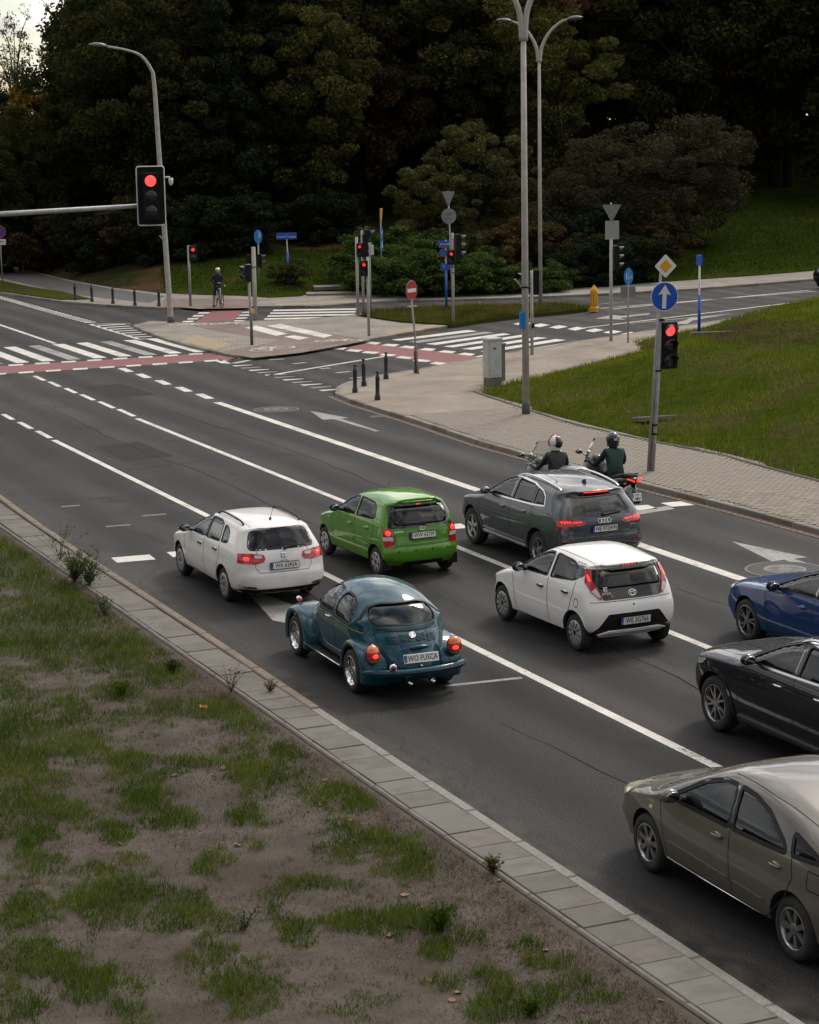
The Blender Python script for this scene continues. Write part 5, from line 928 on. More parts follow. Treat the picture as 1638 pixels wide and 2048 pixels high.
for sg in (-1, 1):
    def mirr(P): return ([(sg*x, y, z) for x, y, z in P[0]], P[1])
    rw_ = obj('rear_wing', mirr(wing(0, lambda a: .47+.02*math.cos(a)+.14*max(0, -math.cos(a))**2*max(0, math.cos((a-R(160))*1.1)), .42, .765, .352, False)), TEAL, car, smooth=True)
    fw_ = obj('front_wing', mirr(wing(2.40, lambda a: .475+.10*max(0, math.cos(a-R(15)))**3+.13*max(0, -math.cos(a))**3, .36, .765, .352, True)), TEAL, car, smooth=True)
    rb = obj('running_board', mirr(join(bbox(.675, 1.2, .285, .17, 1.55, .035, .008))), BLK, car); obj('chrome_strip', mirr(tube([(.765, .44, .292), (.765, 1.96, .292)], .011, 8)), CHR, rb, smooth=True)
    hl = obj('headlamp', mirr(join(xform(lathe([(.10, -.12), (.112, 0), (.105, .02), (.07, .035), (.01, .04)], 20, 'y'), Matrix.Translation((.56, 2.80, .60)) @ Matrix.Rotation(R(12), 4, 'X')))), CHR, car, smooth=True)
    ind = obj('indicator', mirr(join(sphere((.60, 2.62, .83), (.04, .075, .042), 12, 8))), CHR, car, smooth=True); obj('indicator_lens', mirr(sphere((.60, 2.57, .832), (.036, .04, .036), 12, 8)), ORG, ind, smooth=True)
    # tail lamps in three colours
    Mx = Matrix.Translation((sg*.625, -.545, .66)) @ Matrix.Rotation(R(-12), 4, 'X') @ Matrix.Rotation(-sg*R(10), 4, 'Z')
    def cap(z0, z1, k=1.):
        n, m = 22, 7; v = []; 
        for j in range(m):
            zz = z0+(z1-z0)*j/(m-1); w_ = .098*math.sqrt(max(0, 1-abs(zz/.135)**2.6))*k
            for i in range(n): t = PI*i/(n-1); v.append((w_*math.cos(t), -.085*k*math.sin(t)**.75*(w_/.098), zz))
        return v, gridf(n, m)
    tl = obj('tail_lamp', xform(lathe([(.11, .06), (.118, 0), (.10, -.006)], 24, 'y'), Mx @ Matrix.Diagonal((.93, 1, 1.22, 1))), TEAL, car, smooth=True)
    obj('lens_orange', xform(cap(.03, .134), Mx), ORG, tl, smooth=True); obj('lens_red', xform(cap(-.085, .03), Mx), REDL, tl, smooth=True); obj('lens_clear', xform(cap(-.134, -.085), Mx), mat('lamp_amber_grey', (.28, .22, .10), .2, coat=1.), tl, smooth=True); obj('lamp_glow', xform(sphere((0, -.074, -.03), (.05, .018, .034), 12, 8), Mx), REDON, tl, smooth=True)
    obj('pinstripe', sh.seam('L' if sg < 0 else 'R', [(1.66, .965), (1.2, .955), (.75, .945), (.3, .925), (.05, .90), (-.12, .87)], .007, .003, sm=4), YEL, car, fix=False)
    obj('quarter_light_bar', sh.seam('L' if sg < 0 else 'R', [(1.33, 1.02), (1.24, 1.355)], .018, .006), BLK, car, fix=False)
    obj('air_vent', sh.patch('L' if sg < 0 else 'R', [(.06, 1.02), (.02, .97), (-.03, .99), (-.02, 1.06), (.08, 1.2), (.11, 1.19), (.03, 1.07)], .004, .004, .04), SEAMM, car)
    obj('exhaust_pipe', tube([(sg*.17, -.60, .26), (sg*.17, -.86, .25)], .022, 10), CHR, car, smooth=True)
# blade bumper, rear apron
def blade(yb, zc, half, bow, sgn):
    pts = [(x, yb+sgn*bow*(abs(x)/half)**2.6, 0) for x in np.linspace(-half, half, 31)]; sec = [(0, -.055), (-.03, -.05), (-.045, -.03), (-.05, 0), (-.045, .03), (-.03, .05), (0, .055), (.01, 0)]; v = []
    for i, (x, y, _) in enumerate(pts):
        k = .35+.65*min(1, (1-abs(x)/half)*7)**.5
        for a, b in sec: v.append((x, y+a*sgn*k, zc+b*k))
    n = len(sec); f = []
    for i in range(30):
        for j in range(n): f.append((i*n+j, i*n+(j+1) % n, (i+1)*n+(j+1) % n, (i+1)*n+j))
    f.append(tuple(range(n))); f.append(tuple(30*n+j for j in range(n-1, -1, -1))); return v, f
bp_ = obj('rear_bumper', blade(-.84, .415, .80, .27, 1), TEAL, car, angle=45); obj('bumper_irons', join(box(-.42, -.72, .41, .06, .2, .06), box(.42, -.72, .41, .06, .2, .06)), BLK, bp_)
obj('bumper_strip', tube([(x, -.893+.27*(abs(x)/.8)**2.6, .418) for x in np.linspace(-.76, .76, 25)], .011, 6), BLK, bp_, smooth=True)
obj('front_bumper', blade(3.02, .40, .70, .3, -1), TEAL, car, angle=45)
ap = [];
for j in range(7):
    t = j/6
    for x in np.linspace(-.66, .66, 25): ap.append((x, -.62-.15*(1-(abs(x)/.66)**2.4)+.08*t, .40-.14*t))
obj('rear_apron', (ap, gridf(25, 7)), TEAL, car, smooth=True)
# ventilation grille under the rear window
vg = obj('vent_panel', sh.patch('B', [(-.46, .92), (.46, .92), (.475, .962), (-.475, .962)], .003, .004, .03), SEAMM, car)
for i in range(34): x = -.455+.91*i/33; obj('vent_slat', sh.patch('B', rect(x-.006, .923, x+.006, .959), .009, .004, .02), TEAL, vg)
for cx in (-.30, -.115, .115, .30):
    dz = .0 if abs(cx) < .2 else -.025; lv = obj('louvre_panel', sh.patch('B', rect(cx-.072, .785+dz, cx+.072, .875+dz), .002, .004, .04), SEAMM, car)
    for i in range(6): z = .792+dz+i*.0155; obj('louvre', sh.patch('B', rect(cx-.074, z, cx+.074, z+.0085), .012, .004, .04), TEAL, lv)
b_, M_ = ring_badge(car, sh, 0, .865, 'circle'); obj('emblem_disc', xform(lathe([(.047, -.004), (.047, .002)], 20), M_), mat('emblem_grey', (.4, .42, .45), .3, .5), b_); text_obj('emblem', 'V', .045, CHR, b_, M_ @ Matrix.Translation((0, .016, .005)), sx=1.2, weight=.002); text_obj('emblem', 'W', .045, CHR, b_, M_ @ Matrix.Translation((0, -.018, .005)), sx=1.1, weight=.002)
fb = sh.frame('B', -.18, .715) @ Matrix.Rotation(R(14), 4, 'Z'); text_obj('badge', 'Fusc', .075, CHR, car, fb @ Matrix.Translation((-.02, 0, .006)), shear=.35); text_obj('badge', 'a', .075, REDL, car, fb @ Matrix.Translation((.085, .0, .006)), shear=.35)
lp = sh.frame('B', .05, .705); obj('plate_lamp', xform(sphere((0, 0, .01), (.155, .032, .05), 18, 8), lp), TEAL, car, smooth=True)
plate(car, sh, .575, 'WO FUSCA', y_off=.05, tilt=R(-14), x=.03, frame_m=CHR); obj('lid_handle', xform(join(lathe([(.024, 0), (.02, .03), (.012, .05)], 14), sphere((0, 0, .05), .018, 10, 6)), sh.frame('B', .02, .47)), CHR, car, smooth=True)
rl = obj('reflector_lamp', xform(lathe([(.05, -.03), (.058, .0), (.05, .02)], 20), Matrix.Translation((-.42, -.80, .50)) @ Matrix.Rotation(R(80), 4, 'X')), CHR, car, smooth=True); obj('lens_red', xform(lathe([(.046, .015), (.03, .03), (.005, .034)], 18), Matrix.Translation((-.42, -.80, .50)) @ Matrix.Rotation(R(80), 4, 'X')), REDD, rl, smooth=True)
obj('windscreen_wiper', join(tube([(-.1, 1.75, 1.02), (-.42, 1.68, 1.12)], .008, 5), tube([(-.66, 1.62, 1.02), (-.80, 1.70, 1.16), (-.81, 1.72, 1.22)], .007, 5)), BLK, car)
place(car, BE, (586, 1308), (706, 1388), win=-.03, sc=.975)
# frit-coloured seal round the beetle's rear screen
obj('window_seal', sh.seam('B', round_poly(rg, .05), .016, .006, True), BLK, car, fix=False)
# ================================================================ street furniture
def Zp(P, row):
    """height at which a vertical through P crosses a picture row"""
    a = np.array([P.x, P.y, -CAM_H]); u, f = np.array(_u2), np.array(_f); k = (1024-row)/CAM_F
    return float(-(a@u-k*(a@f))/(u[2]-k*f[2]))
GALV = mat('galvanised_post', (.36, .36, .36), .55, .3, c2=(.28, .275, .27), nscale=6, bump=.05); LAMPP = mat('lamp_post_concrete', (.43, .405, .37), .8, c2=(.34, .32, .29), nscale=4, ndetail=7, bump=.1, bscale=50); PBASE = mat('post_foot', (.10, .095, .09), .8)
LUM = mat('luminaire_grey', (.10, .115, .13), .4); BOLM = mat('bollard_paint', (.012, .016, .02), .4, c2=(.02, .024, .028), nscale=9); SIGB = mat('sign_blue', (.004, .075, .42), .35); SIGCY = mat('sign_blue_light', (.0, .16, .50), .35); SIGW = mat('sign_white', (.62, .62, .60), .4); SIGG = mat('sign_back_grey', (.20, .205, .21), .5, .2); SIGR = mat('sign_red', (.34, .012, .018), .35); SIGY = mat('sign_yellow', (.62, .30, .01), .4)
YELM = mat('marker_yellow', (.66, .32, .006), .4); HOUS = mat('signal_housing', (.007, .007, .008), .6, spec=.2); VIS = mat('signal_visor', (.03, .032, .036), .5); LENSO = mat('lens_unlit', (.022, .021, .02), .25); LENSR = mat('lens_red_lit', (.6, .03, .03), .3, emit=(1, .10, .09), es=1.15); LENSR2 = mat('lens_red_small', (.6, .02, .02), .3, emit=(1, .03, .02), es=1.3); CABM = mat('cabinet_white', (.50, .50, .49), .55, c2=(.42, .415, .40), nscale=4); CABG = mat('cabinet_concrete', (.16, .155, .135), .9, c2=(.10, .10, .085), nscale=5, stretch=(3, 3, .5)); IRON = mat('cast_iron', (.09, .085, .08), .6, .4, c2=(.14, .13, .12), nscale=12, coords='World', bump=.3, bscale=40)
PZ = .11
def disc(r, y=-.06, t=.008, n=28, sx=1.): return xform(lathe([(r, 0), (r, t)], n, 'y'), Matrix.Translation((0, y, 0)) @ Matrix.Diagonal((sx, 1, 1, 1)))
def post(name, label, cat, px, py, z=PZ, rz=0., group=None):
    p = G(px, py, z); return thing(name, label, cat, p, rz, group), p
def pole(root, h, r0, r1=None, m=GALV, lean=0., name='pole', foot=True, dx=0.):
    r1 = r0 if r1 is None else r1; o = obj(name, tube([(dx, 0, -.1), (dx+lean*h*.5, 0, h*.5), (dx+lean*h, 0, h)], [r0, (r0+r1)/2, r1], 12), m, root, smooth=True)
    return o
def up(z, part): return move(part, (0, 0, z))
def signal(root, z, n=3, d=.2, x=0., y=0., rz=0., lit=0, boxw=None, board=False, lamp=None, hood=True, sh_=None):
    """signal head of n lenses centred at height z, facing local -y turned by rz"""
    pit = d*1.33; w_ = boxw or d*1.45; h_ = pit*n+.04; Mx = Matrix.Translation((x, y, z)) @ Matrix.Rotation(rz, 4, 'Z')
    ho = obj('signal_head', xform(bbox(0, 0, 0, w_, d*.85, h_, .02), Mx), HOUS, root)
    if board:
        obj('backboard', xform(prism(round_poly(rect(-.37, -.78, .37, .78), .06), .03, .045, 'xz'), Mx), HOUS, ho); obj('board_border', xform(tube([(a, .022, b) for a, b in round_poly(rect(-.365, -.775, .365, .775), .07)], .018, 6, closed=True), Mx), SIGW, ho, smooth=True)
    for i in range(n):
        zz = pit*((n-1)/2-i); M2 = Mx @ Matrix.Translation((0, -d*.43, zz))
        obj('lens', xform(lathe([(d*.5, 0), (d*.46, -.012), (d*.3, -.03), (.004, -.038)], 22, 'y', caps=False), M2), ((lamp or LENSR) if (i == lit and lamp is None) else LENSO), ho, smooth=True)
        if i == lit and lamp is not None: obj('lit_symbol', xform(lathe([(d*.30, -.034), (d*.2, -.042), (.004, -.044)], 14, 'y', caps=False), M2), lamp, ho, smooth=True)
        if hood:
            v, f = [], []; N_ = 18
            for k in range(N_):
                a = R(-35)+R(250)*k/(N_-1)
                for yy, rr in ((0, d*.56), (-d*.95*(.35+.65*max(0, math.sin(a))**.7), d*.58)): v.append((rr*math.cos(a), yy, rr*math.sin(a)))
            f = gridf(2, N_); obj('visor', xform((v, f), M2), VIS, ho, smooth=True)
    return ho
def symbol(root, name, s, size, m, z, y, rz=0, x=0., sx=1.): return text_obj(name, s, size, m, root, Matrix.Translation((x, y, z)) @ Matrix.Rotation(PI/2, 4, 'X'), sx=sx)
def arrow_up(w_, h_, st): return [(-st, -h_/2), (st, -h_/2), (st, h_*.12), (w_/2, h_*.06), (0, h_/2), (-w_/2, h_*.06), (-st, h_*.12)]
def lamp_head(root, p, d, s=1.):
    """cobra luminaire at p pointing along d"""
    d = Vector(d).normalized(); M_ = d.to_track_quat('X', 'Z').to_matrix().to_4x4(); M_.translation = Vector(p)
    v = []; n, m = 12, 9
    for i in range(m):
        t = i/(m-1); x = t*.75*s; w_ = s*.16*math.sin(PI*min(1, .12+.86*t))**.6; h_ = s*.13*math.sin(PI*min(1, .10+.88*t))**.7
        for k in range(n): a = 2*PI*k/n; v.append((x, w_*math.cos(a), h_*math.sin(a)*(1 if math.sin(a) > 0 else .25)))
    f = gridf(n, m)+[(i*n+n-1, i*n, (i+1)*n, (i+1)*n+n-1) for i in range(m-1)]+[tuple(range(n)), tuple((m-1)*n+k for k in range(n))]
    return obj('lamp_head', xform((v, f), M_), LUM, root, smooth=True)

# overhead signal on a mast arm
Ps = Vector((16.8, 54.6, 0)); zs = Zp(Ps, 392); root = thing('mast_signal', 'overhead traffic light on a mast arm showing red, white-edged backboard', 'traffic light', (8.0, 54.6, .1))
obj('mast', tube([(0, 0, -.1), (0, 0, zs)], [.14, .10], 14), GALV, root, smooth=True)
zl = Zp(Vector((12.5, 54.6, 0)), 430); zr = Zp(Vector((16.2, 54.6, 0)), 412); obj('mast_arm', tube([(0, .16, zl-.1-(zr-zl)*1.2), (4.5, .16, zl-.1), (8.75, .16, zr-.1)], [.09, .075, .055], 12), GALV, root, smooth=True)
signal(root, zs-.1, 3, .30, 8.8, -.02, R(-16), 0, board=True, hood=False)
# right-hand signal post with blue arrow and diamond
root, p = post('signal_post', 'leaning signal post on the right footway with blue arrow sign and yellow diamond', 'traffic light', 1303, 943); L_ = .072
def zz(r): return Zp(p, r)-PZ
pole(root, zz(640), .062, .055, GALV, L_); obj('post_collar', join(lathe([(.20, -.105), (.12, -.09), (.075, -.06)], 16)), mat('patched_asphalt', (.03, .029, .028), .9), root)
pole(root, zz(520), .03, .03, GALV, L_, 'sign_tube', dx=-.10)
sg_ = obj('blue_sign', xform(disc(.315, -.075), Matrix.Translation((L_*zz(594)-.0, 0, zz(594))) @ Matrix.Rotation(R(-8), 4, 'Z') @ Matrix.Rotation(R(-2), 4, 'Y')), SIGB, root)
Ms = Matrix.Translation((L_*zz(594), 0, zz(594))) @ Matrix.Rotation(R(-8), 4, 'Z') @ Matrix.Rotation(R(3), 4, 'Y'); obj('arrow', xform(prism(arrow_up(.30, .52, .048), -.082, -.076, 'xz'), Ms), SIGW, sg_); obj('sign_rim', xform(tube([(.315*math.cos(a), -.074, .315*math.sin(a)) for a in np.linspace(0, 2*PI, 37)[:-1]], .008, 5, closed=True), Ms), SIGW, sg_, smooth=True)
Md = Matrix.Translation((L_*zz(533)-.02, 0, zz(533))) @ Matrix.Rotation(R(-8), 4, 'Z') @ Matrix.Rotation(R(45), 4, 'Y')
dg = obj('diamond_sign', xform(prism(round_poly(rect(-.185, -.185, .185, .185), .03), -.075, -.067, 'xz'), Md), SIGW, root); obj('diamond_centre', xform(prism(round_poly(rect(-.105, -.105, .105, .105), .015), -.080, -.076, 'xz'), Md), SIGY, dg)
signal(root, zz(692), 3, .25, L_*zz(692)+.19, -.03, R(-6), 0)
for r_ in (640, 742, 850, 868): obj('clamp', lathe([(.074, -.02), (.074, .02)], 14, c=(L_*zz(r_), 0, zz(r_))), BLK, root)
for r_ in (862, 884): obj('sticker', tube([(L_*zz(r_), -.064, zz(r_)-.03), (L_*zz(r_), -.064, zz(r_)+.03)], .02, 6), mat('sticker_pink', (.45, .36, .40), .6), root)
obj('cable_box', box(L_*zz(858)-.075, 0, zz(858), .05, .05, .25), BLK, root)
# no-entry sign
root, p = post('no_entry_sign', 'round red no-entry sign on a leaning thin post by the bollards', 'sign', 837, 748, PZ); L_ = -.085
pole(root, Zp(p, 565)-PZ, .03, .03, GALV, L_); h_ = Zp(p, 580)-PZ; Ms = Matrix.Translation((L_*h_, 0, h_)) @ Matrix.Rotation(R(31), 4, 'Z')
s_ = obj('sign_disc', xform(disc(.30, -.04, .008, 32), Ms), SIGR, root); obj('white_bar', xform(box(0, -.044, 0, .47, .006, .12), Ms), SIGW, s_); obj('sign_rim', xform(tube([(.302*math.cos(a), -.034, .302*math.sin(a)) for a in np.linspace(0, 2*PI, 37)[:-1]], .01, 5, closed=True), Ms), SIGG, s_, smooth=True)
# bollards
bolm = mesh('bollard', lathe([(.085, -.1), (.085, .12), (.072, .15), (.06, .18), (.058, .62), (.066, .64), (.066, .70), (.056, .72), (.05, .76), (.03, .785), (.026, .80), (.04, .815), (.05, .845), (.042, .875), (.02, .892), (.002, .896)], 16), angle=40); bolm.materials.append(BOLM)
for px, py, lb in ((710, 785, 'leftmost of the four black bollards at the kerb tip'), (728, 772, 'black bollard second from the kerb tip, nearest the cross street'), (755, 800, 'black bollard of the kerb tip nearest the main road'), (772, 758, 'black bollard farthest right of the four at the kerb tip'), (833, 746, 'black bollard half hidden behind the no-entry post'), (150, 600, 'leftmost of five black bollards by the far path'), (184, 603, 'second from the left of five black bollards by the far path'), (226, 607, 'middle one of five black bollards by the far path'), (270, 611, 'fourth from the left of five black bollards by the far path'), (318, 612, 'rightmost of five black bollards, next to the single-arm lamp post')):
    o = obj('bollard', bolm, None, None, loc=G(px, py, PZ)); o.scale = (1, 1, .95 if px > 400 else .9); o.rotation_euler = (R(random.uniform(-1.5, 1.5)), R(random.uniform(-1.5, 1.5)), 0); tag(o, lb, 'bollard', 'black bollards')
# lamp posts
root, p = post('lamp_post', 'single-arm street lamp with pale post at the island tip', 'street lamp', 342, 645, .09); h_ = Zp(p, 165)-.09; k = -.035
pts = [(0, 0, -.1), (k*h_*.3, 0, h_*.3), (k*h_*.75, 0, h_*.75), (k*h_, 0, h_), (k*h_-.12, 0, h_+.55), (k*h_-.5, 0, h_+1.05), (k*h_-1.1, 0, h_+1.28), (k*h_-1.9, 0, h_+1.42)]
obj('post', tube(catmull(pts, 5), [.12-.075*min(1, i/30) for i in range(36)], 12), LAMPP, root, smooth=True); lamp_head(root, pts[-1], (-1, 0, .08)); obj('foot', lathe([(.15, -.1), (.15, .22), (.125, .24)], 14), PBASE, root, smooth=True)
zc = Zp(p, 360)-.09; cm = obj('camera_unit', join(box(k*zc+.2, -.1, zc+.12, .3, .06, .06), lathe([(.09, zc+.08), (.10, zc), (.09, zc-.12), (.05, zc-.2), (.01, zc-.22)], 14, c=(k*zc+.38, -.12, 0))), SIGW, root, smooth=True)
obj('bracket', tube([(k*3, 0, Zp(p, 490)), (k*3-.25, -.05, Zp(p, 480)+.1)], .03, 8), GALV, root)
for nm, lb, bx_, top_, arms, rr in (('lamp_post', 'tall twin-arm street lamp rising from the footway beside the mound', (1052, 828), 62, ((-1.5, 2.2), (1.5, 2.3)), .098), ('lamp_post', 'twin-arm street lamp behind, standing on the grass wedge', (1081, 611), 112, ((-1.15, 1.45), (1.2, 1.5)), .088)):
    root, p = post(nm, lb, 'street lamp', *bx_, .12); h_ = Zp(p, top_)-.12; obj('post', tube([(0, 0, -.1), (0, 0, h_*.5), (0, 0, h_)], [rr, rr*.88, rr*.7], 14), LAMPP, root, smooth=True); obj('foot', lathe([(rr*1.15, -.1), (rr*1.15, .3), (rr*1.02, .32)], 14), PBASE, root, smooth=True)
    D = Vector(_r2).xy.normalized()
    for ax_, az in arms:
        s = 1 if ax_ > 0 else -1; q = [(s*rr*.3, 0, h_-.25), (s*.12, 0, h_+az*.25), (s*abs(ax_)*.38, 0, h_+az*.66), (s*abs(ax_)*.75, 0, h_+az*.92), (s*abs(ax_), 0, h_+az)]
        q = [(a*D.x, a*D.y, c) for a, _, c in q]; obj('arm', tube(catmull(q, 5), [.085-.045*i/20 for i in range(21)], 10), LAMPP, root, smooth=True); lamp_head(root, q[-1], (s*D.x, s*D.y, .1), .9)
    if bx_[0] == 1052:
        zb = Zp(p, 640)-.12; obj('blue_box', box(-.14, -.09, zb, .13, .10, .45), SIGCY, root); obj('clamp', lathe([(.125, -.02), (.125, .02)], 14, c=(0, 0, Zp(p, 574)-.12)), BLK, root); obj('bracket', tube([(-.1, 0, Zp(p, 574)-.12), (-.35, -.1, Zp(p, 566))], .025, 8), GALV, root)
# smaller signal and sign posts: (base px, label, builder)
def sig_post(px, py, top, lb, r=.057, m=LAMPP, z=.1, name='signal_post', cat='traffic light', lean=0.):
    root, p = post(name, lb, cat, px, py, z); pole(root, Zp(p, top)-z, r, r*.95, m, lean); return root, p, (lambda row: Zp(p, row)-z)
r_, p, q = sig_post(1064, 710, 541, 'slim signal post half hidden behind the tall lamp post'); signal(r_, q(565), 3, .2, .16, .05, R(150), -1); signal(r_, q(560), 2, .2, -.2, .05, R(-100), -1); obj('push_button', box(0, -.08, 1.0, .08, .08, .16), BLK, r_); obj('sticker', tube([(0, -.02, 1.3), (0, -.02, 1.42)], .055, 8), mat('sticker_mixed', (.3, .28, .12), .6), r_)
r_, p, q = sig_post(1222, 682, 476, 'tall post with the back of a give-way triangle and white-hooded signal', .06); pole(r_, q(405), .03, .03, GALV, 0, 'sign_tube')
obj('give_way_back', xform(prism(round_poly([(-.36, .28), (.36, .28), (0, -.36)], .05), .0, .012, 'xz'), Matrix.Translation((0, -.05, q(425))) @ Matrix.Rotation(R(-10), 4, 'Z')), SIGG, r_); obj('plate_back', xform(prism(round_poly(rect(-.26, -.33, .26, .33), .03), 0, .012, 'xz'), Matrix.Translation((.02, -.05, q(460))) @ Matrix.Rotation(R(-10), 4, 'Z')), mat('sign_back_light', (.28, .285, .28), .5), r_)
s_ = signal(r_, q(517), 3, .22, .22, .05, R(80), -1); 
r_, p, q = sig_post(1256, 686, 540, 'blue round footway and cycle sign with grey plate back, beside the mound', .03, GALV, .1, 'cycle_sign', 'sign'); Ms = Matrix.Translation((-.02, 0, q(553))) @ Matrix.Rotation(R(18), 4, 'Z'); sd_ = obj('sign_disc', xform(disc(.30, -.05, .008, 30, .8), Ms), SIGCY, r_); obj('divider', xform(box(0, -.056, 0, .015, .004, .56), Ms), SIGW, sd_)
obj('walker', xform(join(sphere((-.11, -.056, .10), (.022, .004, .025), 8, 6), box(-.11, -.056, .03, .035, .004, .1), box(-.125, -.056, -.06, .018, .004, .1), box(-.09, -.056, -.06, .018, .004, .1), box(-.06, -.056, -.05, .02, .004, .06)), Ms), SIGW, sd_); obj('cycle_mark', xform(join(*[tube([(c+.04*math.cos(a), -.056, -.04+.04*math.sin(a)) for a in np.linspace(0, 2*PI, 13)[:-1]], .006, 4, closed=True) for c in (.07, .16)], box(.115, -.056, .01, .09, .004, .012)), Ms), SIGW, sd_)
obj('plate_back', xform(prism(rect(-.28, -.19, .28, .19), 0, .01, 'xz'), Matrix.Translation((.0, .0, q(584))) @ Matrix.Rotation(R(-12), 4, 'Z')), SIGG, r_)
r_, p, q = sig_post(1398, 672, 590, 'blue street-name post rising from the mound at the right', .055, SIGB, .6, 'street_name_post', 'sign'); pole(r_, q(518), .035, .035, SIGW, 0, 'upper_tube'); obj('name_plate', box(0, 0, q(520), .1, .26, .34), SIGB, r_); 
# island group
r_, p, q = sig_post(907, 648, 466, 'post on the grass wedge with backs of a triangle and a round sign', .058, LAMPP, .14); pole(r_, q(382), .028, .028, GALV, -.03, 'sign_tube', dx=-.0)
obj('give_way_back', xform(prism(round_poly([(-.26, .26), (.26, .26), (0, -.34)], .05), .0, .012, 'xz'), Matrix.Translation((-.17, -.05, q(396))) @ Matrix.Rotation(R(-20), 4, 'Z')), SIGG, r_); rb_ = obj('round_back', xform(disc(.30, -.04, .01), Matrix.Translation((-.15, .0, q(432))) @ Matrix.Rotation(R(-10), 4, 'Z')), SIGG, r_)
for dz in (-.09, .09): obj('sign_strut', box(-.15, -.06, q(432)+dz, .5, .02, .03), LUM, r_)
signal(r_, q(494), 3, .24, .22, -.02, R(82), -1); signal(r_, q(514), 2, .2, -.14, -.12, R(-12), 0, lamp=LENSR2)
for row in (534, 545): obj('cable_tie', lathe([(.064, -.015), (.064, .015)], 12, c=(0, 0, q(row))), BLK, r_)
r_, p, q = sig_post(893, 622, 535, 'blue street-name post with stacked name plates on the grass wedge', .05, SIGB, .14, 'street_name_post', 'sign'); pole(r_, q(480), .03, .03, GALV, 0, 'upper_tube')
for row, w_ in ((488, .62), (506, .5), (533, .42)):
    n_ = obj('name_plate', xform(bbox(0, 0, 0, w_, .03, .26, .005), Matrix.Translation((-.05, -.06, q(row)))), SIGB, r_)
    if row < 530: obj('red_band', box(-.05, -.076, q(row)-.115, w_, .004, .05), SIGR, n_)
    if row == 533: symbol(n_, 'lettering', 'P', .13, SIGW, q(row)+.01, -.078, x=-.12)
    else: obj('blurred_print', join(*[box(-.05+a_, -.077, q(row)+.0, b_, .003, c_) for a_, b_, c_ in (((-.2, .10, .06), (-.09, .07, .045), (.02, .08, .045), (.14, .12, .06)) if row == 488 else ((.07, .04, .07), (.13, .05, .07)))]), mat('print_pale_blue', (.30, .40, .52), .5), n_, kind='stuff')
r_, p, q = sig_post(716, 632, 474, 'left signal post of the island cluster with red walker lamp', .062, LAMPP, .09); signal(r_, q(500), 2, .2, .13, -.03, R(-25), 0, lamp=LENSR2)
r_, p, q = sig_post(727, 622, 461, 'rear signal post of the island cluster carrying three side-facing hoods', .055, LAMPP, .09); signal(r_, q(492), 3, .24, .1, -.02, R(82), -1); signal(r_, q(468), 1, .24, .24, -.02, R(82), -1)
r_, p, q = sig_post(738, 672, 514, 'front signal post of the island cluster with red bicycle lamp', .055, LAMPP, .09); signal(r_, q(536), 2, .2, -.17, -.02, R(-14), 0, lamp=LENSR2)
r_, p, q = sig_post(742, 633, 486, 'thin grey post with switch box beside the island cluster', .035, GALV, .09, 'switch_post', 'post'); obj('switch_box', box(.08, -.04, q(500), .13, .12, .42), CABM, r_)
r_, p, q = sig_post(764, 580, 420, 'sign post before the juniper with yellow triangle and two blue plates', .035, GALV, .2, 'sign_post', 'sign')
for row, sh_ in ((432, 'tri'), (468, 'round'), (487, 'rect')):
    Ms = Matrix.Translation((.02, -.05, q(row))) @ Matrix.Rotation(R(58), 4, 'Z')
    if sh_ == 'tri': e_ = obj('yellow_triangle', xform(prism(round_poly([(-.42, .36), (.42, .36), (0, -.40)], .05), 0, .012, 'xz'), Ms), SIGY, r_)
    elif sh_ == 'round': e_ = obj('blue_sign', xform(disc(.36, 0, .01), Ms), SIGCY, r_); obj('arrow', xform(prism(arrow_up(.3, .45, .05), -.012, -.006, 'xz'), Ms), SIGW, e_)
    else: e_ = obj('blue_sign', xform(prism(rect(-.32, -.34, .32, .34), 0, .012, 'xz'), Ms), SIGCY, r_); obj('white_triangle', xform(prism([(-.2, -.2), (.2, -.2), (0, .18)], -.012, -.006, 'xz'), Ms), SIGW, e_)
r_, p, q = sig_post(511, 641, 494, 'pale bare post with yellow push button beside the zebra', .085, LAMPP, .09, 'push_button_post', 'post'); obj('push_button', box(-.09, -.07, q(622), .09, .1, .16), SIGY, r_); obj('clamp', lathe([(.095, -.02), (.095, .02)], 12, c=(0, 0, q(534))), BLK, r_)
r_, p, q = sig_post(504, 690, 528, 'front signal post on the island with dark hoods facing left', .05, LAMPP, .09, lean=-.02); signal(r_, q(546), 2, .22, -.12, 0, R(-85), -1); obj('lower_sleeve', tube([(0, 0, 0), (-.01, 0, 1.2)], .056, 12), mat('post_dark', (.10, .10, .10), .7), r_, smooth=True); obj('sensor', box(-.05, -.03, q(532), .12, .1, .14), CABM, r_)
r_, p, q = sig_post(519, 577, 485, 'thin post with blue round sign and dark signal boxes, on the lawn edge', .035, GALV, .2, 'cycle_sign', 'sign'); Ms = Matrix.Translation((-.02, -.04, q(473))) @ Matrix.Rotation(R(20), 4, 'Z'); sd_ = obj('sign_disc', xform(disc(.34, -.02, .008, 28, .78), Ms), SIGCY, r_); obj('divider', xform(box(0, -.028, 0, .015, .004, .6), Ms), SIGW, sd_); obj('walker', xform(join(box(.1, -.028, .03, .06, .004, .2), sphere((.1, -.028, .16), (.03, .004, .03), 8, 6)), Ms), SIGW, sd_)
signal(r_, q(521), 2, .22, -.42, .05, R(170), -1, boxw=.36); signal(r_, q(521), 2, .22, .05, .05, R(80), -1, boxw=.36)
root, p = post('street_name_sign', 'blue street name sign Romualda Traugutta on a blue post, on the lawn', 'sign', 577, 578, .2); q = lambda row: Zp(p, row)-.2
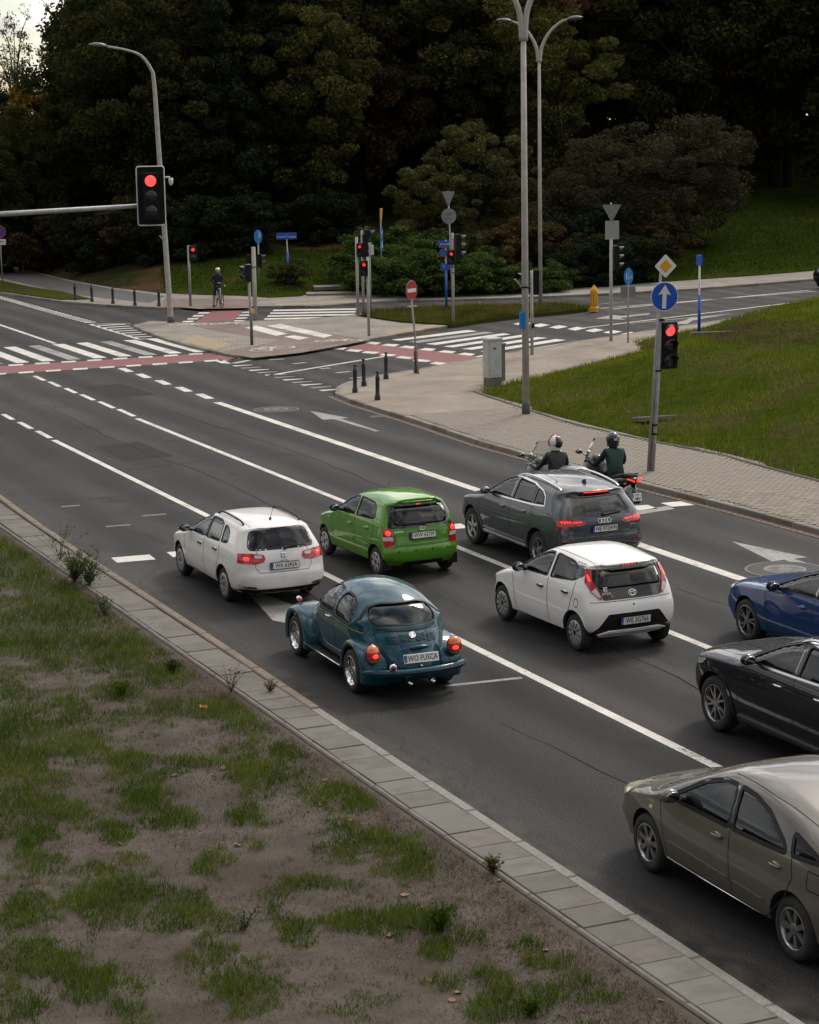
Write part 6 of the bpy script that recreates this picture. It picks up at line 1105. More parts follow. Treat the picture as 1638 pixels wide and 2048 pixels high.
obj('post', tube([(0, 0, .1), (0, 0, q(504))], .055, 12), SIGB, root, smooth=True); obj('foot', tube([(0, 0, -.1), (0, 0, .14)], .045, 10), GALV, root); obj('upper_tube', tube([(0, 0, q(504)), (-.02, 0, q(478))], .03, 8), SIGW, root)
D = math.atan2(_r2.y, _r2.x); n_ = obj('name_plate', xform(bbox(0, 0, 0, .98, .04, .31, .005), Matrix.Translation((-.03, 0, q(472))) @ Matrix.Rotation(D, 4, 'Z')), SIGB, root); text_obj('lettering', 'Romualda Traugutta', .115, SIGW, n_, Matrix.Translation((-.03, 0, q(472))) @ Matrix.Rotation(D, 4, 'Z') @ Matrix.Translation((0, -.0225, -.03)) @ Matrix.Rotation(PI/2, 4, 'X'), weight=.001); text_obj('lettering', 'ul.', .06, SIGW, n_, Matrix.Translation((-.03, 0, q(472))) @ Matrix.Rotation(D, 4, 'Z') @ Matrix.Translation((-.02, -.0225, .10)) @ Matrix.Rotation(PI/2, 4, 'X'))
r_, p, q = sig_post(381, 612, 491, 'slim post left of the cyclist with a red bicycle signal', .06, GALV, .1); signal(r_, q(507), 2, .24, .2, -.03, R(-20), 0, lamp=LENSR2, hood=False)
# no-parking sign at the left edge
root, p = post('no_parking_sign', 'no-parking disc over a white plate at the left edge of the wood', 'sign', 5, 568, .1); q = lambda row: Zp(p, row)-.1; pole(root, q(450), .03); Ms = Matrix.Translation((-.02, -.04, q(464))) @ Matrix.Rotation(R(-20), 4, 'Z'); n_ = obj('sign_disc', xform(disc(.33, -.02), Ms), SIGB, root); obj('red_ring', xform(tube([(.30*math.cos(a), -.03, .30*math.sin(a)) for a in np.linspace(0, 2*PI, 33)[:-1]], .03, 5, closed=True), Ms), SIGR, n_); obj('red_bar', xform(join(xform(box(0, -.03, 0, .06, .006, .58), Matrix.Rotation(R(45), 4, 'Y')), xform(box(0, -.03, 0, .06, .006, .58), Matrix.Rotation(R(-45), 4, 'Y'))), Ms), SIGR, n_); n2 = obj('white_plate', xform(box(0, -.02, 0, .6, .01, .3), Ms @ Matrix.Translation((0, 0, -.52))), SIGW, root); obj('tow_mark', xform(join(box(-.08, -.03, -.02, .2, .006, .06), box(.1, -.03, .03, .16, .006, .03)), Ms @ Matrix.Translation((0, 0, -.52))), INK, n2)
# yellow marker, cabinets, bin, manholes, slab
root, p = post('yellow_marker', 'yellow ribbed marker post at the tip of the grass wedge', 'marker post', 1188, 620, .1); obj('marker_body', lathe([(.19, -.05), (.19, .10), (.16, .13), (.155, .80), (.13, .90), (.07, .98), (.05, 1.0), (.05, 1.04), (.002, 1.05)], 16), YELM, root, angle=35)
for i in range(7): a = 2*PI*i/7-1.2; obj('rib_slot', box(.158*math.cos(a), .158*math.sin(a), .47, .02, .02, .58, a), mat('marker_slot', (.30, .13, .003), .6), root)
root, p = post('switch_cabinet', 'tall white electrical cabinet at the near end of the grass mound', 'cabinet', 985, 772, .12, R(6)); obj('plinth', box(0, 0, .10, .44, .30, .36), CABG, root); cb = obj('cabinet_body', bbox(0, 0, .83, .46, .32, 1.12, .01), CABM, root); obj('lid', bbox(0, 0, 1.42, .52, .38, .07, .02), CABM, root); obj('door', bbox(0, -.165, .85, .40, .014, 1.0, .003), CABM, cb); obj('lock', box(-.02, -.178, 1.14, .09, .015, .035), INK, cb); obj('notice', box(.06, -.176, .72, .17, .004, .22), mat('notice_grey', (.40, .40, .40), .6), cb)
root, p = post('concrete_cabinet', 'weathered grey concrete cabinet behind the white one', 'cabinet', 1006, 763, .14, R(6)); obj('cabinet_body', bbox(0, .3, .55, .34, .34, 1.1, .01), CABG, root); obj('lid', bbox(0, .3, 1.12, .38, .38, .06, .01), CABG, root)
root, p = post('litter_bin', 'grey concrete litter bin on the lawn beside the steps', 'bin', 668, 556, .4); zb = hill_z(p.x, p.y); root.location.z = zb; obj('drum', lathe([(.28, 0), (.30, .1), (.32, .55), (.33, .60), (.27, .60), (.25, .15), (.01, .14)], 18, caps=False), mat('bin_concrete', (.22, .20, .18), .9, c2=(.15, .14, .125), nscale=5), root, angle=40); obj('liner', lathe([(.265, .56), (.255, .66), (.24, .56)], 18, caps=False), mat('bin_liner', (.11, .06, .05), .7), root)
for c, r_, lb in (((20.52, 55.5), .33, 'round manhole cover in the right lane before the crossing'), ((20.66, 30.4), .36, 'round manhole cover in the right lane near the blue car')):
    mh = thing('manhole_cover', lb, 'manhole', (c[0], c[1], 0)); obj('patch', lathe([(r_*1.9, .0), (r_*1.9, .005)], 40), mat('tar_ring', (.055, .054, .053), .85, c2=(.04, .04, .04), nscale=20, coords='World'), mh); obj('patch_seam', lathe([(r_*1.95, .002), (r_*1.95, .006), (r_*1.85, .007), (r_*1.85, .002)], 40, caps=False), mat('seam_light', (.17, .16, .15), .85), mh); obj('frame', lathe([(r_*1.04, .0), (r_*1.04, .012), (r_*.9, .013)], 40), STONE, mh); lid = obj('lid', lathe([(r_*.88, .0), (r_*.88, .018), (.01, .018)], 36), IRON, mh)
    for k in range(12): a = 2*PI*k/12; obj('lid_rib', box(r_*.55*math.cos(a), r_*.55*math.sin(a), .019, r_*.4, .025, .006, a), IRON, lid)
z_ = float(mound_z(*[np.array(v) for v in G(1310, 832, .5).xy])); c = G(1310, 832, .4); o = obj('concrete_slab', xform(bbox(0, 0, 0, 1.0, .7, .12, .015), Matrix.Rotation(R(-8), 4, 'X')), CONC2, loc=(c.x, c.y, float(mound_z(c.x, c.y))+.03)); o.rotation_euler = (0, 0, -.1); tag(o, 'flat concrete slab lying in the grass behind the signal post', 'slab')
e_ = G(1440, 700, .9); o = obj('concrete_edging', xform(join(bbox(0, 0, 0, 1.9, .12, .10, .015)), Matrix.Identity(4)), CONC2, loc=(e_.x, e_.y, float(mound_z(e_.x, e_.y))+.04)); o.rotation_euler = (0, 0, -.25); tag(o, 'pale concrete edging strip across the top of the mound', 'edging')
# gully grate and setts along the right kerb
o = obj('drain_grate', join(bbox(0, 0, .004, .5, .38, .012, .003), *[box(-.2+.05*i, 0, .012, .02, .3, .008) for i in range(9)]), IRON, road, loc=(22.45, 52.6, 0)); 
SETT = mat('setts', (.12, .085, .065), .85, c2=(.18, .135, .105), nscale=14, coords='World', bump=.5, bscale=30)
setm = mesh('sett', bbox(0, 0, .0, .19, .092, .03, .008)); setm.materials.append(SETT); srow = ([], [])
yy = 30.
while yy < 57.4:
    for k in range(2): addv(srow, xform(bbox(0, 0, .0, .092, .19, .03, .008), Matrix.Translation((kr_x(yy)-.06-.1*k, yy+.1*k, .0+random.uniform(-.002, .002)))))
    yy += .2
st_ = obj('sett_gutter', srow, SETT, corner, fix=False); st_['kind'] = 'stuff'
# ================================================================ vegetation
def leaf_mat(name, cols, nscale=.9, trans=.25, rough=.8):
    """cols: three foliage colours mixed by noise through the crown and per leaf"""
    m = bpy.data.materials.new(name); m.use_nodes = True; t = m.node_tree; b = t.nodes['Principled BSDF']; n = t.nodes.new; L = t.links.new
    g = n('ShaderNodeNewGeometry'); x = n('ShaderNodeTexNoise'); x.inputs['Scale'].default_value = nscale; x.inputs['Detail'].default_value = 2; L(g.outputs['Position'], x.inputs['Vector'])
    a = n('ShaderNodeMath'); a.operation = 'MULTIPLY_ADD'; L(g.outputs['Random Per Island'], a.inputs[0]); a.inputs[1].default_value = .38; L(x.outputs[0], a.inputs[2])
    r = n('ShaderNodeValToRGB'); r.color_ramp.elements.new(.68); e = r.color_ramp.elements; e[0].position = .45; e[2].position = .92
    for k in range(3): e[k].color = (*cols[k], 1)
    L(a.outputs[0], r.inputs[0]); L(r.outputs[0], b.inputs['Base Color']); b.inputs['Roughness'].default_value = rough; b.inputs['Specular IOR Level'].default_value = 0.
    if trans:
        tr = n('ShaderNodeBsdfTranslucent'); L(r.outputs[0], tr.inputs[0]); mx_ = n('ShaderNodeMixShader'); mx_.inputs[0].default_value = trans; o = t.nodes['Material Output']; L(b.outputs[0], mx_.inputs[1]); L(tr.outputs[0], mx_.inputs[2]); L(mx_.outputs[0], o.inputs[0])
    MATS[name] = m; return m
BARK = mat('bark', (.016, .013, .010), .95, spec=0., c2=(.032, .026, .02), nscale=5, stretch=(3, 3, .6), bump=.4, bscale=8)
LM = dict(dark=leaf_mat('leaf_dark', [(0.02052, 0.03078, 0.01283), (0.03591, 0.04874, 0.01539), (0.07695, 0.06156, 0.02309)]), olive=leaf_mat('leaf_olive', [(0.03591, 0.04617, 0.01539), (0.06669, 0.07182, 0.02309), (0.1283, 0.1129, 0.03334)]), brown=leaf_mat('leaf_brown', [(0.03078, 0.02565, 0.01539), (0.05643, 0.04361, 0.02309), (0.1154, 0.06669, 0.03078)]), pine=leaf_mat('leaf_spruce', [(0.0135, 0.0216, 0.01215), (0.02295, 0.03375, 0.01755), (0.0351, 0.0459, 0.0216)]), willow=leaf_mat('leaf_willow', [(0.04232, 0.04797, 0.01834), (0.07057, 0.07475, 0.02822), (0.1199, 0.1129, 0.04656)]), yellow=leaf_mat('leaf_autumn', [(0.07695, 0.06669, 0.01795), (0.1667, 0.1283, 0.02565), (0.3591, 0.218, 0.03078)]), airy=leaf_mat('leaf_airy', [(0.07695, 0.08978, 0.0513), (0.1154, 0.1283, 0.07695), (0.1796, 0.1796, 0.1154)]), jun=leaf_mat('leaf_juniper', [(0.02565, 0.04617, 0.01539), (0.0513, 0.08208, 0.02309), (0.1026, 0.1411, 0.03591)]), twig=leaf_mat('leaf_twiggy', [(0.0243, 0.0243, 0.0135), (0.0459, 0.04185, 0.0243), (0.07425, 0.06345, 0.03645)]))
def soup(name, V, m, n=4, kind=None):
    """many small faces as one mesh: V is (count, n, 3)"""
    k = len(V); me = bpy.data.meshes.new(name); me.vertices.add(k*n); me.vertices.foreach_set('co', np.ascontiguousarray(V, np.float32).ravel()); me.loops.add(k*n); me.loops.foreach_set('vertex_index', np.arange(k*n, dtype=np.int32)); me.polygons.add(k); me.polygons.foreach_set('loop_start', np.arange(0, k*n, n, dtype=np.int32)); me.polygons.foreach_set('loop_total', np.full(k, n, np.int32)); me.update(); me.materials.append(m); return me
def leaves(C, size, rng, aspect=.55, up=.35, jitter=.35):
    """leaf quads centred at C (n,3) with random facing"""
    k = len(C); a = rng.normal(size=(k, 3)); a /= np.linalg.norm(a, axis=1)[:, None]; nn = rng.normal(size=(k, 3)); nn[:, 2] = np.abs(nn[:, 2])+up; b = np.cross(nn, a); b /= np.linalg.norm(b, axis=1)[:, None]+1e-9; s = size*(1+jitter*rng.normal(size=(k, 1))).clip(.4, 2)
    return np.stack([C-a*s*.5, C+b*s*aspect*.5, C+a*s*.5, C-b*s*aspect*.5], 1)
def make_crown(name, seed, rx, rz, nclump, per, size, m, base=.30, gaps=0., cone=False, flat=1.):
    """clumped leaf cloud, crown centre at height rz above its own base; returns mesh and clump centres"""
    rng = np.random.default_rng(seed); cs = []
    while len(cs) < nclump:
        p = rng.uniform(-1, 1, 3); r = np.linalg.norm(p)
        if r > 1 or r < .35 and rng.random() < .7: continue
        if cone and math.hypot(p[0], p[1]) > .95*(1-(p[2]+1)/2)**.8+.05: continue
        lump = 1+.22*math.sin(3*math.atan2(p[1], p[0])+seed)+.15*math.sin(5*p[2]+seed*2); cs.append(p*np.array([rx, rx, rz])*lump)
    cs = np.array(cs); rad = rng.uniform(.55, 1.15, len(cs))*rx*base; C = []
    for c, r in zip(cs, rad):
        q = rng.normal(size=(per, 3)); q /= np.linalg.norm(q, axis=1)[:, None]; C.append(c+q*(r*rng.uniform(.25, 1, (per, 1))**.5)*np.array([1, 1, .62*flat]))
    C = np.concatenate(C); C[:, 2] += rz
    return soup(name, leaves(C, size, rng), m), cs+np.array([0, 0, rz])
def make_trunk(name, seed, h, r, cs, nb=9, fork=.25):
    """tapered trunk with limbs running out to clumps"""
    rng = np.random.default_rng(seed); P = ([], []); b = [(0, 0, -.6)]; x = y = 0
    for k in range(1, 6): x += rng.normal()*.10*h/8; y += rng.normal()*.10*h/8; b.append((x, y, h*k/5))
    c = catmull(b, 3); addv(P, tube(c, [r*(1.25-.95*i/len(c)) for i in range(len(c))], 9))
    for k in rng.permutation(len(cs))[:nb]:
        e = cs[k]+np.array([0, 0, 0]); s = c[int(len(c)*rng.uniform(.25, .85))]; mid = (Vector(e)*.5+s*.5)+Vector((0, 0, .12*h)); q = catmull([tuple(s), tuple(mid), tuple(e)], 4); addv(P, tube(q, [r*.42*(1-.8*i/len(q)) for i in range(len(q))], 6))
    return mesh(name, P, True)
TV = {}
def tree_kind(key, seed, rx, rz, lift, nclump, per, size, m, **kw):
    nb = kw.pop('nb', 9); tr = kw.pop('tr', .28); cm, cs = make_crown('crown', seed, rx, rz, nclump, per, size, LM[m], **kw); cs2 = cs+np.array([0, 0, lift]); tm = make_trunk('trunk', seed+1, lift+rz*1.1, tr, cs2, nb); tm.materials.append(BARK); TV[key] = (cm, tm, lift, lift+2*rz)
tree_kind('dark1', 1, 5.0, 7.0, 2.2, 130, 360, .26, 'dark', base=.26); tree_kind('dark2', 2, 5.6, 8.0, 1.6, 140, 360, .28, 'dark', base=.26); tree_kind('olive', 3, 4.6, 7.0, 2.2, 120, 340, .24, 'olive', base=.25, nb=14); tree_kind('brown', 4, 4.6, 6.2, 1.6, 110, 340, .24, 'brown', base=.25, nb=14); tree_kind('spruce', 5, 3.8, 8.5, .4, 130, 300, .24, 'pine', cone=True, base=.22)
tree_kind('willow', 6, 2.5, 2.5, 1.1, 80, 260, .15, 'willow', base=.22, tr=.13); tree_kind('yellow', 7, 3.6, 5.2, 1.6, 100, 260, .22, 'yellow', base=.24, nb=14); tree_kind('airy', 8, 2.6, 4.6, 5.0, 110, 42, .20, 'airy', base=.30, nb=22, tr=.2); tree_kind('twiggy', 9, 3.6, 3.1, .8, 110, 240, .15, 'twig', base=.22, nb=18, tr=.16)
tree_kind('shrub', 10, 1.3, 1.0, .0, 50, 220, .11, 'olive', base=.3, tr=.05, nb=4); tree_kind('juniper', 11, 1.5, .75, .0, 90, 220, .10, 'jun', base=.24, flat=.8, tr=.05, nb=4); tree_kind('shrub_dark', 12, 1.5, 1.3, .0, 60, 240, .12, 'pine', base=.3, tr=.05, nb=4); tree_kind('shrub_brown', 13, 1.4, 1.2, .0, 60, 220, .12, 'brown', base=.3, tr=.05, nb=4)
def tree(key, px, d, h, label, name='tree', group=None, rot=None, wide=1., P=None, cat='tree', dz=0., row=None):
    cm, tm, lift, H = TV[key]; p = P or HP(px, d)
    if row is not None: h = Zp(p, row)-p.z
    o = thing(name, label, cat, (p.x, p.y, p.z-.1+dz), random.uniform(0, 6.28) if rot is None else rot, group); s = h/H; o.scale = (s*wide, s*wide, s)
    obj('trunk', tm, None, o); obj('crown', cm, None, o, loc=(0, 0, lift)); return o
WOOD = 'trees of the dark wood behind the crossing'
lab = dict(dark1='dark broadleaf tree merging into the dense wood', dark2='dark broadleaf tree merging into the dense wood', olive='olive-green tree merging into the dense wood', brown='brownish autumn tree merging into the dense wood', spruce='dark spruce merging into the dense wood')
rows = [(172, 118, ['dark2', 'dark1', 'dark2', 'olive', 'dark1'], 27), (152, 104, ['dark1', 'brown', 'dark2', 'olive', 'dark1'], 23), (134, 96, ['dark2', 'olive', 'spruce', 'dark1', 'brown', 'olive'], 19.5)]
random.seed(11)
for ri, (d0, st, ks, h0) in enumerate(rows):
    px = -110+ri*37
    while px < 1780:
        k = ks[int((px//st)) % len(ks)]; d = d0+random.uniform(-7, 7); h = h0*random.uniform(.9, 1.12)
        row = None
        if px < 300: row = 165+random.uniform(-20, 30)+40*ri; k = random.choice(['yellow', 'brown', 'olive']) if ri < 2 else 'brown'
        if 990 < px < 1640 and ri == 2: d += 14
        tree(k, px, d, h, lab.get(k, 'yellowing tree low in the gap at the left of the wood'), 'spruce_tree' if k == 'spruce' else 'tree', WOOD if k in lab else 'yellowing trees in the left gap', row=row); px += st*random.uniform(.85, 1.15)
# edge of the wood, tree by tree
EDGE = [('dark2', 40, 128, 10, 'low dark tree behind the no-parking sign at the left edge'), ('dark1', 235, 126, 17.5, 'tall dark tree rising behind the single-arm lamp'), ('dark1', 330, 121, 15, 'dark tree behind the overhead traffic light'), ('spruce', 455, 119, 15, 'dark blue-green spruce above the cyclist'), ('spruce', 540, 122, 17, 'dark spruce behind the street name sign'), ('olive', 645, 121, 13, 'thin-leaved olive tree left of the steps'), ('yellow', 585, 124, 8.5, 'small autumn tree with yellow leaves behind the street name sign'), ('brown', 735, 126, 12, 'brown tree above the signal cluster'), ('olive', 990, 127, 15, 'olive tree behind the twin lamp posts'), ('olive', 1110, 124, 12.5, 'olive tree right of the twin lamp posts'), ('dark1', 1270, 140, 17, 'dark tree behind the twiggy thicket'), ('dark2', 1430, 148, 18, 'dark tree at the top of the right-hand lawn'), ('dark1', 1560, 150, 17, 'dark tree with bare lower trunk at the right edge'), ('dark2', 140, 124, 8.5, 'low dark bushy tree over the far path'), ('dark1', -10, 122, 8.5, 'dark bushy tree at the far left edge')]
TOPROW = {40: 215, 140: 240, -10: 260, 235: 10}
for k, px, d, h, lb in EDGE: tree(k, px, d, h, lb, 'spruce_tree' if k == 'spruce' else 'tree', row=TOPROW.get(px))
tree('airy', 62, 165, 17.6, 'airy pale tree against the sky, left of the pair', row=22, wide=.75); tree('airy', 160, 168, 18.6, 'airy pale tree against the sky, right of the pair', wide=.8, row=2)
tree('yellow', 130, 146, 12.6, 'yellow-green tree top below the airy pair at the left', row=105)
tree('willow', 868, 108, 5.0, 'grey-green willow beside the give-way back sign', 'willow_tree', wide=1.1); tree('willow', 965, 112, 6.8, 'taller grey-green willow left of the twin lamp posts', 'willow_tree')
tree('twiggy', 1240, 112, 6.3, 'twiggy brown thicket tree above the round cycle sign', wide=1.25); tree('twiggy', 1370, 118, 7.0, 'twiggy brown thicket tree above the diamond sign', wide=1.2); tree('twiggy', 1130, 109, 4.6, 'low twiggy thicket tree above the yellow marker', wide=1.2)
# shrubs
sh_list = [('juniper', 770, 101.5, 1.9, 'juniper mound right behind the blue-plate sign post'), ('juniper', 815, 100.0, 2.0, 'juniper mound left of the blue name post'), ('juniper', 862, 99.0, 2.1, 'juniper mound behind the stacked name plates'), ('juniper', 910, 99.0, 1.9, 'juniper mound right of the grass-wedge signal post'), ('juniper', 795, 105, 2.3, 'back-row juniper mound left of the willow'), ('juniper', 850, 103.5, 2.4, 'back-row juniper mound under the willow'), ('juniper', 925, 103.5, 2.2, 'back-row juniper mound right of the willow'), ('juniper', 970, 99.6, 1.5, 'low juniper mound left of the tall lamp post'), ('juniper', 1030, 99.8, 1.4, 'low juniper mound behind the tall lamp post'), ('juniper', 1090, 100.4, 1.4, 'low juniper mound right of the twin lamp posts'), ('shrub_dark', 1150, 102.5, 2.0, 'dark shrub behind the yellow marker'), ('shrub_dark', 1215, 103.5, 2.4, 'dark shrub behind the tall sign post'), ('shrub_dark', 1275, 105, 2.2, 'dark shrub behind the round cycle sign'), ('shrub_brown', 1020, 104, 2.8, 'brown bush behind the tall lamp post'), ('shrub_brown', 1090, 105, 3.0, 'brown bush between the twin lamp posts and the marker'), ('shrub_brown', 1320, 109, 2.6, 'brown bush behind the diamond sign'), ('shrub_dark', 1190, 107, 3.4, 'tall dark bush behind the tall sign post'),
    ('shrub_dark', 690, 117, 2.6, 'dark bush above the litter bin'), ('shrub_dark', 625, 116, 2.6, 'dark bush behind the blue name sign'), ('shrub_dark', 490, 113, 3.0, 'dark bush above the cyclist helmet'), ('shrub_dark', 420, 113, 3.2, 'dark bush left of the cyclist'), ('shrub_dark', 340, 114, 3.4, 'dark bush behind the single-arm lamp post foot'), ('shrub_brown', 270, 116, 3.2, 'brown bush above the bollard row'), ('shrub_dark', 200, 117, 3.2, 'dark bush above the far path'), ('shrub_brown', 120, 121, 3.4, 'brown bush above the left end of the path'), ('shrub_dark', 50, 124, 3.4, 'dark bush right of the no-parking sign'), ('shrub', 590, 103.2, 1.35, 'round low bush beside the blue street-name post')]
for k, px, d, h, lb in sh_list: tree(k, px, d, h, lb, 'shrub' if k != 'juniper' else 'juniper_shrub', None, None, 1.25 if k == 'juniper' else 1.15, cat='shrub')
# belt of trees on the near side of the road and behind the viewpoint: added out of the picture to darken what paint and glass mirror
belt = bpy.data.objects.new('added_tree_belt', None); COL.objects.link(belt); belt['kind'] = 'stuff'; belt['label'] = 'unseen belt of trees added for reflections, on the near side of the road and behind the viewpoint'
random.seed(21); spots = [(-40+random.uniform(-3, 3), y_, random.choice(['dark1', 'olive', 'dark2'])) for y_ in range(-40, 66, 8)]+[(x_, -62+random.uniform(-4, 4), random.choice(['dark1', 'dark2', 'brown'])) for x_ in range(-40, 90, 9)]
for x_, y_, k in spots:
    cm, tm, lift, H = TV[k]; h_ = random.uniform(14, 19)/H
    for me_, z_ in ((tm, 0), (cm, lift*h_)):
        o = obj('added_belt_trunk' if z_ == 0 else 'added_belt_crown', me_, None, belt, loc=(x_, y_, z_)); o.scale = (h_*1.1, h_*1.1, h_); o.rotation_euler = (0, 0, (x_*7+y_) % 6.28)
# steps and lawn on the hill
lm_ = mat('lawn', (.018, .030, .004), .95, spec=0., c2=(.030, .045, .007), nscale=3, coords='World', bump=.7, bscale=14, c3=(.05, .045, .016), c3scale=.3, c3pos=(.55, .75)); hill.data.materials.append(lm_); hill.data.materials.append(LITTER)
for pl in hill.data.polygons:
    c = np.array(pl.center)[None]; X, Y = PX(c); X, Y = X[0], Y[0]; i = pl.index % (len(FBr)-1)
    dd = math.hypot(*c[0][:2])
    if 330 < X < 745 and dd < 124: pl.material_index = 1 if dd < 116 else 2
    elif 1180 < X < 1900 and dd < 150: pl.material_index = 1
    elif X <= 330 and dd < 128: pl.material_index = 2
st_root = thing('steps', 'shallow paver steps climbing from the far footway into the park', 'steps', tuple(G(672, 584, .1)))
for i in range(4):
    a = G(668+12*i, 588-9*i, .12); o = obj('step', bbox(0, 0, 0, 2.6, 1.2, .16, .01), PAVE2, st_root); o.location = Vector((a.x, a.y, .12+.11*i))-st_root.location; o.rotation_euler = (0, 0, -.35)
o = obj('park_path', slab([tuple((Vector((p.x, p.y))-Vector(st_root.location).xy)) for p in (G(688, 560, .3), G(722, 556, .3), HP(738, 118), HP(728, 118))], .3, .62), MATS['path_asphalt'], st_root)
# ---- grass blades
def blades(P, h, wd, rng, lean=.5, taper=True):
    k = len(P); a = rng.uniform(0, 2*PI, k); hh = h*rng.uniform(.5, 1.25, k); ln = lean*hh*rng.uniform(.2, 1.2, k); b = rng.uniform(0, 2*PI, k); dx_, dy_ = np.cos(a)*wd/2, np.sin(a)*wd/2
    A = P+np.stack([dx_, dy_, 0*a], -1); B = P-np.stack([dx_, dy_, 0*a], -1); T = P+np.stack([np.cos(b)*ln, np.sin(b)*ln, hh], -1); return np.stack([A, B, T], 1)
GRA = leaf_mat('grass_verge', [(.038, .070, .006), (.070, .115, .010), (.13, .16, .022)], 1.3, .3); GRM = leaf_mat('grass_mound', [(.055, .085, .005), (.115, .145, .010), (.21, .21, .03)], .5, .45); GRD = leaf_mat('grass_dry', [(.06, .045, .022), (.12, .085, .042), (.18, .135, .07)], 1.5, .2); GRW = leaf_mat('grass_wild', [(.05, .055, .012), (.10, .10, .022), (.16, .14, .04)], .8, .3)
EL = [(60, 1110, 150, 80), (110, 1215, 170, 75), (60, 1290, 130, 60), (230, 1300, 130, 45), (320, 1345, 90, 32), (250, 1385, 60, 25), (400, 1425, 150, 26), (480, 1440, 70, 28), (140, 1430, 60, 40), (30, 1450, 60, 60), (40, 1540, 80, 70), (60, 1610, 70, 40), (160, 1490, 60, 40), (250, 1530, 50, 25), (430, 1525, 110, 15), (500, 1535, 66, 45), (450, 1505, 55, 18), (560, 1510, 45, 18), (290, 1590, 58, 46), (360, 1640, 50, 25), (230, 1670, 40, 20), (490, 1640, 52, 28), (520, 1690, 36, 16), (680, 1590, 66, 22), (720, 1612, 40, 15), (750, 1690, 105, 32), (830, 1735, 58, 22), (690, 1660, 40, 15), (420, 1720, 48, 34), (60, 1690, 70, 60), (130, 1630, 50, 20), (260, 1780, 105, 56), (200, 1810, 80, 40), (380, 1830, 48, 50), (420, 1900, 55, 60), (480, 1980, 75, 60), (60, 1830, 60, 40), (100, 1930, 90, 60), (180, 1980, 115, 50), (40, 2000, 80, 50), (250, 2030, 60, 30), (600, 1770, 60, 14), (790, 1840, 105, 38), (860, 1850, 66, 28), (700, 1850, 56, 18), (590, 1870, 36, 24), (880, 1910, 42, 24), (940, 1960, 66, 28), (1000, 2010, 76, 40), (1080, 1990, 56, 22), (1060, 1890, 46, 18), (1100, 1930, 56, 22), (1150, 1960, 56, 18), (950, 1880, 40, 14), (1200, 2000, 46, 14), (20, 1380, 60, 40), (330, 1260, 60, 20), (60, 1060, 70, 40), (150, 1150, 60, 40)]
rng = np.random.default_rng(5); n_ = 800000; gx = rng.uniform(-1.5, 9.1, n_); gy = rng.uniform(13.2, 46, n_); keep = rng.random(n_) < np.clip((20/np.hypot(gx, gy))**1.3, .25, 1); gx, gy = gx[keep], gy[keep]
P = np.stack([gx, gy, np.full(len(gx), .085)], -1); X, Y = PX(P); vis = (X > -40) & (X < 1660) & (Y < 2090); P, X, Y, gx, gy = P[vis], X[vis], Y[vis], gx[vis], gy[vis]
wgt = np.zeros(len(X))
for cx, cy, rx, ry in EL: wgt = np.maximum(wgt, 1.3-np.hypot((X-cx)/rx/1.2, (Y-cy)/ry/1.2))
nz = fnoise(gx, gy, 1.1); nz2 = fnoise(gx+40, gy, 4.); nz3 = fnoise(gx+11, gy+7, 9.); sel = (wgt*1.3-.12+(nz-.5)*2.2+(nz2-.5)*2.2+(nz3-.5)*1.6+.55*np.clip((1250-Y)/250, 0, 1) > .28+.55*rng.random(len(X))**2) | (rng.random(len(X)) < .02*(nz2 > .5)); sel &= (gx < 9.0)
hh = .085*(.6+.8*np.clip(wgt, 0, 1))*(.7+.6*nz2); B_ = blades(P[sel], hh[sel], .009, rng, .7); g = obj('grass_verge', soup('grass_verge', B_, GRA, 3), kind='stuff', label='worn patches of short green grass on the sandy verge')
spr = (~sel) & (rng.random(len(X)) < .05+.30*np.clip(wgt*.6+nz-.35, 0, 1)); Ps_ = P[spr]; obj('thin_turf', soup('thin_turf', blades(Ps_, .03+.03*rng.random(len(Ps_)), .008, rng, 1.4), leaf_mat('turf_matted', [(.045, .055, .014), (.07, .075, .022), (.12, .095, .045)], 4, .3), 3), kind='stuff', label='thin matted turf spreading over the bare soil')
dry = (~sel) & (gx > 8.05+.7*(nz-.5)) & (rng.random(len(X)) < .6*np.clip((gx-7.7)/1.2, 0, 1)) & (gx < 9.12); Pd = P[dry]; obj('dry_grass', soup('dry_grass', blades(Pd, np.full(len(Pd), .045), .006, rng, 1.3), GRD, 3), kind='stuff', label='dry brown grass along the concrete edging')
# pebbles and crumbs on the soil
kp = rng.random(len(X)) < .07; Pp = P[kp & ~sel]; s_ = rng.uniform(.006, .016, (len(Pp), 1)); tet = np.array([[1, 0, 0], [-.5, .87, 0], [-.5, -.87, 0], [0, 0, 1.]]); Vt = Pp[:, None]+tet[None]*s_[:, None]; Vq = np.concatenate([Vt[:, [0, 1, 3]], Vt[:, [1, 2, 3]], Vt[:, [2, 0, 3]]]); obj('pebbles', soup('pebbles', Vq, leaf_mat('pebble', [(.05, .045, .04), (.12, .105, .09), (.26, .24, .21)], 20, 0, .9), 3), kind='stuff', label='crumbs of gravel strewn over the bare soil')
